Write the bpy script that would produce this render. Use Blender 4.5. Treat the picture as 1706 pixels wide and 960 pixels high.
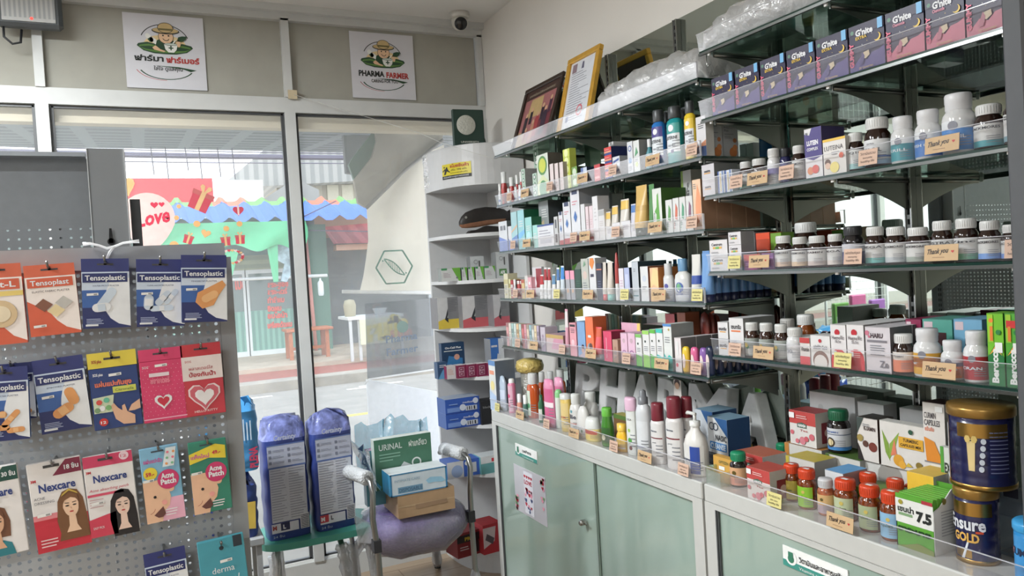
import bpy, math, random
from mathutils import Vector, Matrix
for _o in list(bpy.data.objects): bpy.data.objects.remove(_o)
SC = bpy.context.scene
COL = SC.collection
PI = math.pi
FPX = 1263.05; IW, IH = 1706.0, 960.0
YAW, PITCH, ROLL = math.radians(25.573), math.radians(-1.422), math.radians(-3.360)
CAM = Vector((0.0, 0.0, 1.5))
_f = Vector((math.sin(YAW)*math.cos(PITCH), math.cos(YAW)*math.cos(PITCH), math.sin(PITCH)))
_r0 = Vector((math.cos(YAW), -math.sin(YAW), 0)); _u0 = _r0.cross(_f)
_r = _r0*math.cos(ROLL) + _u0*math.sin(ROLL); _u = -_r0*math.sin(ROLL) + _u0*math.cos(ROLL)
cam_data = bpy.data.cameras.new('camera'); cam_data.sensor_width = 36.0; cam_data.lens = FPX*36.0/IW
cam_data.clip_start = 0.05; cam_data.clip_end = 200
cam = bpy.data.objects.new('camera', cam_data); COL.objects.link(cam)
cam.matrix_world = Matrix(((_r.x, _u.x, -_f.x, CAM.x), (_r.y, _u.y, -_f.y, CAM.y), (_r.z, _u.z, -_f.z, CAM.z), (0, 0, 0, 1)))
SC.camera = cam
SC.view_settings.view_transform = 'Standard'; SC.view_settings.look = 'None'
SC.view_settings.exposure = 0.0; SC.view_settings.gamma = 1.0; SC.view_settings.use_curve_mapping = False
world = bpy.data.worlds.new('world'); SC.world = world; world.use_nodes = True
_wn = world.node_tree; _bg = _wn.nodes['Background']
_tc = _wn.nodes.new('ShaderNodeTexCoord'); _sep = _wn.nodes.new('ShaderNodeSeparateXYZ'); _rmp = _wn.nodes.new('ShaderNodeValToRGB')
_wn.links.new(_tc.outputs['Generated'], _sep.inputs[0]); _wn.links.new(_sep.outputs['Z'], _rmp.inputs[0])
_rmp.color_ramp.elements[0].position = 0.0; _rmp.color_ramp.elements[0].color = (0.93, 0.95, 1.0, 1)
_rmp.color_ramp.elements[1].position = 0.7; _rmp.color_ramp.elements[1].color = (0.72, 0.84, 1.0, 1)
_wn.links.new(_rmp.outputs['Color'], _bg.inputs['Color']); _bg.inputs['Strength'].default_value = 3.2
sun_d = bpy.data.lights.new('sun', 'SUN'); sun_d.energy = 1.2; sun_d.angle = math.radians(12); sun_d.color = (1, .96, .88)
sun = bpy.data.objects.new('sun', sun_d); COL.objects.link(sun); sun.rotation_euler = (math.radians(38), math.radians(-14), 0)
FILL_W = 112.0
def ray(px, py):
 return _r*(px-IW/2) - _u*(py-IH/2) + _f*FPX
def on_plane(px, py, ax, val):
 d = ray(px, py); t = (val-CAM[ax])/d[ax]
 return CAM + d*t
def proj(p):
 d = Vector(p)-CAM; w = d.dot(_f)
 return IW/2+FPX*d.dot(_r)/w, IH/2-FPX*d.dot(_u)/w
def y_at(px, X, Z):           # the y of the point of line (X, *, Z) seen at pixel column px
 k = (px-IW/2)/FPX; n = _r-_f*k; d = Vector((X, 0, Z))-CAM
 return -(d.dot(n))/n.y
def x_at(px, Y, Z):
 k = (px-IW/2)/FPX; n = _r-_f*k; d = Vector((0, Y, Z))-CAM
 return -(d.dot(n))/n.x
def z_at(X, Y, py):
 k = -(py-IH/2)/FPX; n = _u-_f*k; d = Vector((X, Y, 0))-CAM
 return -(d.dot(n))/n.z
def lin(c):
 out = []
 for v in c[:3]:
  v = v/255.0
  out.append(v/12.92 if v <= .04045 else ((v+.055)/1.055)**2.4)
 return (*out, 1.0)
_M = {}
def mat(c, rough=.5, metal=0.0, spec=.5, noise=.05, nscale=30.0, bump=0.0, coat=0.0):
 key = (tuple(c), rough, metal, spec, noise, nscale, bump, coat)
 if key in _M: return _M[key]
 m = bpy.data.materials.new('surface_%03d' % len(_M)); m.use_nodes = True
 nt = m.node_tree; b = nt.nodes['Principled BSDF']; L = lin(c)
 b.inputs['Roughness'].default_value = rough; b.inputs['Metallic'].default_value = metal
 b.inputs['Specular IOR Level'].default_value = spec; b.inputs['Coat Weight'].default_value = coat
 b.inputs['Base Color'].default_value = L
 if noise > 0 or bump > 0:
  tc = nt.nodes.new('ShaderNodeTexCoord'); n = nt.nodes.new('ShaderNodeTexNoise'); n.inputs['Scale'].default_value = nscale
  n.inputs['Detail'].default_value = 3
  nt.links.new(tc.outputs['Object'], n.inputs['Vector'])
  if noise > 0:
   r = nt.nodes.new('ShaderNodeMapRange'); r.inputs['From Min'].default_value = .3; r.inputs['From Max'].default_value = .7
   r.inputs['To Min'].default_value = 1-noise; r.inputs['To Max'].default_value = 1+noise
   mx = nt.nodes.new('ShaderNodeVectorMath'); mx.operation = 'SCALE'; mx.inputs[0].default_value = L[:3]
   nt.links.new(n.outputs['Fac'], r.inputs['Value']); nt.links.new(r.outputs[0], mx.inputs['Scale'])
   nt.links.new(mx.outputs[0], b.inputs['Base Color'])
  if bump > 0:
   bp = nt.nodes.new('ShaderNodeBump'); bp.inputs['Strength'].default_value = bump; bp.inputs['Distance'].default_value = .01
   nt.links.new(n.outputs['Fac'], bp.inputs['Height']); nt.links.new(bp.outputs[0], b.inputs['Normal'])
 _M[key] = m; return m
def clear(c, body=.1, gloss=.08, rough=.05, tint=(255, 255, 255), bump=0.0, bscale=40.0):
 """thin clear sheet: mostly see-through, some milky body, some reflection"""
 key = ('clear', tuple(c), body, gloss, rough, tuple(tint), bump, bscale)
 if key in _M: return _M[key]
 m = bpy.data.materials.new('clear_%03d' % len(_M)); m.use_nodes = True; nt = m.node_tree
 for n in list(nt.nodes): nt.nodes.remove(n)
 out = nt.nodes.new('ShaderNodeOutputMaterial'); tr = nt.nodes.new('ShaderNodeBsdfTransparent'); di = nt.nodes.new('ShaderNodeBsdfDiffuse')
 tl = nt.nodes.new('ShaderNodeBsdfTranslucent'); gl = nt.nodes.new('ShaderNodeBsdfGlossy')
 tr.inputs[0].default_value = lin(tint); di.inputs[0].default_value = lin(c); tl.inputs[0].default_value = lin(c)
 gl.inputs['Roughness'].default_value = rough; gl.inputs[0].default_value = (1, 1, 1, 1)
 a = nt.nodes.new('ShaderNodeMixShader'); a.inputs[0].default_value = .5; nt.links.new(di.outputs[0], a.inputs[1]); nt.links.new(tl.outputs[0], a.inputs[2])
 b = nt.nodes.new('ShaderNodeMixShader'); b.inputs[0].default_value = body; nt.links.new(tr.outputs[0], b.inputs[1]); nt.links.new(a.outputs[0], b.inputs[2])
 fr = nt.nodes.new('ShaderNodeLayerWeight'); fr.inputs['Blend'].default_value = .25
 mr = nt.nodes.new('ShaderNodeMapRange'); mr.inputs['To Min'].default_value = gloss*.5; mr.inputs['To Max'].default_value = min(1, gloss*3.5)
 nt.links.new(fr.outputs['Fresnel'], mr.inputs['Value'])
 d = nt.nodes.new('ShaderNodeMixShader'); nt.links.new(mr.outputs[0], d.inputs[0]); nt.links.new(b.outputs[0], d.inputs[1]); nt.links.new(gl.outputs[0], d.inputs[2])
 if bump > 0:
  tc = nt.nodes.new('ShaderNodeTexCoord'); n = nt.nodes.new('ShaderNodeTexNoise'); n.inputs['Scale'].default_value = bscale; n.inputs['Detail'].default_value = 4
  nt.links.new(tc.outputs['Object'], n.inputs['Vector']); bp = nt.nodes.new('ShaderNodeBump'); bp.inputs['Strength'].default_value = bump; bp.inputs['Distance'].default_value = .02
  nt.links.new(n.outputs['Fac'], bp.inputs['Height'])
  for q in (di, gl): nt.links.new(bp.outputs[0], q.inputs['Normal'])
 nt.links.new(d.outputs[0], out.inputs[0]); _M[key] = m; return m
def emit(c, s):
 key = ('emit', tuple(c), s)
 if key in _M: return _M[key]
 m = bpy.data.materials.new('glow_%03d' % len(_M)); m.use_nodes = True; b = m.node_tree.nodes['Principled BSDF']
 b.inputs['Emission Color'].default_value = lin(c); b.inputs['Emission Strength'].default_value = s; b.inputs['Base Color'].default_value = lin(c)
 _M[key] = m; return m
def perforated(c, pitch, rad):
 """sheet steel with round punched holes on a grid in the object's x and z"""
 key = ('perf', tuple(c), pitch, rad)
 if key in _M: return _M[key]
 m = bpy.data.materials.new('perforated_%03d' % len(_M)); m.use_nodes = True; nt = m.node_tree; N = nt.nodes.new; b = nt.nodes['Principled BSDF']
 b.inputs['Base Color'].default_value = lin(c); b.inputs['Roughness'].default_value = .45
 out = [n for n in nt.nodes if n.type == 'OUTPUT_MATERIAL'][0]
 tc = N('ShaderNodeTexCoord'); sc = N('ShaderNodeVectorMath'); sc.operation = 'SCALE'; sc.inputs['Scale'].default_value = 1/pitch
 fr = N('ShaderNodeVectorMath'); fr.operation = 'FRACTION'; sb = N('ShaderNodeVectorMath'); sb.operation = 'SUBTRACT'; sb.inputs[1].default_value = (.5, .5, .5)
 ml = N('ShaderNodeVectorMath'); ml.operation = 'MULTIPLY'; ml.inputs[1].default_value = (1, 0, 1)
 ln = N('ShaderNodeVectorMath'); ln.operation = 'LENGTH'; lt = N('ShaderNodeMath'); lt.operation = 'LESS_THAN'; lt.inputs[1].default_value = rad/pitch
 tr = N('ShaderNodeBsdfTransparent'); mx = N('ShaderNodeMixShader')
 for p, q in ((tc.outputs['Object'], sc.inputs[0]), (sc.outputs[0], fr.inputs[0]), (fr.outputs[0], sb.inputs[0]), (sb.outputs[0], ml.inputs[0]), (ml.outputs[0], ln.inputs[0]),
                 (ln.outputs['Value'], lt.inputs[0]), (lt.outputs[0], mx.inputs[0]), (b.outputs[0], mx.inputs[1]), (tr.outputs[0], mx.inputs[2]), (mx.outputs[0], out.inputs[0])):
  nt.links.new(p, q)
 _M[key] = m; return m
def banded(c1, c2, freq, axis='X', rough=.5, width=.5, soft=.05, metal=0.0):
 """surface with repeated stripes / ribs of a second colour along one object axis"""
 key = ('band', tuple(c1), tuple(c2), freq, axis, rough, width, metal)
 if key in _M: return _M[key]
 m = bpy.data.materials.new('banded_%03d' % len(_M)); m.use_nodes = True; nt = m.node_tree; N = nt.nodes.new; b = nt.nodes['Principled BSDF']
 b.inputs['Roughness'].default_value = rough; b.inputs['Metallic'].default_value = metal
 tc = N('ShaderNodeTexCoord'); sp = N('ShaderNodeSeparateXYZ'); ml = N('ShaderNodeMath'); ml.operation = 'MULTIPLY'; ml.inputs[1].default_value = freq
 fr = N('ShaderNodeMath'); fr.operation = 'FRACT'; rp = N('ShaderNodeValToRGB'); e = rp.color_ramp.elements
 e[0].position = max(0, width-soft); e[0].color = lin(c1); e[1].position = min(1, width+soft); e[1].color = lin(c2)
 for p, q in ((tc.outputs['Object'], sp.inputs[0]), (sp.outputs[axis], ml.inputs[0]), (ml.outputs[0], fr.inputs[0]), (fr.outputs[0], rp.inputs[0]), (rp.outputs[0], b.inputs['Base Color'])):
  nt.links.new(p, q)
 _M[key] = m; return m
def mirror_mat(c, rough=.01):
 key = ('mirror', tuple(c), rough)
 if key in _M: return _M[key]
 m = bpy.data.materials.new('mirror_%03d' % len(_M)); m.use_nodes = True; b = m.node_tree.nodes['Principled BSDF']
 b.inputs['Base Color'].default_value = lin(c); b.inputs['Metallic'].default_value = 1; b.inputs['Roughness'].default_value = rough
 _M[key] = m; return m
WHITE = (226, 226, 224); INK = (30, 32, 36)
_T = {}
def text_mesh(s, bold=0.0, shear=0.0):
 key = (s, bold, shear)
 if key in _T: return _T[key]
 c = bpy.data.curves.new('tmp', 'FONT'); c.body = s; c.resolution_u = 2; c.offset = bold; c.shear = shear
 o = bpy.data.objects.new('tmp', c); COL.objects.link(o); bpy.context.view_layer.update()
 ev = o.evaluated_get(bpy.context.evaluated_depsgraph_get()); me = ev.to_mesh()
 vs = [(v.co.x, v.co.y) for v in me.vertices]; fs = [tuple(p.vertices) for p in me.polygons]
 ev.to_mesh_clear(); bpy.data.objects.remove(o); bpy.data.curves.remove(c)
 if not vs: vs, fs = [(0, 0), (.1, 0), (0, .1)], [(0, 1, 2)]
 x0 = min(v[0] for v in vs); x1 = max(v[0] for v in vs)
 _T[key] = ([(x-x0, y) for x, y in vs], fs, x1-x0); return _T[key]
class MB:
 def __init__(s): s.v = []; s.f = []; s.m = []; s.ms = []; s.sm = []
 def mi(s, m):
  if m not in s.ms: s.ms.append(m)
  return s.ms.index(m)
 def add(s, vs, fs, m, smooth=False):
  o = len(s.v); s.v += [tuple(v) for v in vs]; i = s.mi(m)
  for f in fs: s.f.append(tuple(a+o for a in f)); s.m.append(i); s.sm.append(smooth)
 def quad(s, a, b, c, d, m): s.add([a, b, c, d], [(0, 1, 2, 3)], m)
 def box(s, x0, x1, y0, y1, z0, z1, m, front=None, side=None, top=None):
  V = [(x0, y0, z0), (x1, y0, z0), (x1, y1, z0), (x0, y1, z0), (x0, y0, z1), (x1, y0, z1), (x1, y1, z1), (x0, y1, z1)]
  s.add(V, [(0, 3, 2, 1), (2, 3, 7, 6)], m)
  s.add(V, [(0, 1, 5, 4)], front or m); s.add(V, [(1, 2, 6, 5), (3, 0, 4, 7)], side or m); s.add(V, [(4, 5, 6, 7)], top or m)
 def bbox(s, x0, x1, y0, y1, z0, z1, m, b=.004):
  """box with chamfered edges"""
  X = (x0, x0+b, x1-b, x1); Y = (y0, y0+b, y1-b, y1); Z = (z0, z0+b, z1-b, z1)
  V = []; idx = {}
  for i in range(4):
   for j in range(4):
    for k in range(4):
     ex = (i in (0, 3)) + (j in (0, 3)) + (k in (0, 3))
     if ex == 1: idx[(i, j, k)] = len(V); V.append((X[i], Y[j], Z[k]))
  g = lambda *t: [idx[q] for q in t]; F = []
  for a in (0, 3):
   o = (lambda l: l if a == 3 else l[::-1])
   F.append(o(g((a, 1, 1), (a, 2, 1), (a, 2, 2), (a, 1, 2)))); F.append(o(g((1, a, 1), (1, a, 2), (2, a, 2), (2, a, 1)))); F.append(o(g((1, 1, a), (2, 1, a), (2, 2, a), (1, 2, a))))
  for a, p in ((0, 1), (3, 2)):
   for c, q in ((0, 1), (3, 2)):
    F.append(g((a, q, 1), (a, q, 2), (p, c, 2), (p, c, 1))); F.append(g((a, 1, q), (a, 2, q), (p, 2, c), (p, 1, c))); F.append(g((1, a, q), (2, a, q), (2, p, c), (1, p, c)))
    for e, r in ((0, 1), (3, 2)): F.append(g((a, q, r), (p, c, r), (p, q, e)))
  s.add(V, F, m)
 def prism(s, pts, axis, a, b, m, cap=None):
  """polygon pts in the two other axes, extruded along axis from a to b"""
  def P(p, t):
   return (t, p[0], p[1]) if axis == 'x' else ((p[0], t, p[1]) if axis == 'y' else (p[0], p[1], t))
  n = len(pts); V = [P(p, a) for p in pts]+[P(p, b) for p in pts]
  s.add(V, [(i, (i+1) % n, n+(i+1) % n, n+i) for i in range(n)], m); s.add(V, [tuple(range(n))[::-1], tuple(range(n, 2*n))], cap or m)
 def lathe(s, prof, m, seg=20, c=(0, 0, 0), a0=0, a1=2*PI, sx=1.0, sy=1.0, smooth=True):
  full = abs(a1-a0-2*PI) < 1e-6; n = seg if full else seg+1; V = []
  for r, z in prof:
   for i in range(n):
    t = a0+(a1-a0)*i/seg; V.append((c[0]+r*math.cos(t)*sx, c[1]+r*math.sin(t)*sy, c[2]+z))
  F = []
  for k in range(len(prof)-1):
   for i in range(seg):
    j = (i+1) % n; F.append((k*n+i, k*n+j, (k+1)*n+j, (k+1)*n+i))
  s.add(V, F, m, smooth)
  if full:
   for k, flip in ((0, True), (len(prof)-1, False)):
    if prof[k][0] > 1e-5: ring = [k*n+i for i in range(n)]; s.add(V, [tuple(ring[::-1] if flip else ring)], m)
 def tube(s, pts, r, m, seg=8, closed=False, rs=None, smooth=True):
  P = [Vector(p) for p in pts]; n = len(P); V = []; up = Vector((0, 0, 1))
  d0 = (P[1]-P[0]).normalized(); a = d0.cross(up)
  if a.length < .1: a = d0.cross(Vector((1, 0, 0)))
  a.normalize()
  for i in range(n):
   d = (P[(i+1) % n]-P[i-1]) if closed else (P[min(i+1, n-1)]-P[max(i-1, 0)])
   if d.length < 1e-9: d = d0
   d.normalize(); a = (a-d*a.dot(d))
   if a.length < 1e-6: a = d.orthogonal()
   a.normalize(); b = d.cross(a); rr = rs[i] if rs else r
   for k in range(seg):
    t = 2*PI*k/seg; V.append(P[i]+(a*math.cos(t)+b*math.sin(t))*rr)
  F = []
  for i in range(n if closed else n-1):
   j = (i+1) % n
   for k in range(seg): F.append((i*seg+k, i*seg+(k+1) % seg, j*seg+(k+1) % seg, j*seg+k))
  if not closed: F += [tuple(range(seg))[::-1], tuple((n-1)*seg+k for k in range(seg))]
  s.add(V, F, m, smooth)
 def disc(s, c, ux, uy, r, m, seg=20, ry=None):
  c, ux, uy = Vector(c), Vector(ux), Vector(uy); ry = r if ry is None else ry
  s.add([c+ux*(r*math.cos(2*PI*i/seg))+uy*(ry*math.sin(2*PI*i/seg)) for i in range(seg)], [tuple(range(seg))], m)
 def ring(s, c, ux, uy, r0, r1, m, seg=24, a0=0, a1=2*PI, sy=1.0):
  c, ux, uy = Vector(c), Vector(ux), Vector(uy); V = []
  for i in range(seg+1):
   t = a0+(a1-a0)*i/seg
   for r in (r0, r1): V.append(c+ux*(r*math.cos(t))+uy*(r*sy*math.sin(t)))
  s.add(V, [(2*i, 2*i+1, 2*i+3, 2*i+2) for i in range(seg)], m)
 def text(s, t, m, o, ux, uy, size, align='l', width=None, bold=0.0, shear=0.0, bend=None):
  vs, fs, w = text_mesh(t, bold, shear); k = size/.73
  kx = k if width is None else width/max(w, 1e-6)
  off = {'l': 0, 'c': -w*kx/2, 'r': -w*kx}[align]; o, ux, uy = Vector(o), Vector(ux).normalized(), Vector(uy).normalized()
  if bend: s.add([bend(x*kx+off, y*k) for x, y in vs], fs, m)
  else: s.add([o+ux*(x*kx+off)+uy*(y*k) for x, y in vs], fs, m)
 def build(s, name, parent=None, bevel=0, sub=0):
  me = bpy.data.meshes.new(name); me.from_pydata(s.v, [], s.f)
  for m in s.ms: me.materials.append(m)
  me.polygons.foreach_set('material_index', s.m); me.polygons.foreach_set('use_smooth', s.sm); me.update()
  o = bpy.data.objects.new(name, me); COL.objects.link(o)
  if parent: o.parent = parent
  if bevel:
   b = o.modifiers.new('bevel', 'BEVEL'); b.width = bevel; b.segments = 2; b.limit_method = 'ANGLE'
  if sub:
   b = o.modifiers.new('sub', 'SUBSURF'); b.levels = sub; b.render_levels = sub
  return o
ALL = []
def tag(o, label, cat, group=None, kind=None):
 o['label'] = label; o['category'] = cat
 if group: o['group'] = group
 if kind: o['kind'] = kind
 ALL.append(o); return o
def struct(o, label=None):
 o['kind'] = 'structure'
 if label: o['label'] = label
 return o
def thing(name, label, cat, loc=(0, 0, 0), rz=0.0, group=None, kind=None):
 o = bpy.data.objects.new(name, None); COL.objects.link(o); o.empty_display_size = .05
 o.location = loc; o.rotation_euler = (0, 0, rz); return tag(o, label, cat, group, kind)
def copy_tree(o, parent=None):
 c = o.copy(); COL.objects.link(c); c.parent = parent
 for ch in list(o.children): copy_tree(ch, c)
 return c
def box_obj(name, x0, x1, y0, y1, z0, z1, m, parent=None):
 b = MB(); b.box(x0, x1, y0, y1, z0, z1, m); return b.build(name, parent)
ORD = ['first', 'second', 'third', 'fourth', 'fifth', 'sixth', 'seventh', 'eighth', 'ninth', 'tenth', 'eleventh', 'twelfth']
XL, XR, YB, YF, Z0, Z1 = -3.7, 1.80, -3.0, 4.0, -0.06, 2.90
wall_c = mat((218, 214, 208), .7, noise=.02, nscale=4); ceil_c = mat((222, 220, 216), .8, noise=.02, nscale=3)
alu = mat((196, 197, 195), .4, noise=.03, nscale=12); alu_dark = mat((70, 72, 74), .4, noise=.05)
def floor_mat():
 m = bpy.data.materials.new('wood_floor'); m.use_nodes = True; nt = m.node_tree; N = nt.nodes.new; b = nt.nodes['Principled BSDF']; b.inputs['Roughness'].default_value = .28
 tc = N('ShaderNodeTexCoord'); br = N('ShaderNodeTexBrick'); br.inputs['Scale'].default_value = 1.0; br.inputs['Brick Width'].default_value = 1.1; br.inputs['Row Height'].default_value = .15
 br.inputs['Color1'].default_value = lin((182, 160, 136)); br.inputs['Color2'].default_value = lin((166, 143, 118)); br.inputs['Mortar'].default_value = lin((130, 104, 80)); br.inputs['Mortar Size'].default_value = .003
 mp = N('ShaderNodeMapping'); mp.inputs['Scale'].default_value = (2, 30, 1); nz = N('ShaderNodeTexNoise'); nz.inputs['Scale'].default_value = 2.5; nz.inputs['Detail'].default_value = 6
 mx = N('ShaderNodeMixRGB'); mx.blend_type = 'MULTIPLY'; mx.inputs[0].default_value = .35
 for p, q in ((tc.outputs['Object'], br.inputs['Vector']), (tc.outputs['Object'], mp.inputs[0]), (mp.outputs[0], nz.inputs[0]), (br.outputs[0], mx.inputs[1]), (nz.outputs['Fac'], mx.inputs[2]), (mx.outputs[0], b.inputs['Base Color'])):
  nt.links.new(p, q)
 return m
struct(box_obj('floor', XL, XR, YB, YF, Z0-.1, Z0, floor_mat()))
struct(box_obj('ceiling', XL, XR, YB, YF, Z1, Z1+.1, ceil_c))
struct(box_obj('wall_right', XR, XR+.12, YB, YF+.1, Z0-.1, Z1+.1, wall_c))
struct(box_obj('wall_left', XL-.12, XL, YB, YF+.1, Z0-.1, Z1+.1, wall_c))
struct(box_obj('wall_back', XL, XR, YB-.12, YB, Z0-.1, Z1+.1, wall_c))
# ceiling cornice along the front
b = MB(); b.box(XL, XR, 3.93, YF, 2.865, 2.9, alu); b.box(XL, XR, 3.965, YF, 2.83, 2.865, alu); struct(b.build('trim_1'))
# shopfront frame
MX = [1.782, .706, -.378, -1.46, -2.54, -3.62]
b = MB(); b.box(XL, XR, 3.975, 4.045, 2.365, 2.44, alu); b.box(XL, XR, 3.975, 4.045, Z0, .05, alu); b.box(XL, XR, 3.985, 4.045, .05, .062, mat((235, 235, 232), .3)); struct(b.build('trim_2'))
for i, x in enumerate(MX):
 w = .026 if i else .02
 b = MB(); b.box(x-w, x+w, 3.965, 4.045, .05, 2.365, alu); b.box(x-w-.006, x-w, 3.99, 4.02, .05, 2.365, alu_dark); b.box(x+w, x+w+.006, 3.99, 4.02, .05, 2.365, alu_dark)
 b.box(x-w*.75, x+w*.75, 3.965, 4.045, 2.44, 2.84, alu); struct(b.build('trim_%d' % (i+3)))
beige = mat((160, 158, 148), .75, noise=.04, nscale=9)
glassm = clear((236, 240, 240), .13, .035, .01)  # dirty-glass film whose milky body also paints a pale haze over the street
for i in range(5):
 x1, x0 = MX[i]-.03, MX[i+1]+.03
 struct(box_obj('wall_front', x0-.01, x1+.01, 4.0, 4.03, 2.44, 2.84, beige))
 b = MB(); b.box(x0, x1, 4.004, 4.010, .062, 2.36, glassm); w = b.build('window_%d' % (i+1)); struct(w)
 b = MB()
 for q in ((x0, x0+.012, .062, 2.36), (x1-.012, x1, .062, 2.36), (x0, x1, .062, .072), (x0, x1, 2.352, 2.362)): b.box(q[0], q[1], 3.996, 4.016, q[2], q[3], alu_dark)
 fr = b.build('window_frame', w)
# thin brown string taped across the ceiling rail: beige tape square + clear line
b = MB(); b.box(.70, .745, 3.955, 3.962, 2.43, 2.475, mat((196, 180, 150), .6)); tape = b.build('masking_tape'); tag(tape, 'beige masking tape square stuck on the mullion above the shopfront glass', 'tape')
pts = [on_plane(490, 158, 1, 3.95), on_plane(585, 187, 1, 3.9), on_plane(700, 222, 1, 3.72), on_plane(735, 238, 1, 3.55), on_plane(822, 265, 1, 3.26)]
b = MB(); b.tube(pts, .0016, clear((235, 235, 230), .6, .1), 5); tag(b.build('fishing_line'), 'thin clear line strung from the taped mullion to the top shelf corner', 'line')
# added fill lamps, out of view, brightening the room from the ceiling
fill_glow = emit((255, 250, 240), 2.5)
for k, (x, y) in enumerate([(-1.4, -1.2), (-1.8, 1.3), (-1.1, 2.45), (-1.6, -2.4)]):
 t = thing('added_fill_lamp', 'slim white ceiling batten lamp, %s of four in the room behind' % ORD[k], 'lamp', (x, y, Z1), group='ceiling batten lamps')
 b = MB(); b.bbox(-.6, .6, -.05, .05, -.05, 0, mat((225, 225, 222), .5)); b.build('housing', t)
 b = MB(); b.box(-.57, .57, -.04, .04, -.056, -.05, fill_glow); b.build('diffuser', t)
 l = bpy.data.lights.new('added_fill_light', 'AREA'); l.shape = 'RECTANGLE'; l.size = 1.1; l.size_y = .08; l.energy = FILL_W*(.45, .55, 1.35, .25)[k]; l.color = (.93, .98, 1.0)
 lo = bpy.data.objects.new('added_fill_light', l); COL.objects.link(lo); lo.parent = t; lo.location = (0, 0, -.065)
mir = mirror_mat((190, 200, 192), .015)
b = MB(); b.box(1.792, 1.7995, .3, 3.27, .82, 2.372, mir); m_ = b.build('wall_mirror'); tag(m_, 'large mirror covering the wall behind the glass shelves', 'mirror')
chrome = mirror_mat((176, 178, 176), .22); chrome_d = mirror_mat((118, 120, 118), .3); slot = mat((16, 16, 16), .8)
POSTS = [3.13, 2.665, 2.215, 1.762, 1.318, .88, .44]
lab = ['leftmost shelf upright beside the mirror edge', 'second shelf upright from the left', 'third shelf upright from the left', 'shelf upright where left and right shelves meet', 'shelf upright behind the middle of the right shelves', 'shelf upright at the far right', 'shelf upright out past the grey pillar']
for y, l in zip(POSTS, lab):
 b = MB(); b.box(1.772, 1.7915, y-.0105, y+.0105, .9, 2.366, chrome_d); b.box(1.769, 1.772, y-.0105, y-.007, .9, 2.366, chrome); b.box(1.769, 1.772, y+.007, y+.0105, .9, 2.366, chrome)
 z = .93
 while z < 2.35:
  b.box(1.7705, 1.7722, y-.0025, y+.0025, z, z+.014, slot); z += .025
 tag(b.build('shelf_upright'), 'slotted chrome '+l, 'shelf upright', 'chrome shelf uprights')
glass_s = clear((120, 150, 138), .10, .16, .02, tint=(206, 222, 214)); edge_g = mat((20, 52, 44), .15, spec=.8)
lip_m = clear((222, 220, 228), .12, .06, .15); lip_edge = clear((245, 245, 250), .75, .2, .1)
rail_m = mirror_mat((120, 122, 120), .3); brk = mirror_mat((158, 160, 156), .5)
SH = {}; lip_g = clear((160, 156, 166), .28, .06, .2)
def shelf(key, y0, y1, z, X, label, posts, lip_h=.046):
 t = thing('glass_shelf', label, 'shelf', (0, 0, 0), group='glass shelves on chrome brackets')
 b = MB(); b.box(X, 1.79, y0, y1, z-.006, z, glass_s, front=edge_g, side=edge_g); b.build('glass_pane', t)
 b = MB(); b.box(X-.004, X+.004, y0, y1, z-.013, z-.006, rail_m); b.build('rail', t)
 # clear folded lip: a low sheet leaning out at the front
 if lip_h > 0:
  b = MB(); V = [(X+.0, y0, z+.001), (X+.0, y1, z+.001), (X-.008, y1, z+lip_h), (X-.008, y0, z+lip_h)]
  b.add(V, [(0, 1, 2, 3)], lip_g if key == 'R1' else lip_m); b.box(X-.0095, X-.0065, y0, y1, z+lip_h-.0015, z+lip_h, lip_edge)
  b.box(X-.006, X+.0, y0-.001, y0+.001, z, z+lip_h, lip_edge); b.build('front_lip', t)
 for p in posts:
  b = MB(); n = 10; zz = z-.0065; xf = X+.02
  pts = [(xf, zz), (1.771, zz), (1.771, zz-.085)]
  for i in range(1, n+1):
   u = i/n; x = 1.771-(1.771-xf)*u; pts.append((x, zz-.016-.069*((1-u)**1.7)))
  b.prism(pts, 'y', p-.0015, p+.0015, brk); b.tube([(xf+.004, p, zz-.010), (1.771, p, zz-.010)], .0055, rail_m, 6)
  b.box(xf-.016, xf-.01, p-.004, p+.004, zz-.012, zz+.006, mat((235, 235, 232), .3)); b.build('bracket', t)
 SH[key] = (X, z); return t
LY0, LY1 = 1.785, 3.25
for k, z, X, l in (('L1', 2.035, 1.505, 'top left glass shelf with picture frames and a bagged bundle'), ('L2', 1.803, 1.503, 'left glass shelf with mouthwash and toothpaste'), ('L3', 1.586, 1.5, 'left glass shelf with ointment tubes and cartons'),
                   ('L4', 1.366, 1.49, 'left glass shelf with creams and blue tubes'), ('L5', 1.143, 1.488, 'lowest left glass shelf with pastel cartons and roll-ons')):
 shelf(k, LY0, LY1, z, X, l, [3.13, 2.665, 2.215, 1.80])
for k, z, X, l in (('R0', 2.106, 1.505, 'top right glass shelf carrying a plastic bag bundle'), ('R1', 1.908, 1.5, 'right glass shelf with the row of purple gummy boxes'), ('R2', 1.683, 1.5, 'right glass shelf with fish oil and eye vitamins'),
                   ('R3', 1.459, 1.5, 'right glass shelf with a row of brown white-lidded jars'), ('R4', 1.211, 1.5, 'lowest right glass shelf with iron tonic and effervescent boxes')):
 shelf(k, .84, 1.775, z, X, l, [1.74, 1.318, .9], .05 if k != 'R1' else .052)
b = MB(); b.bbox(1.33, 1.795, .765, .80, Z0, Z1, mat((74, 76, 80), .6, noise=.05), .004); struct(b.build('trim_10'))
CZ = .85; CX = 1.405
mint = mat((146, 164, 154), .07, noise=.015, nscale=2, coat=.6); cab_w = mat((186, 186, 182), .35, noise=.02)
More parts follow.
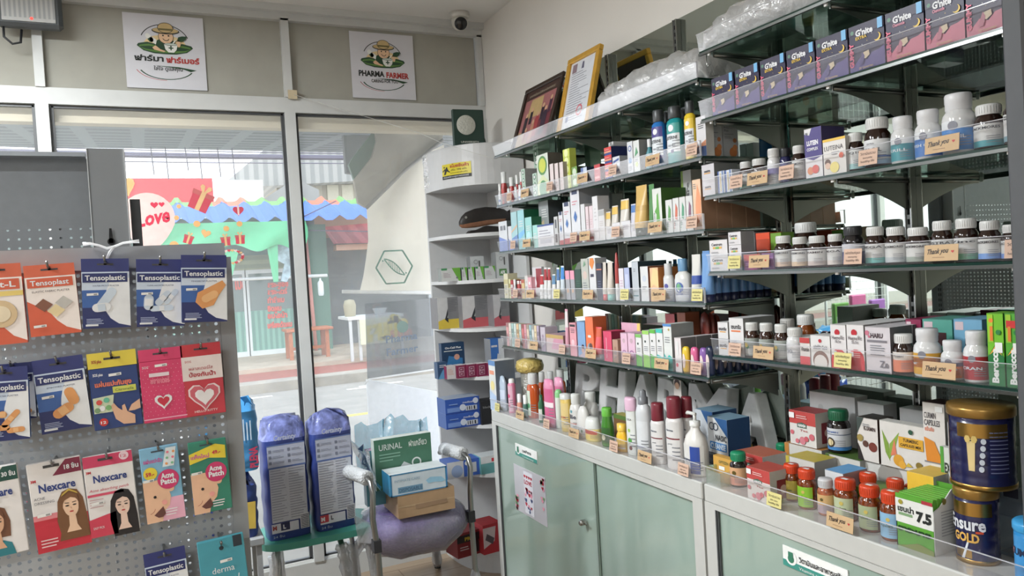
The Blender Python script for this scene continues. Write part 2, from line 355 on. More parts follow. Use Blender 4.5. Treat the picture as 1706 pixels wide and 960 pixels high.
def cabinet(y0, y1, label, doors):
 t = thing('display_cabinet', label, 'cabinet', (0, 0, 0), group='white cabinets with mint glass doors')
 b = MB(); b.box(CX+.03, 1.79, y0, y1, Z0+.0, .10, cab_w); b.box(CX+.03, 1.79, y1-.02, y1, .10, .80, cab_w); b.box(CX+.03, 1.79, y0, y0+.02, .10, .80, cab_w); b.box(1.77, 1.79, y0+.02, y1-.02, .10, .80, cab_w)
 b.build('body', t)
 b = MB(); b.bbox(CX, 1.79, y0, y1, .80, CZ, cab_w, .003); b.build('worktop', t)
 b = MB(); b.box(CX, CX+.03, y0, y1, .785, .80, cab_w); b.box(CX, CX+.03, y1-.045, y1, Z0, .785, cab_w); b.box(CX, CX+.03, y0, y0+.045, Z0, .785, cab_w); b.box(CX, CX+.03, y0, y1, Z0, .0, cab_w)
 b.box(CX-.001, CX+.004, y1-.05, y1-.045, 0, .785, alu_dark); b.box(CX-.001, CX+.004, y1-.058, y1-.055, 0, .785, alu_dark); b.build('frame', t)
 dd = []
 for k, (a, c) in enumerate(doors):
  off = .006 if k % 2 == 0 else .016
  b = MB(); b.box(CX+off, CX+off+.006, a, c, .0, .785, mint); b.box(CX+off-.001, CX+off, a, a+.004, 0, .785, mat((96, 110, 106), .3)); d = b.build('door', t); dd.append(d)
 return t, dd
tA, dA = cabinet(1.745, 3.24, 'white counter cabinet with sliding mint doors and love poster, near the window', [(2.35, 3.19), (1.79, 2.38)])
tB, dB = cabinet(.55, 1.735, 'white counter cabinet with mint doors and a vitamins sign, nearest the viewer', [(1.13, 1.69), (.6, 1.15)])
# clear lip along the worktop
for (y0, y1, t) in ((1.745, 3.24, tA), (.55, 1.735, tB)):
 b = MB(); b.add([(CX+.004, y0, CZ+.001), (CX+.004, y1, CZ+.001), (CX-.004, y1, CZ+.055), (CX-.004, y0, CZ+.055)], [(0, 1, 2, 3)], lip_m); b.box(CX-.0055, CX-.0025, y0, y1, CZ+.0535, CZ+.055, lip_edge)
 b.add([(CX+.004, y0, CZ+.0015), (CX+.004, y1, CZ+.0015), (CX+.05, y1, CZ+.0015), (CX+.05, y0, CZ+.0015)], [(0, 1, 2, 3)], lip_m); b.build('front_lip', t)
# lock between the doors
p = on_plane(975, 870, 0, CX-.002)
b = MB(); b.lathe([(.011, 0), (.011, .02), (.008, .024), (0, .024)], chrome, 14); b.box(-.003, .003, -.03, .004, .01, .014, chrome); o = b.build('lock', dA[1]); o.location = p; o.rotation_euler = (0, -PI/2, 0)
def on_front(px, py, X): return on_plane(px, py, 0, X)
def sign_plate(parent, corners_px, X, fn, name='sign_plate', yb=0):
 """plate on the cabinet door between its top-left and bottom-right pixel"""
 p0 = on_plane(*corners_px[0], 0, X); p1 = on_plane(*corners_px[1], 0, X); w = p0.y-p1.y; h = p0.z-z_at(X, p0.y, yb)
 b = MB(); O = Vector((X, p0.y, p0.z-h)); U = Vector((0, -w, 0)); V = Vector((0, 0, h)); fn(b, O, U, V, w, h)
 return b.build(name, parent)
def P(O, U, V, u, v, k=0): return O+U*u+V*v+Vector((-.0006*k, 0, 0))
def plate_vit(b, O, U, V, w, h):
 wh = mat((232, 232, 230), .3); te = mat((62, 140, 128), .3); n = -.004
 b.box(O.x-.003, O.x, O.y-w, O.y, O.z, O.z+h, wh)
 q = lambda u, v, k=0: P(O, U, V, u, v, k)+Vector((-.003, 0, 0))
 b.quad(q(0, 0, 1), q(1, 0, 1), q(1, .32, 1), q(0, .32, 1), te); b.disc(q(.14, .5, 2), (0, -1, 0), (0, 0, 1), h*.36, wh); b.disc(q(.14, .45, 3), (0, -1, 0), (0, 0, 1), h*.2, mat((60, 120, 96), .4)); b.quad(q(.1, .5, 4), q(.18, .5, 4), q(.18, .8, 4), q(.1, .8, 4), mat((60, 120, 96), .4))
 return q, te, wh
def f1(b, O, U, V, w, h):
 q, te, wh = plate_vit(b, O, U, V, w, h)
 b.text('วิตามินและอาหารเสริม', mat(INK), q(.27, .46, 3), U, V, h*.26, width=w*.68, bold=.02); b.text('Vitamins and food', wh, q(.27, .08, 3), U, V, h*.16, width=w*.5)
def f2(b, O, U, V, w, h):
 q, te, wh = plate_vit(b, O, U, V, w, h)
 b.text('เวชสำอาง', mat(INK), q(.35, .5, 3), U, V, h*.24, width=w*.4, bold=.02); b.text('Cosmeceutical', wh, q(.35, .08, 3), U, V, h*.14, width=w*.5)
sign_plate(dA[0], ((859, 738), (896, 769)), CX+.005, f2, yb=757); sign_plate(dB[0], ((1305, 907), (1414, 962)), CX+.005, f1, yb=940)
def heart(b, c, U, V, s, m, k=0):
 U = Vector(U).normalized(); V = Vector(V).normalized(); pts = []
 for i in range(18):
  t = 2*PI*i/18; x = 16*math.sin(t)**3/17; y = (13*math.cos(t)-5*math.cos(2*t)-2*math.cos(3*t)-math.cos(4*t))/17; pts.append(Vector(c)+U*(x*s)+V*(y*s))
 b.add(pts, [tuple(range(18))[::-1]], m)
def poster(b, O, U, V, w, h):
 wh = clear((236, 234, 240), .85, .12, .08); b.box(O.x-.002, O.x, O.y-w, O.y, O.z, O.z+h, wh); q = lambda u, v, k=1: P(O, U, V, u, v, k)+Vector((-.002, 0, 0))
 red = mat((176, 44, 62), .4); pk = mat((222, 150, 170), .4); gy = mat((214, 214, 222), .4)
 b.quad(q(.33, .05), q(.62, .05), q(.62, .95), q(.33, .95), gy); rd = random.Random(5)
 b.text('LOVE', red, q(.35, .68, 3), U, V, h*.09, width=w*.24, bold=.03)
 for i in range(4): heart(b, q(.37+.07*i, .84, 3), U, V, w*.03, red)
 for i in range(18): heart(b, q(.37+.2*rd.random(), .1+.5*rd.random(), 3), U, V, w*(.025+.02*rd.random()), (red, pk, mat((70, 80, 120)))[i % 3])
 for i in range(26):
  u = rd.choice([rd.uniform(.03, .1), rd.uniform(.88, .97)]); v = rd.uniform(.02, .35) if u < .5 else rd.uniform(.3, .97); heart(b, q(u, v, 3), U, V, w*.035, (red, pk, mat((120, 150, 110)))[i % 3])
sign_plate(dA[0], ((856, 772), (911, 850)), CX+.005, poster, 'love_poster', yb=848)
ux0, ux1, uy0, uy1 = 1.40, 1.765, 3.50, 3.945
lam = mat((196, 196, 196), .4, noise=.02)
def curve_pts(x0=ux0, x1=ux1, y0=uy0, y1=uy1, n=16, e=2.7):
 pts = [(x1, y1)];
 for i in range(n+1):
  t = PI/2*i/n; cx = abs(math.cos(t))**(2/e); sy = abs(math.sin(t))**(2/e); pts.append((x1-(x1-x0)*cx, y1-(y1-y0)*sy))
 return pts
cu = thing('curved_corner_shelf', 'tall light grey curved shelf unit standing in the corner by the window', 'shelf unit', (0, 0, 0))
b = MB(); b.box(ux0, ux1, uy1, uy1+.018, Z0, 2.148, lam); b.build('back_panel', cu)
b = MB(); b.box(ux1, ux1+.018, uy0, uy1+.018, Z0, 2.148, lam); b.build('side_panel', cu)
for z in (1.695, 1.456, 1.207, .959, .709, .455):
 b = MB(); b.prism(curve_pts(), 'z', z-.018, z, lam); b.build('shelf_board', cu)
b = MB(); b.prism(curve_pts(), 'z', Z0, .035, lam); b.prism(curve_pts(ux0-.012, ux1, uy0-.014, uy1), 'z', .035, .055, lam); b.build('plinth', cu)
b = MB(); b.prism(curve_pts(), 'z', 1.94, 1.955, lam); pp = curve_pts()[1:]
for i in range(len(pp)-1):
 (xa, ya), (xb, yb) = pp[i], pp[i+1]; b.add([(xa, ya, 1.955), (xb, yb, 1.955), (xb, yb, 2.148), (xa, ya, 2.148)], [(0, 1, 2, 3)], lam)
b.prism(curve_pts(), 'z', 2.146, 2.15, lam); b.build('header', cu)
# plastic film hanging on the header's left end
fl = clear((240, 240, 240), .10, .25, .12, bump=1.0, bscale=60)
b = MB(); rd = random.Random(2); n = 8; V = []
for i in range(n+1):
 for j in range(7):
  (xa, ya) = pp[min(i, 4)]; V.append((ux0-.004-.01*rd.random()+i*.004, 3.94-.018*i-.004*rd.random(), 1.96+.18*j/6+.004*rd.random()))
b.add(V, [(i*7+j, i*7+j+1, (i+1)*7+j+1, (i+1)*7+j) for i in range(n) for j in range(6)], fl, True); tag(b.build('plastic_film'), 'crinkled clear film stuck on the curved unit header beside the window', 'plastic film')
# yellow notice on the curved header
def bent(px, py, z_off=0):
 lo, hi = 3.45, 3.95
 return None
def header_point(u, z, out=.0015):
 """u metres along the curved front, starting from the window end"""
 acc = 0
 for i in range(len(pp)-1):
  a, c = Vector((pp[i][0], pp[i][1], 0)), Vector((pp[i+1][0], pp[i+1][1], 0)); L = (c-a).length
  if acc+L >= u or i == len(pp)-2:
   d = (c-a).normalized(); nrm = Vector((d.y, -d.x, 0));
   if nrm.x > 0 or (abs(nrm.x) < 1e-3 and nrm.y > 0): nrm = -nrm
   q = a+d*(u-acc)+nrm*out; return Vector((q.x, q.y, z))
  acc += L
def find_u(px, z):
 best = min(range(0, 800), key=lambda i: abs(proj(header_point(i/1000, z))[0]-px)); return best/1000
ua, ub = find_u(737, 2.03), find_u(785, 2.03); za, zb = 1.985, 2.062
b = MB(); yel = mat((206, 190, 40), .4); N_ = 10
def strip(u0, u1, v0, v1, m, out):
 V = []
 for i in range(N_+1):
  for v in (v0, v1): V.append(header_point(ua+(ub-ua)*(u0+(u1-u0)*i/N_), za+(zb-za)*v, out))
 b.add(V, [(2*i, 2*i+2, 2*i+3, 2*i+1) for i in range(N_)], m)
strip(0, 1, 0, 1, yel, .002); strip(0, 1, 0, .22, mat(INK), .0026)
W_ = ub-ua; H_ = zb-za
def bd(u, v): return lambda x, y: header_point(ua+W_*u+x, za+H_*v+y, .0034)
b.text('ขโมยสินค้า', mat((170, 50, 40)), (0, 0, 0), (1, 0, 0), (0, 1, 0), H_*.2, width=W_*.6, bold=.03, bend=bd(.33, .72)); b.text('ปรับ 100 เท่า', mat(INK), (0, 0, 0), (1, 0, 0), (0, 1, 0), H_*.13, width=W_*.5, bend=bd(.36, .5))
b.text('ดำเนินคดีตามกฎหมายทุกกรณี', mat(WHITE), (0, 0, 0), (1, 0, 0), (0, 1, 0), H_*.1, width=W_*.86, bend=bd(.06, .07)); b.text('ของราคาสินค้า', mat((90, 80, 20)), (0, 0, 0), (1, 0, 0), (0, 1, 0), H_*.09, width=W_*.55, bend=bd(.34, .32))
for (u, v, r) in ((.1, .8, .06), (.2, .72, .09)):
 V = [header_point(ua+W_*u+H_*r*math.cos(2*PI*i/10), za+H_*v+H_*r*math.sin(2*PI*i/10), .0034) for i in range(10)]; b.add(V, [tuple(range(10))], mat(INK))
for s in (((.1, .7), (.25, .66), (.27, .5), (.12, .52)), ((.12, .55), (.2, .5), (.14, .3), (.08, .3)), ((.22, .52), (.3, .42), (.34, .44), (.26, .58)), ((.02, .56), (.1, .66), (.12, .6), (.04, .5))):
 b.add([header_point(ua+W_*u, za+H_*v, .0034) for u, v in s], [(0, 1, 2, 3)], mat(INK))
tag(b.build('warning_notice'), 'yellow and black shoplifting notice on the curved header', 'notice')
def FP(px, py, Y=3.995): return on_plane(px, py, 1, Y)
def paper_logo(x0, z1, thai, label):
 w = h = .352; z0 = z1-h; y = 3.992; b = MB(); pap = mat((206, 205, 210), .5, spec=.3, noise=.01)
 b.box(x0, x0+w, y, y+.004, z0, z1, pap); X = Vector((1, 0, 0)); Z = Vector((0, 0, 1))
 q = lambda u, v, k=1: Vector((x0+w*u, y-.0004*k, z0+h*v))
 dg = mat((38, 70, 46), .4); lg = mat((92, 130, 62), .4); tan = mat((196, 170, 120), .4); skin = mat((222, 184, 148), .4); wh = mat((226, 226, 220), .4); bk = mat((34, 38, 36), .4); red = mat((176, 58, 54), .4); or_ = mat((226, 200, 150), .4)
 b.ring(q(.5, .62), X, Z, w*.30, w*.312, bk, 30, .35, PI-.35, sy=.82)
 b.disc(q(.5, .60, 1), X, Z, w*.26, or_, 24, h*.13)
 # field of leaves
 for s in (-1, 1):
  pts = [(0, -.02), (.1, .05), (.22, .075), (.33, .05), (.35, .02), (.27, -.045), (.14, -.075), (0, -.08)]
  b.add([q(.5+s*x, .55+yv, 2) for x, yv in pts], [tuple(range(8))], dg); b.add([q(.5+s*x*.93, .545+yv*.7, 3) for x, yv in pts], [tuple(range(8))], lg)
  b.add([q(.5+s*x*.9, .545+yv*.35, 4) for x, yv in pts], [tuple(range(8))], dg)
 # capsule and bottle on the left
 for (cx, cz, a, m1, m2) in ((.31, .68, 2.2, dg, wh), (.37, .64, 2.5, wh, wh)):
  for k2, (mm, s) in enumerate(((m1, -1), (m2, 1))):
   pts = []
   for i in range(9):
    t = -PI/2+PI*i/8; x = s*(.035+.03*math.cos(t)); yv = .03*math.sin(t); pts.append(q(cx+x*math.cos(a)-yv*math.sin(a), cz+x*math.sin(a)+yv*math.cos(a), 5))
   pts += [q(cx-.03*math.sin(a)*1, cz+.03*math.cos(a), 5), q(cx+.03*math.sin(a), cz-.03*math.cos(a), 5)]
   b.add(pts, [tuple(range(len(pts)))], mm)
 # grower: shoulders, face, hat
 b.add([q(.5+x, .6+yv, 6) for x, yv in ((-.12, -.03), (-.1, .05), (-.04, .085), (.06, .085), (.12, .05), (.14, -.03), (.0, -.07))], [tuple(range(7))], dg)
 b.disc(q(.515, .705, 7), X, Z, w*.096, bk, 24); b.disc(q(.515, .705, 8), X, Z, w*.09, skin, 24); b.disc(q(.515, .785, 9), X, Z, w*.172, bk, 26, h*.045); b.disc(q(.515, .79, 10), X, Z, w*.162, tan, 26, h*.036); b.disc(q(.515, .825, 11), X, Z, w*.1, bk, 22, h*.072); b.disc(q(.515, .825, 12), X, Z, w*.093, tan, 22, h*.065); b.quad(q(.425, .79, 13), q(.605, .79, 13), q(.6, .815, 13), q(.43, .815, 13), mat((110, 100, 60)))
 for s in (-1, 1): b.disc(q(.515+s*.034, .72, 12), X, Z, w*.011, bk, 10)
 b.ring(q(.515, .69, 12), X, Z, w*.034, w*.042, bk, 10, PI+.3, 2*PI-.3)
 # mortar and pestle, sprout
 b.add([q(.57+x, .555+yv, 13) for x, yv in ((-.085, .05), (.085, .05), (.07, -.02), (.035, -.06), (-.035, -.06), (-.07, -.02))], [tuple(range(6))], wh); b.disc(q(.57, .605, 14), X, Z, w*.085, bk, 20, h*.018); b.disc(q(.57, .605, 15), X, Z, w*.078, mat((190, 200, 190)), 20, h*.013)
 b.add([q(.57+x, .555+yv, 14) for x, yv in ((-.008, .03), (.008, .03), (.008, -.03), (-.008, -.03))], [(0, 1, 2, 3)], dg); b.add([q(.57+x, .555+yv, 15) for x, yv in ((-.03, .008), (.03, .008), (.03, -.008), (-.03, -.008))], [(0, 1, 2, 3)], dg)
 b.add([q(.6+x, .62+yv, 16) for x, yv in ((-.01, 0), (.01, 0), (.045, .05), (.03, .05))], [(0, 1, 2, 3)], wh); b.add([q(.70+x, .68+yv, 16) for x, yv in ((-.05, -.03), (-.03, .03), (.02, .045), (.08, .045), (.06, 0), (.02, -.03))], [tuple(range(6))], dg); b.disc(q(.67, .62, 16), X, Z, w*.025, skin, 12, h*.05)
 b.add([q(.44+x, .55+yv, 14) for x, yv in ((-.1, .0), (-.08, -.03), (.04, -.055), (.06, -.04), (.0, -.02), (-.06, .03))], [tuple(range(6))], skin)
 if thai:
  b.text('ฟาร์มา', bk, q(.11, .37, 3), X, Z, h*.075, width=w*.36, bold=.04); b.text('ฟาร์เมอร์', red, q(.5, .36, 3), X, Z, h*.075, width=w*.42, bold=.04); b.text('ใส่ใจ ดูแลคุณ', bk, q(.34, .25, 3), X, Z, h*.05, width=w*.36, bold=.02)
 else:
  b.text('PHARMA', bk, q(.11, .335, 3), X, Z, h*.085, width=w*.4, bold=.04); b.text('FARMER', red, q(.54, .325, 3), X, Z, h*.085, width=w*.36, bold=.04); b.text('CARING FOR YOU', bk, q(.3, .245, 3), X, Z, h*.05, width=w*.42, bold=.02)
 b.ring(q(.5, .3), X, Z, w*.33, w*.35, dg, 30, PI+.35, 2*PI-.4, sy=.5); b.ring(q(.47, .3), X, Z, w*.35, w*.36, red, 20, PI+.3, 2*PI-1.5, sy=.52)
 b.add([q(.6+x, .29+yv, 3) for x, yv in ((-.25, .02), (.05, .015), (.28, -.02), (.2, -.045), (.1, -.01))], [tuple(range(5))], dg)
 tag(b.build('logo_poster'), label, 'poster', 'shop emblem posters')
paper_logo(-.030, 2.812, True, 'white emblem poster with Thai wording above the left window'); paper_logo(1.042, 2.812, False, 'white emblem poster with English wording near the corner')
# floodlight on the left panel
t = thing('flood_light', 'dark grey floodlight with a small red indicator mounted above the left window', 'lamp', (-.392, 3.90, 2.75))
dk = mat((72, 76, 78), .5)
b = MB(); b.bbox(-.125, .125, -.03, .03, -.075, .085, dk, .014); b.build('housing', t)
b = MB(); gl = banded((150, 152, 152), (176, 176, 174), 55, 'X', .3); b.box(-.1, .1, -.034, -.03, -.055, .068, gl); b.box(-.1, .1, -.036, -.034, -.055, -.04, mat((180, 180, 178))); b.build('lens', t)
b = MB(); b.disc((.01, -.037, -.042), (1, 0, 0), (0, 0, 1), .006, emit((255, 60, 50), 2)); b.build('indicator', t)
b = MB(); b.tube([(-.1, 0, -.07), (-.1, -.005, -.12), (-.07, -.01, -.15), (-.04, -.005, -.14), (-.035, .01, -.08)], .005, mat(INK), 8); b.build('cable', t)
b = MB(); b.box(-.02, .02, .02, .09, -.04, .04, dk); b.build('mount', t)
# CCTV dome
p = on_plane(765, 22, 2, Z1); t = thing('security_camera', 'white dome security camera with black lens on the ceiling above the corner', 'camera', p)
b = MB(); b.lathe([(.0, 0), (.055, 0), (.055, -.025), (.05, -.03), (0, -.03)], mat((206, 204, 198), .4), 24); b.build('mount_ring', t)
b = MB(); b.lathe([(0, -.095)]+[(.045*math.sin(a), -.05-.045*math.cos(a)) for a in [i*PI/2/6 for i in range(1, 7)]]+[(.046, -.03), (.0, -.03)], mat((206, 204, 198), .4), 24); b.build('housing', t)
b = MB(); dv = Vector((-.25, -1, -.35)).normalized(); b.lathe([(.034, .0), (.034, .012), (.028, .016), (0, .017)], mat((24, 26, 30), .12), 20); o = b.build('lens', t); o.rotation_euler = dv.to_track_quat('Z', 'Y').to_euler(); o.location = Vector((0, 0, -.055))+dv*.032
# dark green university folder box on the curved unit
p = Vector((1.575, 3.72, 2.151)); t = thing('certificate_folder', 'dark green certificate folder with a round silver seal standing on the curved unit', 'folder', p, math.radians(-4))
gr = mat((34, 58, 50), .5); b = MB(); b.bbox(-.083, .088, -.012, .012, 0, .205, gr, .003); b.build('cover', t)
b = MB(); b.add([(.088, -.012, 0), (.088, -.012, .2), (.075, .05, .2), (.13, .05, 0)], [(0, 1, 2, 3)], mat((28, 44, 40))); b.build('back_flap', t)
b = MB(); b.lathe([(.052, 0), (.052, .003), (.048, .005), (0, .005)], mat((190, 190, 180), .4, bump=.6, nscale=120), 30); s_ = b.build('seal', t); s_.rotation_euler = (PI/2, 0, 0); s_.location = (-.012, -.012, .122)
b = MB(); b.text('UNIVERSITY', mat((206, 206, 196)), (-.045, -.0128, .028), (1, 0, 0), (0, 0, 1), .011, width=.1, bold=.01); b.build('lettering', t)
Y = 4.0015
stick_red = mat((196, 74, 88), .5); stick_tan = mat((216, 178, 130), .5); stick_pk = mat((226, 196, 190), .5)
def stk(px, py, r_px, kind, label, rot=0.0):
 c = FP(px, py, Y); r = (FP(px+r_px, py, Y)-c).length; b = MB(); ca, sa = math.cos(rot), math.sin(rot); X = Vector((ca, 0, sa)); Z = Vector((-sa, 0, ca)); q = lambda x, z, k=0: c+X*(x*r)+Z*(z*r)+Vector((0, -.0004*k, 0))
 if kind == 'circle': b.disc(c, X, Z, r, stick_tan, 20); b.disc(q(0, 0, 1), X, Z, r*.86, mat((222, 170, 112)), 20)
 if kind == 'heart': heart(b, c, X, Z, r, stick_tan); heart(b, q(0, 0, 1), X, Z, r*.85, mat((224, 176, 120)))
 if kind == 'gift':
  b.add([q(*p) for p in ((-.8, -1), (.8, -1), (.86, .35), (-.86, .35))], [(0, 1, 2, 3)], stick_red); b.add([q(*p, 1) for p in ((-.95, .3), (.95, .3), (.95, .72), (-.95, .72))], [(0, 1, 2, 3)], mat((186, 96, 96)))
  b.add([q(*p, 2) for p in ((-.2, -1), (.2, -1), (.2, .72), (-.2, .72))], [(0, 1, 2, 3)], stick_tan)
  for s in (-1, 1): b.add([q(s*x, z, 2) for x, z in ((0, .7), (.15, 1.3), (.42, 1.35), (.5, 1.1), (.2, .72))], [tuple(range(5))], stick_tan)
 if kind == 'giftheart': heart(b, c, X, Z, r, stick_red); b.add([q(*p, 1) for p in ((-.15, -.8), (.15, -.8), (.15, 1.1), (-.15, 1.1))], [(0, 1, 2, 3)], stick_pk)
 return tag(b.build('window_sticker'), label, 'sticker', 'valentine stickers on the window')
stk(335, 333, 20, 'gift', 'largest red gift box sticker on the window glass', -.45)
stk(314, 398, 9, 'gift', 'small tilted red gift sticker beside the orange heart', -.35); stk(376, 401, 9, 'gift', 'small red gift sticker under the pair of dots, left one', .06); stk(400, 398, 9, 'gift', 'small red gift sticker rightmost of the row', 0)
stk(343, 389, 9, 'heart', 'small orange heart sticker between gift stickers', -.3); stk(397, 351, 10, 'giftheart', 'small wrapped heart sticker in front of the blue roof')
stk(208, 311, 20, 'heart', 'orange heart sticker beside the dark grey column', .3)
for (px, py, r, l) in ((298, 344, 4, 'small orange dot sticker high on the blue roof'), (294, 363, 4.5, 'small orange dot sticker at the roof edge'), (328, 373, 6, 'larger orange dot sticker left of the heart'), (377, 381, 5, 'orange dot sticker above the left small gift'), (399, 373, 5, 'orange dot sticker above the right small gift'), (290, 409, 8, 'orange dot sticker just above the pegboard rail')):
 stk(px, py, r, 'circle', l)
# balloon sticker reading Love
c = FP(247, 366, Y); b = MB(); r = .118; X = Vector((1, 0, 0)); Z = Vector((0, 0, 1)); pts = []
for i in range(28):
 t_ = 2*PI*i/28; x = r*math.cos(t_); z = r*math.sin(t_)*(1.0 if math.sin(t_) > 0 else 1.32); x *= 1.0 if math.sin(t_) > -.2 else (1-.35*(-math.sin(t_)-.2)); pts.append(c+X*x+Z*(z+.01))
b.add(pts, [tuple(range(28))], stick_pk); rr = mat((206, 50, 76))
b.text('Love', rr, c+Vector((-.05, -.001, -.035)), (1, 0, .18), (-.15, 0, 1), .07, width=.15, bold=.03, shear=.3); heart(b, c+Vector((.03, -.001, .07)), X, Z, .018, rr); heart(b, c+Vector((.062, -.001, .072)), X, Z, .014, rr)
b.tube([c+Vector((0, .0, -.14)), c+Vector((.01, 0, -.2)), c+Vector((-.01, 0, -.26))], .002, stick_pk, 5)
tag(b.build('balloon_sticker'), 'pale pink balloon sticker with red lettering on the window', 'sticker', 'valentine stickers on the window')
b = MB(); c = FP(385, 428, Y)
for i in range(22):
 a = 2*PI*i/22; heart(b, c+Vector((.055*math.cos(a), 0, .032*math.sin(a)-.0)), X, Z, .009, (stick_red, stick_pk, stick_tan)[i % 3])
tag(b.build('wreath_sticker'), 'small wreath of hearts sticker above the pegboard corner', 'sticker', 'valentine stickers on the window')
def E(px, py, Y): return on_plane(px, py, 1, Y)
asph = mat((150, 144, 134), .9, noise=.12, nscale=3, bump=.2); conc = mat((160, 154, 144), .9, noise=.1, nscale=5, bump=.2)
b = MB(); b.box(-30, 30, 4.1, 12.3, -.4, -.2, asph); struct(b.build('ground_road'))
b = MB(); b.box(-30, 30, 4.05, 5.2, -.2, -.07, conc); struct(b.build('ground_pavement'))
b = MB(); b.box(-30, 30, 12.3, 12.75, -.4, -.05, mat((156, 148, 134), .9, noise=.25, nscale=2.5, bump=.5)); struct(b.build('ground_kerb'))
b = MB(); b.box(-30, 30, 12.75, 13.9, -.4, -.055, mat((150, 84, 70), .9, noise=.12, nscale=6)); struct(b.build('ground_pavement'))
b = MB(); b.box(-30, 30, 13.9, 17.5, -.4, .02, mat((176, 162, 142), .8, noise=.15, nscale=3)); struct(b.build('ground_pavement'))
b = MB(); q = [on_plane(594, 691, 2, -.198), on_plane(705, 680, 2, -.198)]; b.box(q[0].x-.2, 9, q[0].y-.06, q[0].y+.06, -.2, -.197, mat((226, 206, 90), .7)); tag(b.build('road_line'), 'yellow painted line across the road outside', 'road marking')
for i, (px, py, w) in enumerate(((605, 646, .5), (635, 640, .7), (425, 663, .5))):
 p = on_plane(px, py, 2, -.197); b = MB(); b.box(p.x-w/2, p.x+w/2, p.y-.05, p.y+.05, -.199, -.196, mat((228, 226, 218), .7)); tag(b.build('road_line'), ('short white road dash left of centre behind the mullion', 'longer white road dash further right', 'white road dash seen beside the diaper packs')[(1, 2, 0)[i] if False else i], 'road marking', 'white road dashes')
YS = 16.5
# corrugated roof in blue, with green and orange ridge pieces
def corrug(b, x0, x1, ya, za, yb, zb, pitch, amp, m, seg=6):
 n = int((x1-x0)/pitch*seg); V = []
 for i in range(n+1):
  x = x0+(x1-x0)*i/n; ph = (x/pitch) % 1.0; o = amp*(1-abs(2*ph-1)*1.0)
  o = amp*min(1, max(0, (1.5-abs(2*ph-1)*3)))
  V += [(x, ya, za+o), (x, yb, zb+o)]
 b.add(V, [(2*i, 2*i+2, 2*i+3, 2*i+1) for i in range(n)], m)
t = thing('shop_roof', 'corrugated blue roof with green and orange ridge of the shop across the street', 'roof', (0, 0, 0))
blue = mat((64, 112, 196), .6); b = MB(); corrug(b, -4.5, 4.9, 15.3, 2.70, 16.6, 3.14, .42, .10, blue); b.build('roof_sheet', t)
b = MB();
for x0, x1, c in ((-4.5, 1.3, (100, 160, 66)), (1.3, 1.95, (222, 100, 50)), (1.95, 3.2, (100, 160, 66)), (3.2, 3.9, (222, 100, 50)), (3.9, 4.9, (100, 160, 66))): corrug(b, x0, x1, 16.55, 3.12, 17.0, 3.27, .42, .10, mat(c, .5))
b.build('ridge_cap', t)
# shop front: tarp, wall, glazed doors
wallg = mat((96, 128, 118), .6); frame_w = mat((206, 212, 210), .5)
t = thing('barber_shop', 'green fronted shop with glass doors and red Thai lettering across the street', 'building', (0, 0, 0))
b = MB(); b.box(-5, 3.05, YS+.1, YS+3, 0, 2.9, mat((120, 150, 140), .8)); b.box(3.05, 3.35, YS+.3, YS+3, 0, 3.2, mat((118, 120, 120), .85, noise=.2, nscale=1.5)); b.build('wall', t)
b = MB(); n = 30; rd = random.Random(4); V = []
for i in range(n+1):
 x = .14+(2.72)*i/n; zb = E(265+i*7.3, 408 if i < 2 else (414+6*math.sin(i*.7)), 15.25).z
 for j in range(5): V.append((x+.06*math.sin(j), 15.25-.05*math.sin(i*.5+j), 2.70-(2.70-zb)*j/4))
b.add(V, [(i*5+j, i*5+j+1, (i+1)*5+j+1, (i+1)*5+j) for i in range(n) for j in range(4)], mat((84, 176, 128), .6, noise=.08, nscale=1.5), True)
for (a, c) in (((436, 355), (455, 470)), ((372, 418), (378, 460))):
 p = E(a[0], a[1], 15.3); r_ = E(c[0], c[1], 15.3); b.add([(p.x, 15.3, 2.66 if a[1] < 400 else p.z), (p.x+.28, 15.3, 2.66 if a[1] < 400 else p.z), (r_.x+.1, 15.3, r_.z), (r_.x, 15.25, r_.z)], [(0, 1, 2, 3)], mat((84, 176, 128), .55))
b.build('tarpaulin', t)
b = MB(); b.box(.9, 3.0, YS-.02, YS+.1, 1.72, 2.1, banded((128, 140, 116), (150, 160, 130), 6, 'Z')); b.build('fascia', t)
gm = mat((66, 92, 88), .12, spec=.8)
def door(x0, x1, name):
 b = MB(); b.box(x0, x1, YS-.03, YS+.05, -.0, .12, frame_w); b.box(x0, x1, YS-.03, YS+.05, 1.72, 1.80, frame_w); b.box(x0, x0+.07, YS-.03, YS+.05, .12, 1.72, frame_w); b.box(x1-.07, x1, YS-.03, YS+.05, .12, 1.72, frame_w); d = b.build(name, t)
 b = MB(); b.box(x0+.07, x1-.07, YS, YS+.02, .95, 1.72, gm); b.box(x0+.07, x1-.07, YS, YS+.02, .12, .95, banded((98, 142, 130), (124, 170, 152), 9, 'X')); b.build('pane', d)
 return d
door(.3, 1.82, 'glass_door'); door(1.80, 3.0, 'glass_door')
b = MB(); b.box(3.0, 3.5, YS-.1, YS+.05, 0, 2.7, mat((84, 120, 104), .6)); b.tube([(3.12, YS-.2, 0), (3.05, YS-.2, 2.4)], .04, mat((206, 150, 140), .6), 8); b.build('side_post', t)
redt = mat((226, 92, 80), .5); b = MB()
for i, s in enumerate(('สระ-ซอย', 'สระ-ไดร์', 'ทำสีผม', 'ยืดผม', 'อบไอน้ำ', 'เครื่องดัดผม')):
 p = E(446, (479, 491, 505, 519, 531, 547)[i], YS-.02); b.text(s, redt, p, (1, 0, 0), (0, 0, 1), .11, width=(.42, .40, .34, .28, .4, .5)[i], bold=.05)
p = E(392, 482, YS-.02); b.text('เปิด', redt, p, (1, 0, 0), (0, 0, 1), .22, width=.22, bold=.05); b.build('door_lettering', t)
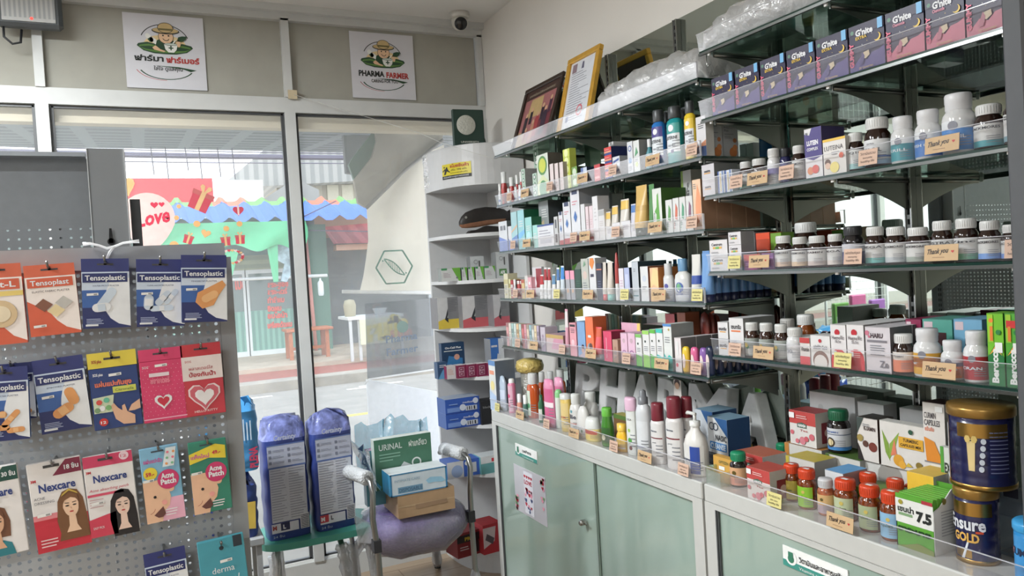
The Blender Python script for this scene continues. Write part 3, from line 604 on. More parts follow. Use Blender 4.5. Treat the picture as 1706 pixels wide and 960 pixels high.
# pale rail across the doors
b = MB(); p = E(365, 467, 15.9); q = E(545, 459, 15.9); b.tube([p, q], .035, mat((216, 220, 218), .5), 8); tag(b.build('washing_rail'), 'pale horizontal pole hung in front of the shop doors', 'pole')
b = MB(); rd = random.Random(8); V = [E(*c, 15.8) for c in ((440, 400), (470, 398), (505, 410), (512, 430), (490, 445), (478, 470), (468, 468), (474, 440), (455, 430))]
V2 = [v+Vector((0, .06, 0)) for v in V]; n = len(V); b.add(V+V2, [tuple(range(n)), tuple(range(2*n-1, n-1, -1))]+[(i, (i+1) % n, n+(i+1) % n, n+i) for i in range(n)], mat((170, 196, 206), .5, noise=.45, nscale=9)); tag(b.build('hanging_cloth'), 'crumpled blue and white cloth tied under the shop roof', 'cloth')
b = MB(); p = E(534, 475, 15.7); b.lathe([(.045, -.22), (.06, -.18), (.06, .05), (.02, .1), (.02, .14), (0, .14)], mat((206, 214, 214), .3), 12, c=p); tag(b.build('hanging_bottle'), 'clear plastic bottle hanging from the pole end outside', 'bottle')
# wooden bench table outside the shop
p0 = E(485, 549, 14.9); p1 = E(552, 546, 14.9); wood = mat((176, 106, 70), .6, noise=.15); t = thing('wooden_table', 'small orange-brown wooden table on the far pavement', 'table', (0, 0, 0))
b = MB(); b.bbox(p0.x-.12, p1.x, 14.7, 15.3, p0.z-.05, p0.z, wood, .01); b.build('tabletop', t)
for x in (p0.x-.04, p1.x-.12):
 for y in (14.78, 15.2):
  b = MB(); b.box(x-.035, x+.035, y-.035, y+.035, .02, p0.z-.05, wood); b.build('leg', t)
b = MB(); b.box(p0.x-.04, p1.x-.12, 14.95, 15.0, .18, .24, wood); b.build('stretcher', t)
# food cart with hand painted sign
pa = E(598, 530, 13.6); pb = E(668, 530, 13.6); pz = E(640, 580, 13.6); t = thing('food_cart', 'white food cart with a hand-painted yellow grill sign across the road', 'cart', (0, 0, 0))
b = MB(); b.box(pa.x-.2, pb.x+.05, 13.6, 14.4, pa.z-.03, pa.z+.02, mat((206, 208, 204), .5)); b.build('counter', t)
for x in (pa.x-.18, pa.x-.02, pb.x-.02):
 b = MB(); b.box(x, x+.05, 13.62, 13.67, .0, pa.z-.03, mat((190, 194, 192), .5)); b.build('leg', t)
b = MB(); b.box(pa.x, pb.x, 13.57, 13.6, pz.z+.1, pa.z-.03, mat((206, 208, 176), .6)); b.text('หมูปิ้ง', mat((226, 206, 60)), (pa.x+.12, 13.565, pa.z-.42), (1, 0, .12), (0, 0, 1), .3, width=.8, bold=.1); b.text('5 บาท', mat((206, 110, 90)), (pa.x+.55, 13.563, pz.z+.18), (1, 0, .05), (0, 0, 1), .13, width=.42, bold=.06); b.build('sign_board', t)
b = MB(); p = E(638, 526, 13.7); b.lathe([(.08, 0), (.13, .1), (.14, .12), (0, .1)], mat((226, 228, 226), .3), 16, c=(p.x, 13.9, pa.z+.02)); tag(b.build('white_bowl'), 'white bowl on top of the food cart', 'bowl')
b = MB(); p = E(585, 520, 13.7); b.lathe([(.1, 0), (.12, .2), (.09, .3), (0, .32)], mat((150, 142, 116), .6), 14, c=(pa.x-.06, 14.0, pa.z+.02)); tag(b.build('storage_jar'), 'dull brown jar at the left end of the food cart', 'jar')
# red awning and far house fronts
t = thing('red_awning', 'small red corrugated awning over the dark shopfront across the street', 'awning', (0, 0, 0)); b = MB()
b.add([E(540, 378, 17.2), E(640, 370, 17.2), E(660, 404, 16.0), E(560, 406, 16.0)], [(0, 1, 2, 3)], banded((180, 44, 54), (206, 80, 86), 3, 'X')); b.add([E(536, 376, 17.2), E(541, 378, 17.2), E(561, 406, 16.0), E(556, 407, 16.0)], [(0, 1, 2, 3)], mat((186, 60, 66))); b.build('canopy', t)
b = MB(); p = E(560, 408, 16.2); b.box(p.x, 7, 16.2, 16.5, p.z-.12, p.z, mat((186, 150, 126), .7)); b.build('beam', t)
b = MB(); b.box(3.4, 9.5, 17.21, 17.25, 2.45, 2.95, mat((176, 140, 112), .7)); b.box(3.4, 9.5, 17.25, 20.5, 0, 3.1, mat((104, 108, 108), .85, noise=.2, nscale=1.2)); b.box(6.0, 9.5, 17.15, 17.25, 0, 2.2, banded((150, 160, 164), (176, 184, 188), 8, 'Z')); tag(b.build('dark_shophouse'), 'dark grey shophouse with a roller shutter right of the green shop', 'building')
b = MB(); a = E(150, 302, 19); c = E(356, 333, 19); b.box(a.x, c.x, 19, 19.2, c.z-.3, E(356, 297, 19).z, mat((206, 50, 58), .6)); tag(b.build('red_billboard'), 'plain red billboard panel above the blue roof', 'billboard')
b = MB(); a = E(357, 300, 20); c = E(440, 340, 20); b.box(a.x, c.x, 20, 21.2, 0, a.z, mat((226, 226, 222), .8)); b.prism([(c.x-.2, a.z-.6), (c.x+1.5, a.z-.6), (c.x+1.5, a.z-.2), (c.x+.9, a.z+.1)], 'y', 20.5, 21.2, mat((150, 150, 146), .8)); tag(b.build('white_house'), 'white rendered house rising behind the blue roof', 'building')
t = thing('old_wooden_house', 'weathered wooden house with a grey tiled roof behind the shops', 'building', (0, 0, 0))
b = MB(); a = E(462, 330, 22); b.box(a.x, a.x+7, 22, 27, 0, a.z+.7, banded((166, 158, 138), (188, 180, 158), 3, 'X')); b.build('wall', t)
b = MB(); z = a.z+.7; b.prism([(a.x-1.6, z-.5), (a.x+1.5, z+2.1), (a.x+8, z+2.1), (a.x+8, z)], 'y', 21.4, 27, banded((138, 140, 136), (164, 164, 158), 4, 'X')); b.build('roof', t)
b = MB();
for i in range(6): b.box(a.x+1.4+i*.42, a.x+1.72+i*.42, 21.95, 22.0, a.z-.4, a.z+.35, mat((212, 206, 180), .4))
b.build('window', t)
# utility cables across the sky
cab = mat((92, 88, 104), .6); rd = random.Random(11)
for i in range(12):
 z0 = 4.0+.075*i+rd.uniform(-.04, .04); z1 = z0-.1-.02*i; sag = .2+.2*rd.random(); r_ = .01+.02*(i in (2, 3, 5, 8)); yy = 14+.12*i
 pts = [(-14+30*k/24, yy, z0+(z1-z0)*k/24-sag*math.sin(PI*k/24)) for k in range(25)]
 b = MB(); b.tube(pts, r_, cab, 5); tag(b.build('utility_cable'), '%s utility cable from the top of the bundle crossing the sky' % ORD[11-i], 'cable', 'utility cables over the street')
for i, pts in enumerate(([(255, 379), (330, 386), (400, 384), (470, 378), (560, 335)], [(258, 391), (320, 395), (400, 384)], [(400, 384), (520, 384), (620, 386)])):
 b = MB(); b.tube([E(x, y, 15.6) for x, y in pts], .012, cab, 5); tag(b.build('drooping_wire'), ('thin dark wire drooping across the green tarpaulin up to the right', 'thin wire low over the left of the green tarpaulin', 'thin wire running straight right from the green tarpaulin')[i], 'wire')
# own awning outside: corrugated soffit, beam, rods
b = MB(); b.box(-5, 2.6, 4.06, 4.14, 2.30, 2.37, mat((226, 214, 190), .6, noise=.08, nscale=3)); tag(b.build('awning_beam'), 'cream fascia beam directly outside above the shopfront glass', 'beam')
def soffit_mat():
 m = bpy.data.materials.new('soffit_sheet'); m.use_nodes = True; nt = m.node_tree; N = nt.nodes.new; b = nt.nodes['Principled BSDF']; b.inputs['Roughness'].default_value = .5
 tc = N('ShaderNodeTexCoord'); br = N('ShaderNodeTexBrick'); br.offset = 0; br.inputs['Scale'].default_value = 1; br.inputs['Brick Width'].default_value = .3; br.inputs['Row Height'].default_value = .2; br.inputs['Mortar Size'].default_value = .04
 br.inputs['Color1'].default_value = lin((104, 114, 120)); br.inputs['Color2'].default_value = lin((112, 122, 128)); br.inputs['Mortar'].default_value = lin((150, 158, 164))
 nt.links.new(tc.outputs['Object'], br.inputs['Vector']); nt.links.new(br.outputs[0], b.inputs['Base Color']); return m
b = MB(); V = [(-5, 4.14, 2.36), (2.6, 4.14, 2.36), (2.6, 6.3, 2.56), (-5, 6.3, 2.56)]; b.add(V+[(x, y, z+.04) for x, y, z in V], [(0, 1, 2, 3), (7, 6, 5, 4), (0, 4, 5, 1), (2, 6, 7, 3), (1, 5, 6, 2), (3, 7, 4, 0)], soffit_mat()); tag(b.build('metal_soffit'), 'grey corrugated metal awning sheet sloping out over the pavement', 'awning')
for i, (px, l) in enumerate(((251, 52), (275, 60), (308, 44), (331, 60), (362, 56), (386, 60))):
 p = E(px, 245, 6.1); q = E(px+6, 245+l*.9, 6.1); b = MB(); b.tube([(p.x, 6.1, 2.54), q], .004, mat((150, 148, 168), .5), 5); tag(b.build('hanging_rod'), '%s thin rod from the left hanging under the metal awning' % ORD[i], 'rod', 'rods under the awning')
# dirty canvas blind, white banner with hexagon emblem, grey translucent sheet and white board
t = thing('canvas_blind', 'dirty folded beige canvas blind hanging diagonally outside the right window', 'blind', (0, 0, 0))
cv = mat((186, 180, 166), .8, noise=.12, nscale=5); b = MB(); pts = [(625, 208), (740, 208), (737, 232), (700, 262), (672, 285), (640, 315), (610, 346), (597, 338), (590, 300), (620, 262), (628, 235)]
F_ = [E(x, y, 4.55) for x, y in pts]; n = len(F_); B_ = [v+Vector((0, .04, 0)) for v in F_]; b.add(F_+B_, [tuple(range(n)), tuple(range(2*n-1, n-1, -1))]+[(i, (i+1) % n, n+(i+1) % n, n+i) for i in range(n)], cv); b.build('canvas', t)
b = MB(); b.tube([E(x, y, 4.53) for x, y in ((610, 347), (672, 286), (738, 233))], .012, mat((150, 148, 142)), 6); b.build('hem', t)
b = MB(); pts = [(581, 275), (588, 262), (625, 215), (630, 232), (612, 278), (590, 300)]; F_ = [E(x, y, 4.6) for x, y in pts]; b.add(F_+[v+Vector((0, .03, 0)) for v in F_], [tuple(range(6)), tuple(range(11, 5, -1))]+[(i, (i+1) % 6, 6+(i+1) % 6, 6+i) for i in range(6)], mat((140, 166, 152), .6)); b.build('green_lining', t)
b = MB(); pts = [(571, 208), (626, 208), (622, 240), (590, 290), (577, 288)]; F_ = [E(x, y, 4.9) for x, y in pts]; b.add(F_+[v+Vector((0, .05, 0)) for v in F_], [tuple(range(5)), tuple(range(9, 4, -1))]+[(i, (i+1) % 5, 5+(i+1) % 5, 5+i) for i in range(5)], mat((140, 144, 144), .6, noise=.1, nscale=5)); tag(b.build('awning_gusset'), 'grey triangular metal side panel of the awning behind the canvas', 'panel')
t = thing('hanging_banner', 'off-white fabric banner with a green hexagon emblem outside the right window', 'banner', (0, 0, 0))
bn = mat((236, 230, 214), .8, noise=.04, nscale=2); b = MB(); Lp = [(672, 275), (640, 300), (611, 345), (613, 372), (614, 400), (610, 430), (605, 460), (599, 484)]; Rp = [(712, 240), (714, 290), (716, 330), (718, 360), (718, 395), (719, 425), (719, 455), (720, 487)]
V = []
for k in range(8):
 a = E(*Lp[k], 4.8); c = E(*Rp[k], 4.8); c.x += .12
 for j in range(9): u = j/8; p = a.lerp(c, u); p.y += .012*math.sin(u*9+k*.6); V.append(p)
b.add(V, [(k*9+j, (k+1)*9+j, (k+1)*9+j+1, k*9+j+1) for k in range(7) for j in range(8)], bn, True); b.build('fabric', t)
b = MB(); b.tube([E(570, 486, 4.8), E(725, 488, 4.8)], .012, mat((222, 222, 218), .4), 8); b.build('bottom_bar', t)
gg = mat((50, 120, 88), .5); c = E(657, 445, 4.76); r = (E(687, 445, 4.76)-c).length; b = MB()
hx = [c+Vector((r*math.cos(PI/3*i), 0, r*math.sin(PI/3*i))) for i in range(6)]
for i in range(6):
 a_, b_ = hx[i], hx[(i+1) % 6]; b.tube([a_, b_], .0055, gg, 6)
for s in (0, 1):
 pts = [c+Vector((r*(-.6+1.2*k/12)*.9, -.002, -r*(-.6+1.2*k/12)*.75+r*.22*math.sin(PI*(k/12))*(1 if s else -1))) for k in range(13)]; b.tube(pts, .004, gg, 5)
for k in range(3, 10):
 a_ = c+Vector((r*(-.6+1.2*k/12)*.9, 0, -r*(-.6+1.2*k/12)*.75)); b.tube([a_+Vector((0, 0, r*.2*math.sin(PI*k/12))), a_-Vector((0, 0, r*.2*math.sin(PI*k/12)))], .0018, gg, 5)
for s in (-1, 1): b.disc(c+Vector((s*r*.62, -.002, -s*r*.35)), (1, 0, 0), (0, 0, 1), .009, gg, 3)
b.build('hexagon_emblem', t)
t = thing('smoked_sheet', 'smoky translucent sheet with shop wording hanging outside below the banner', 'sheet', (0, 0, 0))
b = MB(); pts = [E(*c, 4.95) for c in ((608, 506), (722, 497), (722, 617), (612, 631))]; pts[1].x += .15; pts[2].x += .15; b.add(pts, [(0, 1, 2, 3)], clear((96, 100, 104), .5, .12, .1, tint=(170, 174, 178))); b.build('sheet', t)
b = MB(); nv = mat((60, 84, 112), .5); p = E(665, 570, 4.93); b.text('Pharma', nv, p+Vector((-.09, 0, 0)), (1, 0, .05), (0, 0, 1), .05, width=.22, bold=.02); b.text('Farmer', nv, p+Vector((-.09, 0, -.085)), (1, 0, .05), (0, 0, 1), .05, width=.22, bold=.02); b.disc(p+Vector((.03, 0, .1)), (1, 0, 0), (0, 0, 1), .04, mat((70, 110, 96))); b.build('lettering', t)
b = MB(); b.tube([E(608, 640, 4.94), E(615, 632, 4.94), E(722, 616, 4.94)], .006, mat((222, 222, 220)), 6); b.build('bottom_rod', t)
b = MB(); pts = [E(*c, 5.0) for c in ((612, 633), (740, 655), (740, 800), (622, 800))]; pts[2].z = -.07; pts[3].z = -.07; F_ = pts; b.add(F_+[v+Vector((0, .04, 0)) for v in F_], [(0, 1, 2, 3), (7, 6, 5, 4)]+[(i, (i+1) % 4, 4+(i+1) % 4, 4+i) for i in range(4)], mat((222, 224, 226), .5)); tag(b.build('white_board'), 'plain white board with a sloping top standing outside the right window', 'board')
GY = 1.75
gm_ = mat((150, 153, 156), .5, noise=.03); pe = perforated((156, 159, 162), .0168, .0036)
t = thing('pegboard_gondola', 'grey perforated steel display rack hung with plaster packets', 'display rack', (0, 0, 0))
gxr = .165; gz = z_at(gxr, GY, 405)
b = MB(); b.box(-1.0, gxr-.03, GY, GY+.002, .35, gz-.04, pe); b.build('perforated_panel', t)
b = MB(); b.box(-1.0, gxr-.012, GY-.012, GY+.02, gz-.045, gz, gm_); b.build('top_rail', t)
b = MB(); b.box(gxr-.03, gxr-.0, GY-.004, GY+.03, Z0, gz-.03, gm_); b.build('side_post', t)
b = MB(); b.box(-1.0, gxr+.0, GY-.0, GY+.66, Z0, .35, gm_); b.build('base', t)
pe2 = perforated((120, 123, 126), .0168, .0036)
for nm, x, o in (('side_panel', gxr-.004, 0),):
 b = MB(); b.box(0, .6, -.001, .001, 0, gz-.42, pe2); s = b.build(nm, t); s.location = (x, GY+.03, .36); s.rotation_euler = (0, 0, PI/2)
b = MB(); b.box(gxr-.03, gxr, GY+.63, GY+.66, .3, 1.6, mat((90, 93, 96), .5));
z = .5
while z < 1.57: b.box(gxr, gxr+.0008, GY+.638, GY+.643, z, z+.014, slot); b.box(gxr, gxr+.0008, GY+.648, GY+.653, z, z+.014, slot); z += .025
b.build('upright', t)
b = MB(); b.box(gxr-.25, gxr-.03, GY+.66, GY+.662, .35, 1.6, pe2); b.build('back_panel', t)
# taller header panels standing behind it
p0 = on_plane(0, 266, 1, 2.6); p1 = on_plane(144, 265, 1, 2.6); dk2 = mat((112, 115, 118), .5)
t = thing('display_header', 'tall dark grey steel header panel behind the plaster rack', 'panel', (0, 0, 0))
pz_ = perforated((110, 113, 116), .0263, .0035)
b = MB(); b.box(-1.4, p1.x, 2.6, 2.62, 1.70, p1.z, dk2); b.build('panel', t); b = MB(); b.box(-1.4, p1.x, 2.6, 2.602, .6, 1.70, pz_); b.build('perforated_strip', t)
b = MB(); b.box(-1.4, p1.x+.0, 2.55, 2.6, p1.z-.0, p1.z+.012, dk2); b.build('top_edge', t)
a = on_plane(143, 247, 1, 2.45); c = on_plane(203, 247, 1, 2.45); t = thing('metal_column', 'plain grey sheet metal column rising above the plaster rack', 'column', (0, 0, 0))
b = MB(); b.box(a.x, c.x+.005, 2.45, 2.53, Z0, a.z, mat((124, 126, 128), .55, noise=.04, nscale=6)); b.box(a.x, a.x+.002, 2.447, 2.45, .5, a.z, mat((190, 192, 192))); b.box(c.x+.003, c.x+.005, 2.447, 2.45, .5, a.z, mat((190, 192, 192))); b.build('column_body', t)
b = MB(); q = on_plane(185, 398, 1, 2.444); b.add([q+Vector(v) for v in ((-.006, 0, -.012), (.006, 0, -.012), (.003, 0, .03), (-.003, 0, .03))], [(0, 1, 2, 3)], slot); b.disc(q+Vector((0, 0, -.008)), (1, 0, 0), (0, 0, 1), .01, slot, 12); b.build('keyhole_slot', t)
d = on_plane(233, 332, 1, 2.5); b = MB(); b.box(c.x+.01, d.x, 2.5, 2.56, Z0, d.z, mat((78, 81, 84), .55)); tag(b.build('narrow_post'), 'narrow dark grey post right of the metal column', 'post')
# white twisted plastic tie over the rail
b = MB(); w_ = clear((240, 240, 240), .8, .15, .2); pts = [on_plane(*c, 1, GY-.02) for c in ((138, 407), (150, 406), (165, 409), (178, 414), (190, 411), (205, 405), (220, 403), (232, 402))]; b.tube(pts, .003, w_, 6, rs=[.004, .003, .0025, .003, .0025, .0025, .003, .0045]); b.tube([on_plane(*c, 1, GY-.02) for c in ((190, 411), (183, 420), (177, 434))], .003, w_, 6); tag(b.build('plastic_tie'), 'white twisted plastic tie knotted on the plaster rack top rail', 'tie')
def hang(name, label, cx_px, top_px, bot_px, l_px, r_px, off, tilt, art, tab=.16, group=None, cut=0.0):
 """hanging packet: pixel bounds on the photo, 'off' metres in front of the pegboard; hook passes through it"""
 Yp = GY-off; c = on_plane(cx_px, (top_px+bot_px)/2, 1, Yp); T = on_plane(cx_px, top_px, 1, Yp); B = on_plane(cx_px, bot_px, 1, Yp); L = on_plane(l_px, (top_px+bot_px)/2, 1, Yp); R = on_plane(r_px, (top_px+bot_px)/2, 1, Yp)
 w = R.x-L.x; h = T.z-B.z; o = thing(name, label, 'packet', ((L.x+R.x)/2, Yp, B.z), group=group); o.rotation_euler = (0, tilt, 0)
 return o, w, h
def local(w, h, y=-.001):
 return lambda u, v, k=1: Vector(((u-.5)*w, y-.0004*k, v*h))
XV, ZV = (1, 0, 0), (0, 0, 1)
steel = mirror_mat((140, 142, 142), .3)
def hook(o, w, h, off, v=.93):
 b = MB(); z = v*h; b.tube([(0, off, z+.006), (0, -.02, z+.004), (0, -.03, z+.014)], .0022, steel, 6); b.build('hook', o)
def tabbed(o, w, h, col, depth, tab, body_col, n=1, hole=True):
 """folded box with a header tab"""
 b = MB(); b.bbox(-w/2, w/2, 0, depth, 0, h*(1-tab), mat(body_col, .45), .0012); b.box(-w/2, w/2, 0, .0012, h*(1-tab), h, mat(col, .45)); q = local(w, h, 0)
 b.quad(q(0, 1-tab-.0), q(1, 1-tab), q(1, 1), q(0, 1), mat(col, .45))
 if hole: b.quad(q(.33, 1-tab*.5, 2), q(.67, 1-tab*.5, 2), q(.67, 1-tab*.36, 2), q(.33, 1-tab*.36, 2), mat((60, 60, 66))); b.disc(q(.5, 1-tab*.38, 2), XV, ZV, w*.035, mat((60, 60, 66)), 10)
 return b, q
def price(b, q, u, v, w, h, s=.16):
 wh = mat((226, 226, 222), .5); b.quad(q(u, v, 8), q(u+s, v+.005, 8), q(u+s, v+.04, 8), q(u, v+.035, 8), wh); b.quad(q(u+s*.6, v+.008, 9), q(u+s*.9, v+.01, 9), q(u+s*.9, v+.03, 9), q(u+s*.6, v+.028, 9), mat((150, 150, 150)))
def curve_white(b, q, navy, white, seed=0):
 pts = [(1, 1)]+[(1-.55*math.cos(PI/2*k/8)-.0, 1-.95*math.sin(PI/2*k/8)**.9) for k in range(9)]
 P_ = [(.35+.02*k, 0.78-.0*k) for k in range(0)]
 pts = [(1.0, .0+.02), (1.0, .72)]+[(.62, .72)]+[(.45+.17*(1-math.sin(t))*1.0, .72-.35*t/1.4) for t in (.35, .7, 1.05, 1.4)]+[(.47, .26), (.58, .14), (.75, .06)]
 b.add([q(u, v, 2) for u, v in pts], [tuple(range(len(pts)))[::-1]], white)
def lines(b, q, u0, u1, v0, n, dv, m, k=5, seed=1, th=.4):
 rd = random.Random(seed)
 for i in range(n):
  uu = u0+(u1-u0)*rd.uniform(.6, 1); v = v0-i*dv; b.quad(q(u0, v, k), q(uu, v, k), q(uu, v+dv*th, k), q(u0, v+dv*th, k), m)
def strip_shape(b, q, w, h, cu, cv, L, W, ang, m, k=4, pad=None):
 """rounded plaster strip drawn at centre cu,cv (unit coords), size in metres"""
 c = q(cu, cv, k); pts = []
 for s in (1, -1):
  for i in range(7):
   t = -PI/2+PI*i/6; x = s*(L/2-W/2+W/2*math.cos(t)); y = s*W/2*math.sin(t); pts.append(c+Vector((x*math.cos(ang)-y*math.sin(ang), 0, x*math.sin(ang)+y*math.cos(ang))))
 b.add(pts, [tuple(range(14))], m)
 if pad:
  P4 = [(-W*.4, -W*.4), (W*.4, -W*.4), (W*.4, W*.4), (-W*.4, W*.4)]; b.add([c+Vector((x*math.cos(ang)-y*math.sin(ang), -.0004, x*math.sin(ang)+y*math.cos(ang))) for x, y in P4], [(0, 1, 2, 3)], pad)
navy = mat((34, 44, 98), .4); navy2 = mat((58, 96, 160), .4); wht = mat((222, 224, 226), .4); orange = mat((206, 92, 62), .4)
def blue_pack(o, w, h, kind, off):
 b, q = tabbed(o, w, h, (44, 52, 110), .018, .19, (60, 92, 150))
 b.quad(q(0, 0, 1), q(1, 0, 1), q(1, .3, 1), q(0, .3, 1), navy); b.quad(q(0, .3, 1), q(1, .3, 1), q(1, .55, 1), q(0, .55, 1), navy2); b.quad(q(0, .55, 1), q(1, .55, 1), q(1, .81, 1), q(0, .81, 1), mat((196, 208, 224), .4))
 curve_white(b, q, navy, wht); b.quad(q(.02, .66, 3), q(.96, .66, 3), q(.96, .79, 3), q(.02, .79, 3), navy)
 b.text('Tensoplastic', wht, q(.07, .69, 4), XV, ZV, h*.075, width=w*.84, bold=.02)
 b.text({'clear': 'WATER PROOF PLASTER', 'assorted': 'CLEAR ASSORTED PLASTER', 'finger': 'FINGERTIP PLASTER', 'embossed': 'EMBOSSED PLASTER', 'mixed': 'ASSORTED PLASTER'}[kind], mat((60, 70, 100)), q(.22, .6, 4), XV, ZV, h*.022, width=w*.56)
 pale = mat((196, 208, 220), .35); tanp = mat((214, 150, 92), .5); padc = mat((226, 176, 122), .5)
 if kind == 'clear': strip_shape(b, q, w, h, .5, .42, w*.62, w*.2, .95, pale); strip_shape(b, q, w, h, .4, .3, w*.4, w*.2, .1, wht, 5, pale)
 if kind == 'assorted':
  for (u, v, L, W, a) in ((.25, .36, .36, .2, 1.5), (.55, .42, .42, .15, .8), (.72, .44, .42, .12, .9), (.52, .27, .5, .13, .05)): strip_shape(b, q, w, h, u, v, w*L, w*W, a, pale, 4, wht)
 if kind == 'finger': b.add([q(u, v, 5) for u, v in ((.3, .3), (.45, .2), (.7, .25), (.82, .4), (.98, .55), (.9, .62), (.6, .52), (.35, .44))], [tuple(range(8))], tanp); strip_shape(b, q, w, h, .62, .38, w*.4, w*.18, .5, padc, 6)
 if kind == 'embossed': strip_shape(b, q, w, h, .68, .46, w*.42, w*.22, 1.9, tanp, 5); strip_shape(b, q, w, h, .48, .28, w*.46, w*.22, .5, tanp, 6, padc)
 if kind == 'mixed':
  for (u, v, L, W, a) in ((.15, .3, .4, .12, .6), (.42, .36, .2, .18, 0), (.6, .3, .55, .14, .85), (.3, .18, .55, .14, .0), (.7, .14, .4, .14, .05)): strip_shape(b, q, w, h, u, v, w*L, w*W, a, tanp, 5, padc)
 lines(b, q, .08, .5, .13, 4, .022, mat((170, 180, 210)), seed=3); price(b, q, .1, .47, w, h, .24)
 b.quad(q(.06, .035, 5), q(.32, .035, 5), q(.32, .06, 5), q(.06, .06, 5), wht); b.build('carton', o); hook(o, w, h, off)
def orange_pack(o, w, h, kind, off):
 b, q = tabbed(o, w, h, (206, 98, 68), .018, .17, (224, 120, 84)); b.quad(q(0, 0, 1), q(1, 0, 1), q(1, .83, 1), q(0, .83, 1), mat((236, 226, 220), .4)); b.add([q(u, v, 2) for u, v in ((0, 0), (1, 0), (1, .03), (.72, .1), (.55, .2), (.4, .34), (0, .5))], [tuple(range(7))], orange)
 b.quad(q(.04, .68, 3), q(.94, .68, 3), q(.94, .81, 3), q(.04, .81, 3), orange); b.text('Tensoplast' if kind == 'fabric' else 'First-L', wht, q(.1, .71, 4), XV, ZV, h*.075, width=w*.76, bold=.02)
 if kind == 'fabric':
  b.text('ELASTIC FABRIC PLASTER', mat((80, 70, 70)), q(.12, .61, 4), XV, ZV, h*.03, width=w*.74)
  for (u, v, c) in ((.32, .43, (128, 84, 66)), (.72, .45, (190, 186, 180)), (.55, .34, (226, 206, 160))): b.add([q(u, v, 5)+Vector((w*x, 0, w*y)) for x, y in ((-.18, 0), (0, -.15), (.18, 0), (0, .15))], [(0, 1, 2, 3)], mat(c, .6))
 else:
  b.quad(q(0, .6, 3), q(1, .6, 3), q(1, .66, 3), q(0, .66, 3), mat((222, 196, 110))); b.disc(q(.5, .38, 5), XV, ZV, w*.34, mat((206, 180, 140))); b.disc(q(.5, .38, 6), XV, ZV, w*.2, mat((226, 210, 180)))
 price(b, q, .08, .12, w, h, .25); b.build('carton', o); hook(o, w, h, off)
# top row of packs
o, w, h = hang('plaster_packet', 'orange plaster packet cut off by the left edge, top row', 0, 440, 575, -38, 42, .05, -.02, None); orange_pack(o, w, h, 'l', .05)
o, w, h = hang('plaster_packet', 'orange and white fabric plaster packet with brown and grey squares, top row', 90, 440, 558, 47, 132, .05, -.035, None); orange_pack(o, w, h, 'fabric', .05)
TB = 'blue and white plaster packets'
for (l, cx, tp, bt, lp, rp, off, tilt, kind) in (('blue plaster packet showing a clear bent strip, middle of the top row', 174, 431, 547, 134, 214, .05, .035, 'clear'), ('blue plaster packet with several clear strips, second from right in the top row', 264, 432, 544, 224, 304, .05, .05, 'assorted'), ('blue plaster packet with a tan fingertip plaster, right end of the top row', 337, 425, 537, 299, 375, .07, .05, 'finger'),
 ('blue packet of assorted tan plasters at the left edge, second row, behind', 28, 605, 700, -10, 58, .03, -.0, 'mixed'), ('blue packet of assorted tan strips cut by the left edge, front of second row', 8, 612, 735, -32, 46, .07, .03, 'mixed'), ('blue plaster packet with one bent tan strip, second row', 107, 595, 718, 65, 150, .05, -.06, 'embossed'),
 ('blue plaster packet cut off by the bottom edge below the acne packets', 283, 915, 1030, 248, 318, .05, -.05, 'clear')):
 o, w, h = hang('plaster_packet', l, cx, tp, bt, lp, rp, off, tilt, None, group=TB); blue_pack(o, w, h, kind, off)
# yellow and navy packet with hands
o, w, h = hang('plaster_packet', 'yellow-topped navy packet picturing hands with small plasters, second row', 194, 585, 713, 153, 235, .05, -.035, None)
b, q = tabbed(o, w, h, (216, 196, 70), .016, .2, (40, 62, 116)); skin_ = mat((214, 170, 140), .5)
b.text('แผ่นแปะกันยุง', mat((222, 120, 90)), q(.1, .56, 4), XV, ZV, h*.06, width=w*.75, bold=.04); b.quad(q(.45, .46, 3), q(.93, .46, 3), q(.93, .54, 3), q(.45, .54, 3), mat((196, 200, 90))); b.text('Citronella', mat((50, 90, 60)), q(.5, .48, 4), XV, ZV, h*.035, width=w*.38); b.text('SOS plus', wht, q(.08, .7, 4), XV, ZV, h*.035, width=w*.2, bold=.03)
b.text('SOS plus', mat((160, 60, 50)), q(.08, .87, 4), XV, ZV, h*.04, width=w*.2, bold=.03); b.quad(q(.03, .22, 3), q(.4, .22, 3), q(.46, .44, 3), q(.03, .42, 3), mat((196, 206, 176)))
for (u, v, c) in ((.15, .36, (206, 80, 70)), (.3, .38, (100, 180, 150)), (.2, .28, (226, 226, 226)), (.33, .28, (120, 170, 110)), (.1, .26, (120, 150, 110))): b.disc(q(u, v, 5), XV, ZV, w*.06, mat(c))
b.add([q(u, v, 5) for u, v in ((.38, .3), (.44, .33), (.52, .26), (.6, .22), (.6, .28), (.66, .3), (.7, .2), (.85, .14), (.84, .03), (.6, .04), (.45, .12))], [tuple(range(11))], skin_); b.add([q(u, v, 5) for u, v in ((.72, .2), (.8, .28), (.98, .34), (.98, .22), (.85, .2))], [tuple(range(5))], skin_); b.disc(q(.2, .1, 4), XV, ZV, w*.09, mat((196, 52, 46))); b.text('12', wht, q(.14, .08, 5), XV, ZV, h*.035, width=w*.11, bold=.03); price(b, q, .4, .68, w, h, .26); b.build('carton', o); hook(o, w, h, .05)
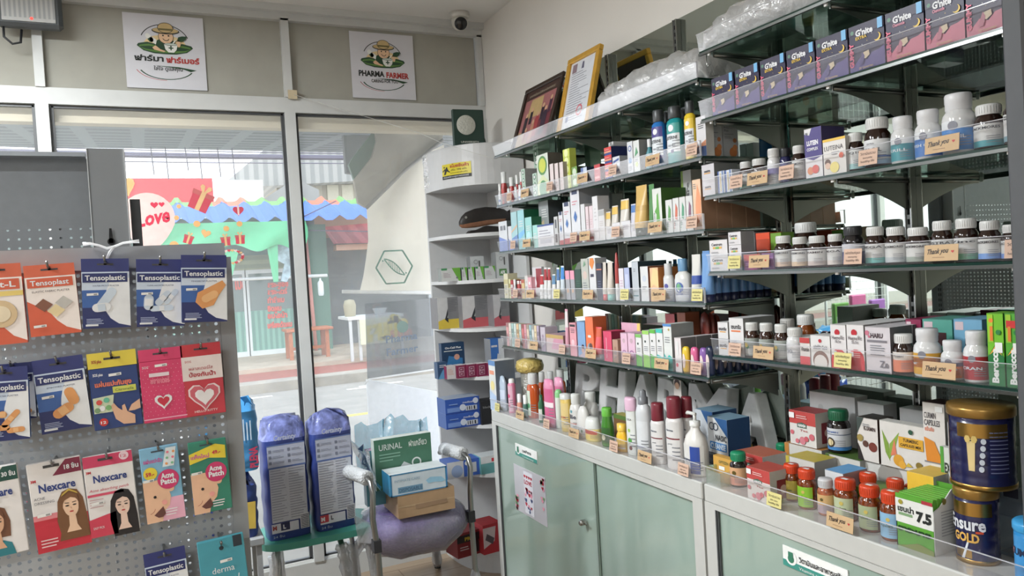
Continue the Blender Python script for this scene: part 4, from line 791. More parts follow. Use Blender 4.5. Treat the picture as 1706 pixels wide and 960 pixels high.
# pink and red packets (plain heart instead of any character)
o, w, h = hang('plaster_packet', 'pink polka-dot packet hanging in the second row', 272, 580, 702, 236, 309, .05, -.02, None)
b, q = tabbed(o, w, h, (206, 62, 104), .016, .16, (206, 62, 104)); rd = random.Random(1)
for i in range(9):
 for j in range(14): b.disc(q(.06+i*.11+(j % 2)*.05, .04+j*.056, 2), XV, ZV, w*.008, mat((226, 190, 200)), 5)
b.quad(q(.2, .62, 3), q(.66, .62, 3), q(.66, .67, 3), q(.2, .67, 3), mat((222, 206, 210))); b.text('พลาสเตอร์', mat((226, 130, 150)), q(.22, .53, 4), XV, ZV, h*.07, width=w*.44, bold=.05); b.text('SOS', wht, q(.06, .74, 4), XV, ZV, h*.035, width=w*.14); heart(b, q(.48, .28, 4), XV, ZV, w*.22, mat((226, 226, 226))); heart(b, q(.48, .28, 5), XV, ZV, w*.15, mat((196, 50, 70))); b.quad(q(0, .04, 5), q(1, .04, 5), q(1, .055, 5), q(0, .055, 5), mat((230, 170, 190))); price(b, q, .35, .75, w, h, .28); b.build('carton', o); hook(o, w, h, .05)
o, w, h = hang('plaster_packet', 'red and white packet with a big heart outline, right end of second row', 340, 572, 692, 306, 373, .05, -.02, None)
b, q = tabbed(o, w, h, (186, 52, 62), .016, .17, (190, 58, 70)); b.quad(q(0, .5, 2), q(1, .5, 2), q(1, .83, 2), q(0, .83, 2), mat((222, 210, 206))); rdk = mat((176, 46, 60))
b.text('พลาสเตอร์ใส', rdk, q(.16, .64, 4), XV, ZV, h*.045, width=w*.6); b.text('ป้องกันน้ำ', rdk, q(.16, .55, 4), XV, ZV, h*.055, width=w*.66, bold=.03); b.text('SOS', rdk, q(.08, .75, 4), XV, ZV, h*.03, width=w*.16); heart(b, q(.5, .28, 3), XV, ZV, w*.44, mat((226, 206, 206))); heart(b, q(.5, .28, 4), XV, ZV, w*.39, mat((198, 96, 108))); heart(b, q(.5, .27, 5), XV, ZV, w*.26, mat((226, 222, 222))); b.text('HELLO KITTY', mat((226, 200, 200)), q(.22, .05, 4), XV, ZV, h*.03, width=w*.58, bold=.02); b.build('carton', o); hook(o, w, h, .05)
# acne patch packets with drawn portraits
def portrait(b, q, w, h, cu, cv, s, hair, skin, long=True, band=None, ltop=None):
 H = mat(hair, .5); S = mat(skin, .5); c = lambda x, y, k: q(cu, cv, k)+Vector((x*s, 0, y*s)); lip = mat((176, 50, 54)); bk = mat((40, 32, 30))
 if long: b.add([c(x, y, 2) for x, y in ((-.5, -1.5), (-.62, -.6), (-.52, .3), (-.3, .72), (0, .82), (.32, .72), (.52, .3), (.6, -.6), (.62, -1.5))], [tuple(range(9))], H)
 else: b.add([c(x, y, 2) for x, y in ((-.5, -.7), (-.55, 0), (-.4, .6), (0, .82), (.4, .6), (.55, 0), (.5, -.7))], [tuple(range(7))], H)
 if ltop: b.add([c(x, y, 3) for x, y in ((-.62, -1.55), (-.5, -1.0), (-.15, -.85), (.2, -.85), (.5, -1.0), (.62, -1.55))], [tuple(range(6))], mat(ltop))
 b.add([c(x, y, 4) for x, y in ((-.13, -.35), (.13, -.35), (.16, -.9), (.3, -1.2), (-.3, -1.2), (-.16, -.9))], [tuple(range(6))], S)
 b.add([c(.33*math.cos(t)*(1 if math.sin(t) > 0 else .92), .47*math.sin(t)-.02, 5) for t in [2*PI*i/20 for i in range(20)]], [tuple(range(20))], S)
 b.add([c(x, y, 6) for x, y in ((-.36, .1), (-.3, .5), (0, .66), (.3, .5), (.36, .1), (.26, .32), (.02, .42), (-.24, .3))], [tuple(range(8))], H)
 for sx in (-1, 1): b.add([c(sx*.15+.085*math.cos(t), .04+.035*math.sin(t), 7) for t in [2*PI*i/8 for i in range(8)]], [tuple(range(8))], bk); b.add([c(sx*.15+x*sx, .14+y, 7) for x, y in ((-.09, 0), (.09, .03), (.09, .06), (-.09, .035))], [(0, 1, 2, 3)], bk)
 b.add([c(x, y, 7) for x, y in ((-.02, -.12), (.02, -.12), (.0, .0))], [(0, 1, 2)], mat((190, 140, 118))); b.add([c(.09*math.cos(t), -.25+.035*math.sin(t), 7) for t in [2*PI*i/10 for i in range(10)]], [tuple(range(10))], lip)
 if band: b.add([c(x, y, 8) for x, y in ((-.34, .52), (0, .74), (.34, .52), (.3, .62), (0, .84), (-.3, .62))], [tuple(range(6))], mat(band))
nvy = mat((38, 58, 120))
def nex(o, w, h, top_c, n_txt, hair, kind, off):
 b = MB(); b.bbox(-w/2, w/2, 0, .012, 0, h, mat((222, 218, 216), .45), .0012); q = local(w, h, 0)
 tc = mat(top_c, .4)
 if kind == 'easy': b.quad(q(0, .86), q(1, .86), q(1, 1), q(0, 1), tc); b.disc(q(.83, .95, 2), XV, ZV, w*.1, mat((226, 200, 206))); b.text('12', mat((200, 60, 90)), q(.76, .93, 3), XV, ZV, h*.035, width=w*.12)
 else: b.add([q(u, v) for u, v in ((.45, .83), (.99, .83), (.99, .99), (.72, .99))], [(0, 1, 2, 3)], tc); b.text(n_txt, wht, q(.68, .88, 3), XV, ZV, h*.05, width=w*.27, bold=.03)
 b.quad(q(.3, .93, 3), q(.6, .93, 3), q(.6, .96, 3), q(.3, .96, 3), mat((60, 60, 60))); b.text('Nexcare', nvy, q(.17, .67, 3), XV, ZV, h*.09, width=w*.68, bold=.03); b.text('3M', mat((190, 40, 50)), q(.04, .79, 3), XV, ZV, h*.03, width=w*.1, bold=.04)
 if kind == 'easy':
  b.text('Acne absorbing patch', mat((200, 70, 90)), q(.06, .56, 3), XV, ZV, h*.035, width=w*.8, shear=.3); b.quad(q(.02, .5, 2), q(.75, .5, 2), q(.75, .53, 2), q(.02, .53, 2), mat((206, 80, 104))); b.add([q(u, v, 2) for u, v in ((0, 0), (.55, 0), (.55, .28), (0, .22))], [(0, 1, 2, 3)], mat((200, 62, 84))); lines(b, q, .05, .45, .46, 4, .03, mat((190, 150, 150)), seed=4, th=.3); b.text('EASY PICK', wht, q(.07, .1, 4), XV, ZV, h*.03, width=w*.22)
  portrait(b, q, w, h, .7, .34, w*.46, (30, 26, 28), (226, 196, 178))
 elif kind == 'dress':
  b.text('ACNE', mat((110, 110, 116)), q(.06, .59, 3), XV, ZV, h*.03, width=w*.2); b.text('DRESSING', mat((110, 110, 116)), q(.06, .54, 3), XV, ZV, h*.03, width=w*.36); b.quad(q(0, .0, 1), q(1, 0, 1), q(1, .36, 1), q(0, .36, 1), mat((190, 44, 60))); b.quad(q(0, .36, 1), q(.6, .36, 1), q(.6, .42, 1), q(0, .42, 1), mat((216, 130, 136))); lines(b, q, .08, .42, .13, 3, .035, mat((226, 190, 190)), seed=6)
  portrait(b, q, w, h, .71, .46, w*.46, hair, (226, 190, 160), band=(190, 160, 70), ltop=hair)
 else: portrait(b, q, w, h, .45, .38, w*.5, hair, (210, 164, 132), long=False, ltop=(40, 120, 130)); [b.disc(q(.2+.3*s, .62, 9), XV, ZV, w*.1, mat((222, 224, 224)), 12, h*.025) for s in (0, 1)]; [b.disc(q(.2+.3*s, .62, 10), XV, ZV, w*.075, mat((30, 30, 36)), 12, h*.017) for s in (0, 1)]
 price(b, q, .08, .4, w, h, .26); b.build('carton', o); hook(o, w, h, off, .95)
o, w, h = hang('acne_patch_packet', 'white acne packet with maroon corner and a woman with long brown hair', 102, 765, 915, 58, 149, .05, -.06, None); nex(o, w, h, (122, 34, 62), '18 ชิ้น', (116, 78, 48), 'dress', .05)
o, w, h = hang('acne_patch_packet', 'white and pink acne packet with a black-haired woman in a fringe', 188, 755, 890, 147, 230, .05, -.04, None); nex(o, w, h, (196, 62, 96), '12', (30, 26, 28), 'easy', .05)
o, w, h = hang('acne_patch_packet', 'white acne packet with dark green corner and white sunglasses, at the left edge', -2, 778, 928, -44, 44, .05, -.06, None); nex(o, w, h, (30, 76, 66), '30 ชิ้น', (110, 70, 48), 'glasses', .05)
def acne(o, w, h, base, low, badge, price_txt, off, side):
 b = MB(); b.bbox(-w/2, w/2, 0, .008, 0, h, mat(base, .45), .0012); q = local(w, h, 0); sk = mat((226, 182, 150), .5)
 if low: b.quad(q(.4, 0), q(1, 0), q(1, .3), q(.4, .3), mat(low))
 b.add([q(u, v, 2) for u, v in ((0, 0), (.4, 0), (.46, .12), (.62, .2), (.68, .32), (.6, .5), (.4, .56), (0, .56))], [tuple(range(8))], sk); b.disc(q(.7, .42, 3), XV, ZV, w*.09, sk)
 b.disc(q(.27, .34, 4), XV, ZV, w*.04, mat((30, 26, 30))); b.ring(q(.08, .2, 4), XV, ZV, w*.16, w*.17, mat((150, 50, 50)), 12, -PI*.45, -.2); b.disc(q(.5, .25, 4), XV, ZV, w*.07, mat((232, 160, 150)))
 b.add([q(u, v, 5) for u, v in ((.2, .1), (.45, .2), (.5, .1), (.42, .06), (.3, .06))], [tuple(range(5))], mat((100, 60, 54)))
 b.disc(q(.66, .55, 5), XV, ZV, w*.28, mat((196, 56, 104)), 24); b.text('Acne', wht, q(.48, .57, 6), XV, ZV, h*.07, width=w*.34, bold=.04); b.text('Patch', wht, q(.46, .49, 6), XV, ZV, h*.07, width=w*.4, bold=.04)
 yl = mat((222, 200, 60)); b.disc(q(.22, .66, 4), XV, ZV, w*.18, yl, 20) if side == 0 else b.add([q(u, v, 4) for u, v in ((0, .7), (.5, .76), (.95, .72), (.96, .9), (.7, .94), (0, .84))], [tuple(range(6))], yl)
 b.text(price_txt, mat((190, 40, 70)), q(.1, .63, 5) if side == 0 else q(.6, .8, 5), XV, ZV, h*.05, width=w*.22, bold=.04)
 b.text('แผ่นแปะสิว' if side == 0 else 'แพ็คใหม่', mat((196, 90, 150)), q(.08, .8, 5) if side == 0 else q(.04, .77, 5), XV, ZV, h*.05, width=w*.48, bold=.03)
 if side == 0:
  b.add([q(u, v, 4) for u, v in ((.55, .72), (.85, .72), (.95, .97), (.68, .97))], [(0, 1, 2, 3)], mat((214, 222, 224)))
  for i in range(3):
   for j in range(2): b.disc(q(.66+.15*j+.03*i, .76+.075*i, 5), XV, ZV, w*.035, mat(((226, 150, 90), (120, 180, 140), (226, 120, 140))[(i+j) % 3]))
 b.quad(q(.3, .935, 6), q(.62, .935, 6), q(.62, .955, 6), q(.3, .955, 6), mat((60, 70, 80))); price(b, q, .02, .55, w, h, .28); lines(b, q, .5, .9, .14, 3, .035, mat((226, 220, 220)), seed=9, k=6); b.build('carton', o); hook(o, w, h, off, .96)
o, w, h = hang('acne_patch_packet', 'light blue and pink cartoon-face patch packet with a yellow price circle', 273, 743, 868, 241, 306, .05, -.045, None); acne(o, w, h, (126, 176, 204), (226, 170, 190), None, '59.-', .05, 0)
o, w, h = hang('acne_patch_packet', 'green cartoon-face patch packet with a yellow ribbon, right of the blue one', 352, 733, 853, 320, 384, .05, -.03, None); acne(o, w, h, (52, 128, 106), None, None, '49.-', .05, 1)
o, w, h = hang('skincare_packet', 'teal packet with white lettering at the lower right corner of the rack', 378, 895, 1030, 339, 417, .06, -.05, None)
b = MB(); b.bbox(-w/2, w/2, 0, .012, 0, h, mat((70, 150, 166), .45), .0012); q = local(w, h, 0); b.disc(q(.5, .88, 2), XV, ZV, w*.05, mat((30, 40, 46)), 14); b.text('derma', wht, q(.25, .58, 3), XV, ZV, h*.08, width=w*.48); b.text('Angel', wht, q(.3, .43, 3), XV, ZV, h*.1, width=w*.52, shear=.2); b.quad(q(.76, .86, 2), q(.95, .86, 2), q(.95, 1, 2), q(.76, 1, 2), mat((40, 50, 60))); price(b, q, .44, .7, w, h, .26); b.build('carton', o); hook(o, w, h, .06, .93)
tube_s = mirror_mat((156, 156, 154), .28); wrap = clear((236, 236, 238), .42, .22, .25, bump=1.0, bscale=90); teal = mat((70, 150, 134), .45, noise=.06, nscale=12)
def wrapped_leg(parent, pts, r=.013, wr=.026, name='leg', foot=True):
 b = MB(); b.tube(pts, r, tube_s, 10)
 if foot: e = Vector(pts[-1]); b.lathe([(.018, 0), (.018, .03), (r, .035)], mat((70, 70, 70)), 10, c=e)
 l = b.build(name, parent)
 b = MB(); rd = random.Random(len(pts)+int(pts[0][0]*99)); P_ = [Vector(p) for p in pts]; F = []
 for i in range(len(P_)-1):
  for k in range(8): F.append(P_[i].lerp(P_[i+1], k/8))
 F = F[2:]; b.tube(F, wr, wrap, 10, rs=[wr*(1+.22*rd.uniform(-1, 1)) for _ in F]); b.build('bubble_wrap', l); return l
t = thing('shower_chair', 'shower chair with a teal plastic seat and wrapped legs holding diaper packs', 'chair', (.615, 3.40, Z0))
zz = -Z0+.42
b = MB(); pts = [(.27*math.copysign(abs(math.cos(a))**.6, math.cos(a)), .17*math.copysign(abs(math.sin(a))**.7, math.sin(a))-.03*math.cos(a*1)**2) for a in [2*PI*i/36 for i in range(36)]]
b.prism(pts, 'z', zz-.028, zz, teal); b.build('seat', t, bevel=.008)
for pts in ([(-.2, -.1, zz-.03), (-.2, -.13, zz-.1), (-.22, -.2, 0)], [(.17, -.1, zz-.03), (.19, -.13, zz-.1), (.22, -.2, 0)], [(-.18, .1, zz-.03), (-.2, .16, 0)], [(.15, .08, zz-.03), (.19, .16, 0)], [(.06, -.12, zz-.03), (.075, -.14, zz-.15), (.1, -.16, 0)]):
 wrapped_leg(t, pts)
b = MB(); b.tube([(-.26, -.2, .35), (-.24, -.24, .33), (-.22, -.27, .26), (-.22, -.28, 0)], .014, tube_s, 10); b.build('arm_tube', t)
# second chair
t = thing('shower_chair', 'steel shower chair with a purple bubble-wrapped seat and padded armrests', 'chair', (1.02, 3.33, Z0)); ox, oy = 1.02, 3.33
pw = mat((120, 104, 160), .5, noise=.18, nscale=60, bump=.6)
b = MB(); rd = random.Random(3); V = []; n = 24; rows = [(1.0, .0), (1.05, -.035), (.96, -.09), (.72, -.14), (.3, -.165), (0.001, -.17)]
V = [(.0, .0, zz+.03)]
for k, (s, dz) in enumerate([(.7, .03)]+rows):
 for i in range(n):
  a = 2*PI*i/n; rr = s*(1+.035*rd.uniform(-1, 1)); V.append((.225*rr*math.copysign(abs(math.cos(a))**.75, math.cos(a)), .19*rr*math.copysign(abs(math.sin(a))**.75, math.sin(a)), zz+dz+.006*rd.uniform(-1, 1)))
F = [(0, 1+i, 1+(i+1) % n) for i in range(n)]
for k in range(len(rows)):
 for i in range(n): F.append((1+k*n+i, 1+(k+1)*n+i, 1+(k+1)*n+(i+1) % n, 1+k*n+(i+1) % n))
b.add(V, F, pw, True); s_ = b.build('seat', t)
b = MB(); b.add([(v[0]*1.06, v[1]*1.06, zz+(v[2]-zz)*1.08-.004) for v in V], F, clear((226, 220, 240), .16, .35, .12, bump=1.0, bscale=110), True)
fl_pts = [(-.22, -.1, zz+.02), (-.3, -.14, zz+.08), (-.28, -.12, zz-.05), (-.2, -.16, zz-.06)]; b.add(fl_pts, [(0, 1, 2, 3)], wrap); b.build('bubble_wrap', s_)
for sx, (gx0, gy0), (gx1, gy1), px in ((1, (1.225, 3.43), (1.262, 3.25), 1.262), (-1, (.735, 3.30), (.775, 3.13), .79)):
 h = .72; b = MB(); b.tube([(gx0-ox, gy0-oy+.05, h-.03), (gx0-ox, gy0-oy, h), (gx1-ox, gy1-oy, h), (gx1-ox+.004, gy1-oy-.035, h-.012), (gx1-ox+.006, gy1-oy-.05, h-.05), (gx1-ox, gy1-oy-.045, h-.16), (px-ox, gy1-oy-.04, .42), (px-ox, gy1-oy-.05, .2), (px-ox+.01, gy1-oy-.06, 0.0)], .0125, tube_s, 12); a = b.build('arm_tube', t)
 b = MB(); b.lathe([(.017, 0), (.03, .004), (.031, .03), (.03, .12), (.032, .17), (.026, .176), (.014, .176)], mat((196, 198, 200), .5, bump=.8, nscale=110), 16); g = b.build('grip', a); d = Vector((gx1-gx0, gy1-gy0, 0)).normalized(); g.rotation_euler = d.to_track_quat('Z', 'Y').to_euler(); g.location = (gx0-ox, gy0-oy, h)
 b = MB(); b.box(px-ox-.02, px-ox+.012, gy1-oy-.06, gy1-oy-.02, .42, .47, mat((44, 44, 48))); b.build('joint', a)
 b = MB(); F_ = [(px-ox+.003*i/6, gy1-oy-.045, .2-.19*i/6) for i in range(7)]; b.tube(F_, .03, wrap, 10, rs=[.016, .024, .02, .032, .036, .03, .022]); b.build('bubble_wrap', a)
wrapped_leg(t, [(.13, .15, zz-.05), (.2, .3, .25), (.27, .48, .0)]); wrapped_leg(t, [(-.14, .14, zz-.05), (-.2, .3, .25), (-.24, .42, .0)])
# boxes on the chair
def carton_at(name, label, x0, x1, y0, y1, z0, z1, base, front=None, art=None, side=None, top=None, bev=.0015):
 b = MB(); w, h = x1-x0, z1-z0; b.box(-w/2, w/2, 0, y1-y0, 0, h, mat(base, .55), front=mat(front or base, .5), side=mat(side or base, .55), top=mat(top or base, .5))
 if art: art(b, local(w, h, -.0004), w, h)
 o = b.build(name); o.location = ((x0+x1)/2, y0, z0); return tag(o, label, 'box')
zt = .42+.035
o = carton_at('cardboard_box', 'plain brown cardboard box on the purple wrapped chair seat, under the others', .905, 1.165, 3.15, 3.38, zt, zt+.10, (170, 140, 108), art=lambda b, q, w, h: (b.quad(q(0, .47, 1), q(1, .47, 1), q(1, .53, 1), q(0, .53, 1), mat((182, 156, 124))), b.quad(q(.3, .3, 2), q(.86, .34, 2), q(.86, .52, 2), q(.3, .5, 2), mat((150, 122, 96)))))
def a1(b, q, w, h):
 b.quad(q(0, 0), q(1, 0), q(1, 1), q(0, 1), mat((196, 208, 216))); b.quad(q(.13, .1, 2), q(.56, .1, 2), q(.56, .38, 2), q(.13, .38, 2), mat((110, 150, 176))); b.text('DISPOSABLE', mat((60, 90, 120)), q(.15, .15, 3), XV, ZV, h*.18, width=w*.4); b.text('INTIMATE CARE', mat((140, 170, 190)), q(.08, .62, 3), XV, ZV, h*.12, width=w*.44)
 b.add([q(u, v, 3) for u, v in ((.62, .5), (.7, .62), (.9, .55), (.97, .35), (.9, .3), (.78, .36), (.66, .34))], [tuple(range(7))], mat((150, 196, 220)))
 for r in ((0, 0, 1, .05), (0, .95, 1, 1), (0, 0, .03, 1), (.97, 0, 1, 1)): b.quad(q(r[0], r[1], 3), q(r[2], r[1], 3), q(r[2], r[3], 3), q(r[0], r[3], 3), mat((52, 124, 168)))
carton_at('flat_carton', 'white and blue flat carton with a slipper-like picture stacked on the brown box', .875, 1.135, 3.15, 3.27, zt+.10, zt+.195, (150, 180, 196), art=a1, top=(206, 212, 214), side=(60, 140, 180))
def a2(b, q, w, h):
 b.text('URINAL', mat((196, 206, 200)), q(.08, .78, 2), XV, ZV, h*.12, width=w*.4, bold=.01); b.text('ฝาเกลียว', mat((206, 214, 206)), q(.6, .78, 2), XV, ZV, h*.12, width=w*.32, bold=.02); b.add([q(u, v, 2) for u, v in ((.35, .3), (.5, .5), (.62, .42), (.5, .2))], [(0, 1, 2, 3)], mat((190, 196, 196))); b.ring(q(.72, .45, 2), XV, ZV, w*.06, w*.085, mat((206, 210, 208)))
 lines(b, q, .08, .45, .68, 3, .06, mat((120, 160, 140)), seed=2, k=2)
carton_at('urinal_box', 'dark green box reading URINAL standing behind the flat carton', .85, 1.115, 3.28, 3.33, zt+.10, zt+.325, (66, 110, 88), art=a2, top=(196, 202, 196), side=(196, 200, 190))
carton_at('urinal_box', 'teal and white box standing hidden behind the green urinal box', .82, 1.09, 3.34, 3.39, zt+.085+.0, zt+.335, (84, 140, 150), side=(196, 206, 206), top=(206, 160, 190)).location.z = zt+.02
b = MB(); bagm = clear((90, 180, 210), .55, .25, .15, bump=.8, bscale=30); V = []; n = 16; rd = random.Random(6)
for i in range(n+1):
 u = i/n; x = .78+.37*u+.02*rd.uniform(-1, 1)
 for j in range(6):
  v = j/5; V.append((x, 3.405+.03*rd.random()-(.05 if u in (0, 1) else 0), zt+.12+(.27-.05*abs(u-.5)+.02*rd.uniform(-1, 1))*v))
b.add(V, [(i*6+j, (i+1)*6+j, (i+1)*6+j+1, i*6+j+1) for i in range(n) for j in range(5)], bagm, True)
V = [(.84+.02*rd.uniform(-1, 1)-.06*(j/5), 3.14+.27*i/6, zt+.13+(.2-.03*(i % 2))*j/5) for i in range(7) for j in range(6)]
b.add(V, [(i*6+j, (i+1)*6+j, (i+1)*6+j+1, i*6+j+1) for i in range(6) for j in range(5)], bagm, True); tag(b.build('blue_plastic_bag'), 'thin blue plastic bag bunched around the boxes on the purple chair', 'bag')
# diaper packs
def soft_pack(b, w, d, h, m, top=None, topm=None, lean=0.0, seed=0, dome=.05):
 rd = random.Random(seed); n = 28; V = []; H = 14; e = 5.0
 for k in range(H+1):
  v = k/H; z = h*v; s = 1-.05*(abs(v-.5)*2)**4
  if v > .88: s *= 1-(v-.88)*1.6
  for i in range(n):
   a = 2*PI*i/n+PI/n; c, s_ = math.cos(a), math.sin(a); x = abs(c)**(2/e)*math.copysign(w/2, c)*s; y = abs(s_)**(2/e)*math.copysign(d/2, s_)*s; cr = .0035*math.sin(9*v*PI+seed)*(.3+rd.random()) + (.012*rd.uniform(-1, 1) if v > .9 else 0); V.append((x+cr, y+cr, z+(.02*rd.uniform(-1, 1) if v > .9 else 0)))
 V.append((0, 0, h+dome)); V.append((0, 0, 0)); T = (H+1)*n
 F = [];
 for k in range(H):
  for i in range(n): F.append((k*n+i, k*n+(i+1) % n, (k+1)*n+(i+1) % n, (k+1)*n+i))
 nb = int(n*(H*.9)); lo = [f for f in F if f[0] < int(H*.86)*n]; hi = [f for f in F if f[0] >= int(H*.86)*n]
 b.add(V, lo, m, True); b.add(V, hi+[(H*n+i, H*n+(i+1) % n, T) for i in range(n)]+[((i+1) % n, i, T+1) for i in range(n)], topm or m, True)
filmw = clear((206, 210, 222), .75, .3, .12, bump=.9, bscale=35)
def diaper(o, w, d, h, size_c, size_t, seed):
 b = MB(); soft_pack(b, w, d, h, mat((52, 66, 128), .3, noise=.06, nscale=14, bump=.25), topm=mat((112, 120, 172), .3, noise=.6, nscale=22, bump=1.0), seed=seed, dome=.03); bag = b.build('bag', o)
 q = lambda u, v, k=1: Vector(((u-.5)*w, -d/2-.0045-.0005*k, v*h)); b = MB(); gw = mat((196, 198, 206), .35, noise=.04, nscale=40, bump=.3)
 b.quad(q(.1, .16), q(.9, .16), q(.9, .62), q(.1, .62), gw); b.quad(q(.08, .63), q(.92, .63), q(.92, .82), q(.08, .82), mat((176, 180, 196), .35));
 for r in ((.08, .62, .92, .635), (.08, .815, .92, .825)): b.quad(q(r[0], r[1], 2), q(r[2], r[1], 2), q(r[2], r[3], 2), q(r[0], r[3], 2), mat((90, 110, 160)))
 lines(b, q, .12, .48, .6, 20, .022, mat((150, 152, 164)), seed=seed, k=3, th=.3); lines(b, q, .52, .88, .6, 20, .022, mat((150, 152, 164)), seed=seed+1, k=3, th=.3)
 for i in range(3):
  for j in range(2): b.quad(q(.11+.42*j, .66+.05*i, 3), q(.17+.42*j, .66+.05*i, 3), q(.17+.42*j, .685+.05*i, 3), q(.11+.42*j, .685+.05*i, 3), mat((120, 124, 140))); lines(b, q, .2+.42*j, .46+.42*j, .675+.05*i, 2, .012, mat((130, 134, 150)), seed=i+j, k=3, th=.3)
 b.text('Certainty', mat((190, 194, 206)), q(.24, .86, 3), XV, ZV, h*.045, width=w*.5, bold=.02, shear=.2)
 b.quad(q(.08, .07, 2), q(.68, .07, 2), q(.68, .15, 2), q(.08, .15, 2), mat((206, 206, 214))); b.quad(q(.08 if size_t == 'M' else .28, .085, 3), q(.28 if size_t == 'M' else .48, .085, 3), q(.28 if size_t == 'M' else .48, .15, 3), q(.08 if size_t == 'M' else .28, .15, 3), mat(size_c)); b.text('M', wht if size_t == 'M' else mat((150, 60, 60)), q(.1, .1, 4), XV, ZV, h*.035, width=w*.09, bold=.05); b.text('L', wht if size_t == 'L' else mat((80, 80, 90)), q(.33, .1, 4), XV, ZV, h*.035, width=w*.06, bold=.05)
 b.quad(q(.72, .07, 2), q(.92, .07, 2), q(.92, .2, 2), q(.72, .2, 2), mat((206, 206, 212)));
 for i in range(9): b.quad(q(.735, .078+.013*i, 3), q(.905, .078+.013*i, 3), q(.905, .084+.013*i, 3), q(.735, .084+.013*i, 3), mat((50, 50, 60)))
 b.text('24 ชิ้น', mat((190, 196, 210)), q(.1, .03, 3), XV, ZV, h*.02, width=w*.25); b.build('printed_label', bag)
for (x, rz, lab_, sc, st, sd) in ((.472, .06, 'left adult diaper pack in dark blue and silver on the teal seat', (46, 48, 84), 'L', 1), (.668, .10, 'right adult diaper pack with a red size square on the teal seat', (176, 56, 66), 'M', 2)):
 o = thing('diaper_pack', lab_, 'diaper pack', (x, 3.355, .421), rz, group='dark blue diaper packs'); diaper(o, .185, .13, .49, sc, st, sd)
# light blue packs behind the rack
for k, (pa, pb, base, lab_) in enumerate((((381, 905), (424, 795), (48, 70, 140), 'navy and yellow diaper pack standing at the rack side, below another'), ((381, 792), (424, 668), (74, 148, 206), 'light blue diaper pack with red lettering stacked on the navy one'))):
 A = on_plane(*pa, 1, 3.0); C_ = on_plane(*pb, 1, 3.0); w = .24; h = C_.z-A.z; o = thing('diaper_pack', lab_, 'diaper pack', (C_.x-w/2+.01, 3.09, A.z)); b = MB(); soft_pack(b, w, .17, h, mat(base, .3, bump=.3, nscale=14), seed=k+5, dome=.0); bag = b.build('bag', o); b = MB(); q = lambda u, v, kk=1: Vector(((u-.5)*w, -.087-.0005*kk, v*h))
 if k: b.text('PLENA', mat((190, 60, 90)), q(.95, .05, 2), (0, 0, 1), (-1, 0, 0), .03, width=h*.3, bold=.04); lines(b, lambda u, v, kk=1: q(v, u, kk), .45, .85, .86, 5, .05, mat((200, 220, 236)), seed=4, k=2)
 else: b.quad(q(.5, .2), q(.93, .15), q(.95, .6), q(.5, .6), mat((206, 176, 80)))
 b.build('printed_label', bag)
 if not k:
  st = thing('low_stool', 'plain grey low stool standing under the stacked diaper packs behind the rack', 'stool', (C_.x-w/2+.01, 3.09, Z0)); b = MB(); b.bbox(-.13, .13, -.1, .1, A.z-Z0-.03, A.z-Z0, mat((150, 152, 154))); b.build('seat', st)
  for sx in (-1, 1):
   for sy in (-1, 1): b = MB(); b.box(sx*.11-.01, sx*.11+.01, sy*.08-.01, sy*.08+.01, 0, A.z-Z0-.03, mat((150, 152, 154))); b.build('leg', st)
t = thing('wire_rack', 'white wire grid rack with hanging bags, seen in the mirror', 'rack', (.0, 0, 0)); ww = mat((222, 222, 220), .4)
b = MB()
for i in range(13): b.tube([(-.62+i*.045, 3.3, Z0), (-.62+i*.045, 3.3, 1.52)], .0018, ww, 4)
for i in range(30): b.tube([(-.62, 3.3, .05+i*.05), (-.08, 3.3, .05+i*.05)], .0018, ww, 4)
for x in (-.62, -.08): b.tube([(x, 3.3, Z0), (x, 3.3, 1.56)], .008, ww, 6)
b.build('grid', t)
for i, (x, z, c, l) in enumerate(((-.5, 1.18, (176, 120, 196), 'lilac'), (-.33, 1.22, (226, 120, 170), 'pink'), (-.18, 1.18, (120, 170, 90), 'green'), (-.5, .9, (200, 60, 90), 'crimson'), (-.33, .92, (90, 70, 120), 'purple'), (-.18, .9, (206, 206, 206), 'pale grey'))):
 b = MB(); b.bbox(x-.065, x+.065, 3.27, 3.295, z-.2, z, mat(c, .4), .006); b.quad((x-.045, 3.2695, z-.15), (x+.045, 3.2695, z-.15), (x+.045, 3.2695, z-.08), (x-.045, 3.2695, z-.08), mat(WHITE)); tag(b.build('hanging_bag'), '%s packet hung on the white wire rack seen in the mirror' % l, 'packet', 'packets on the wire rack')
def dim(c, k=.8): return tuple(int(v*k) for v in c)
def put(x): return mat(x, .42)
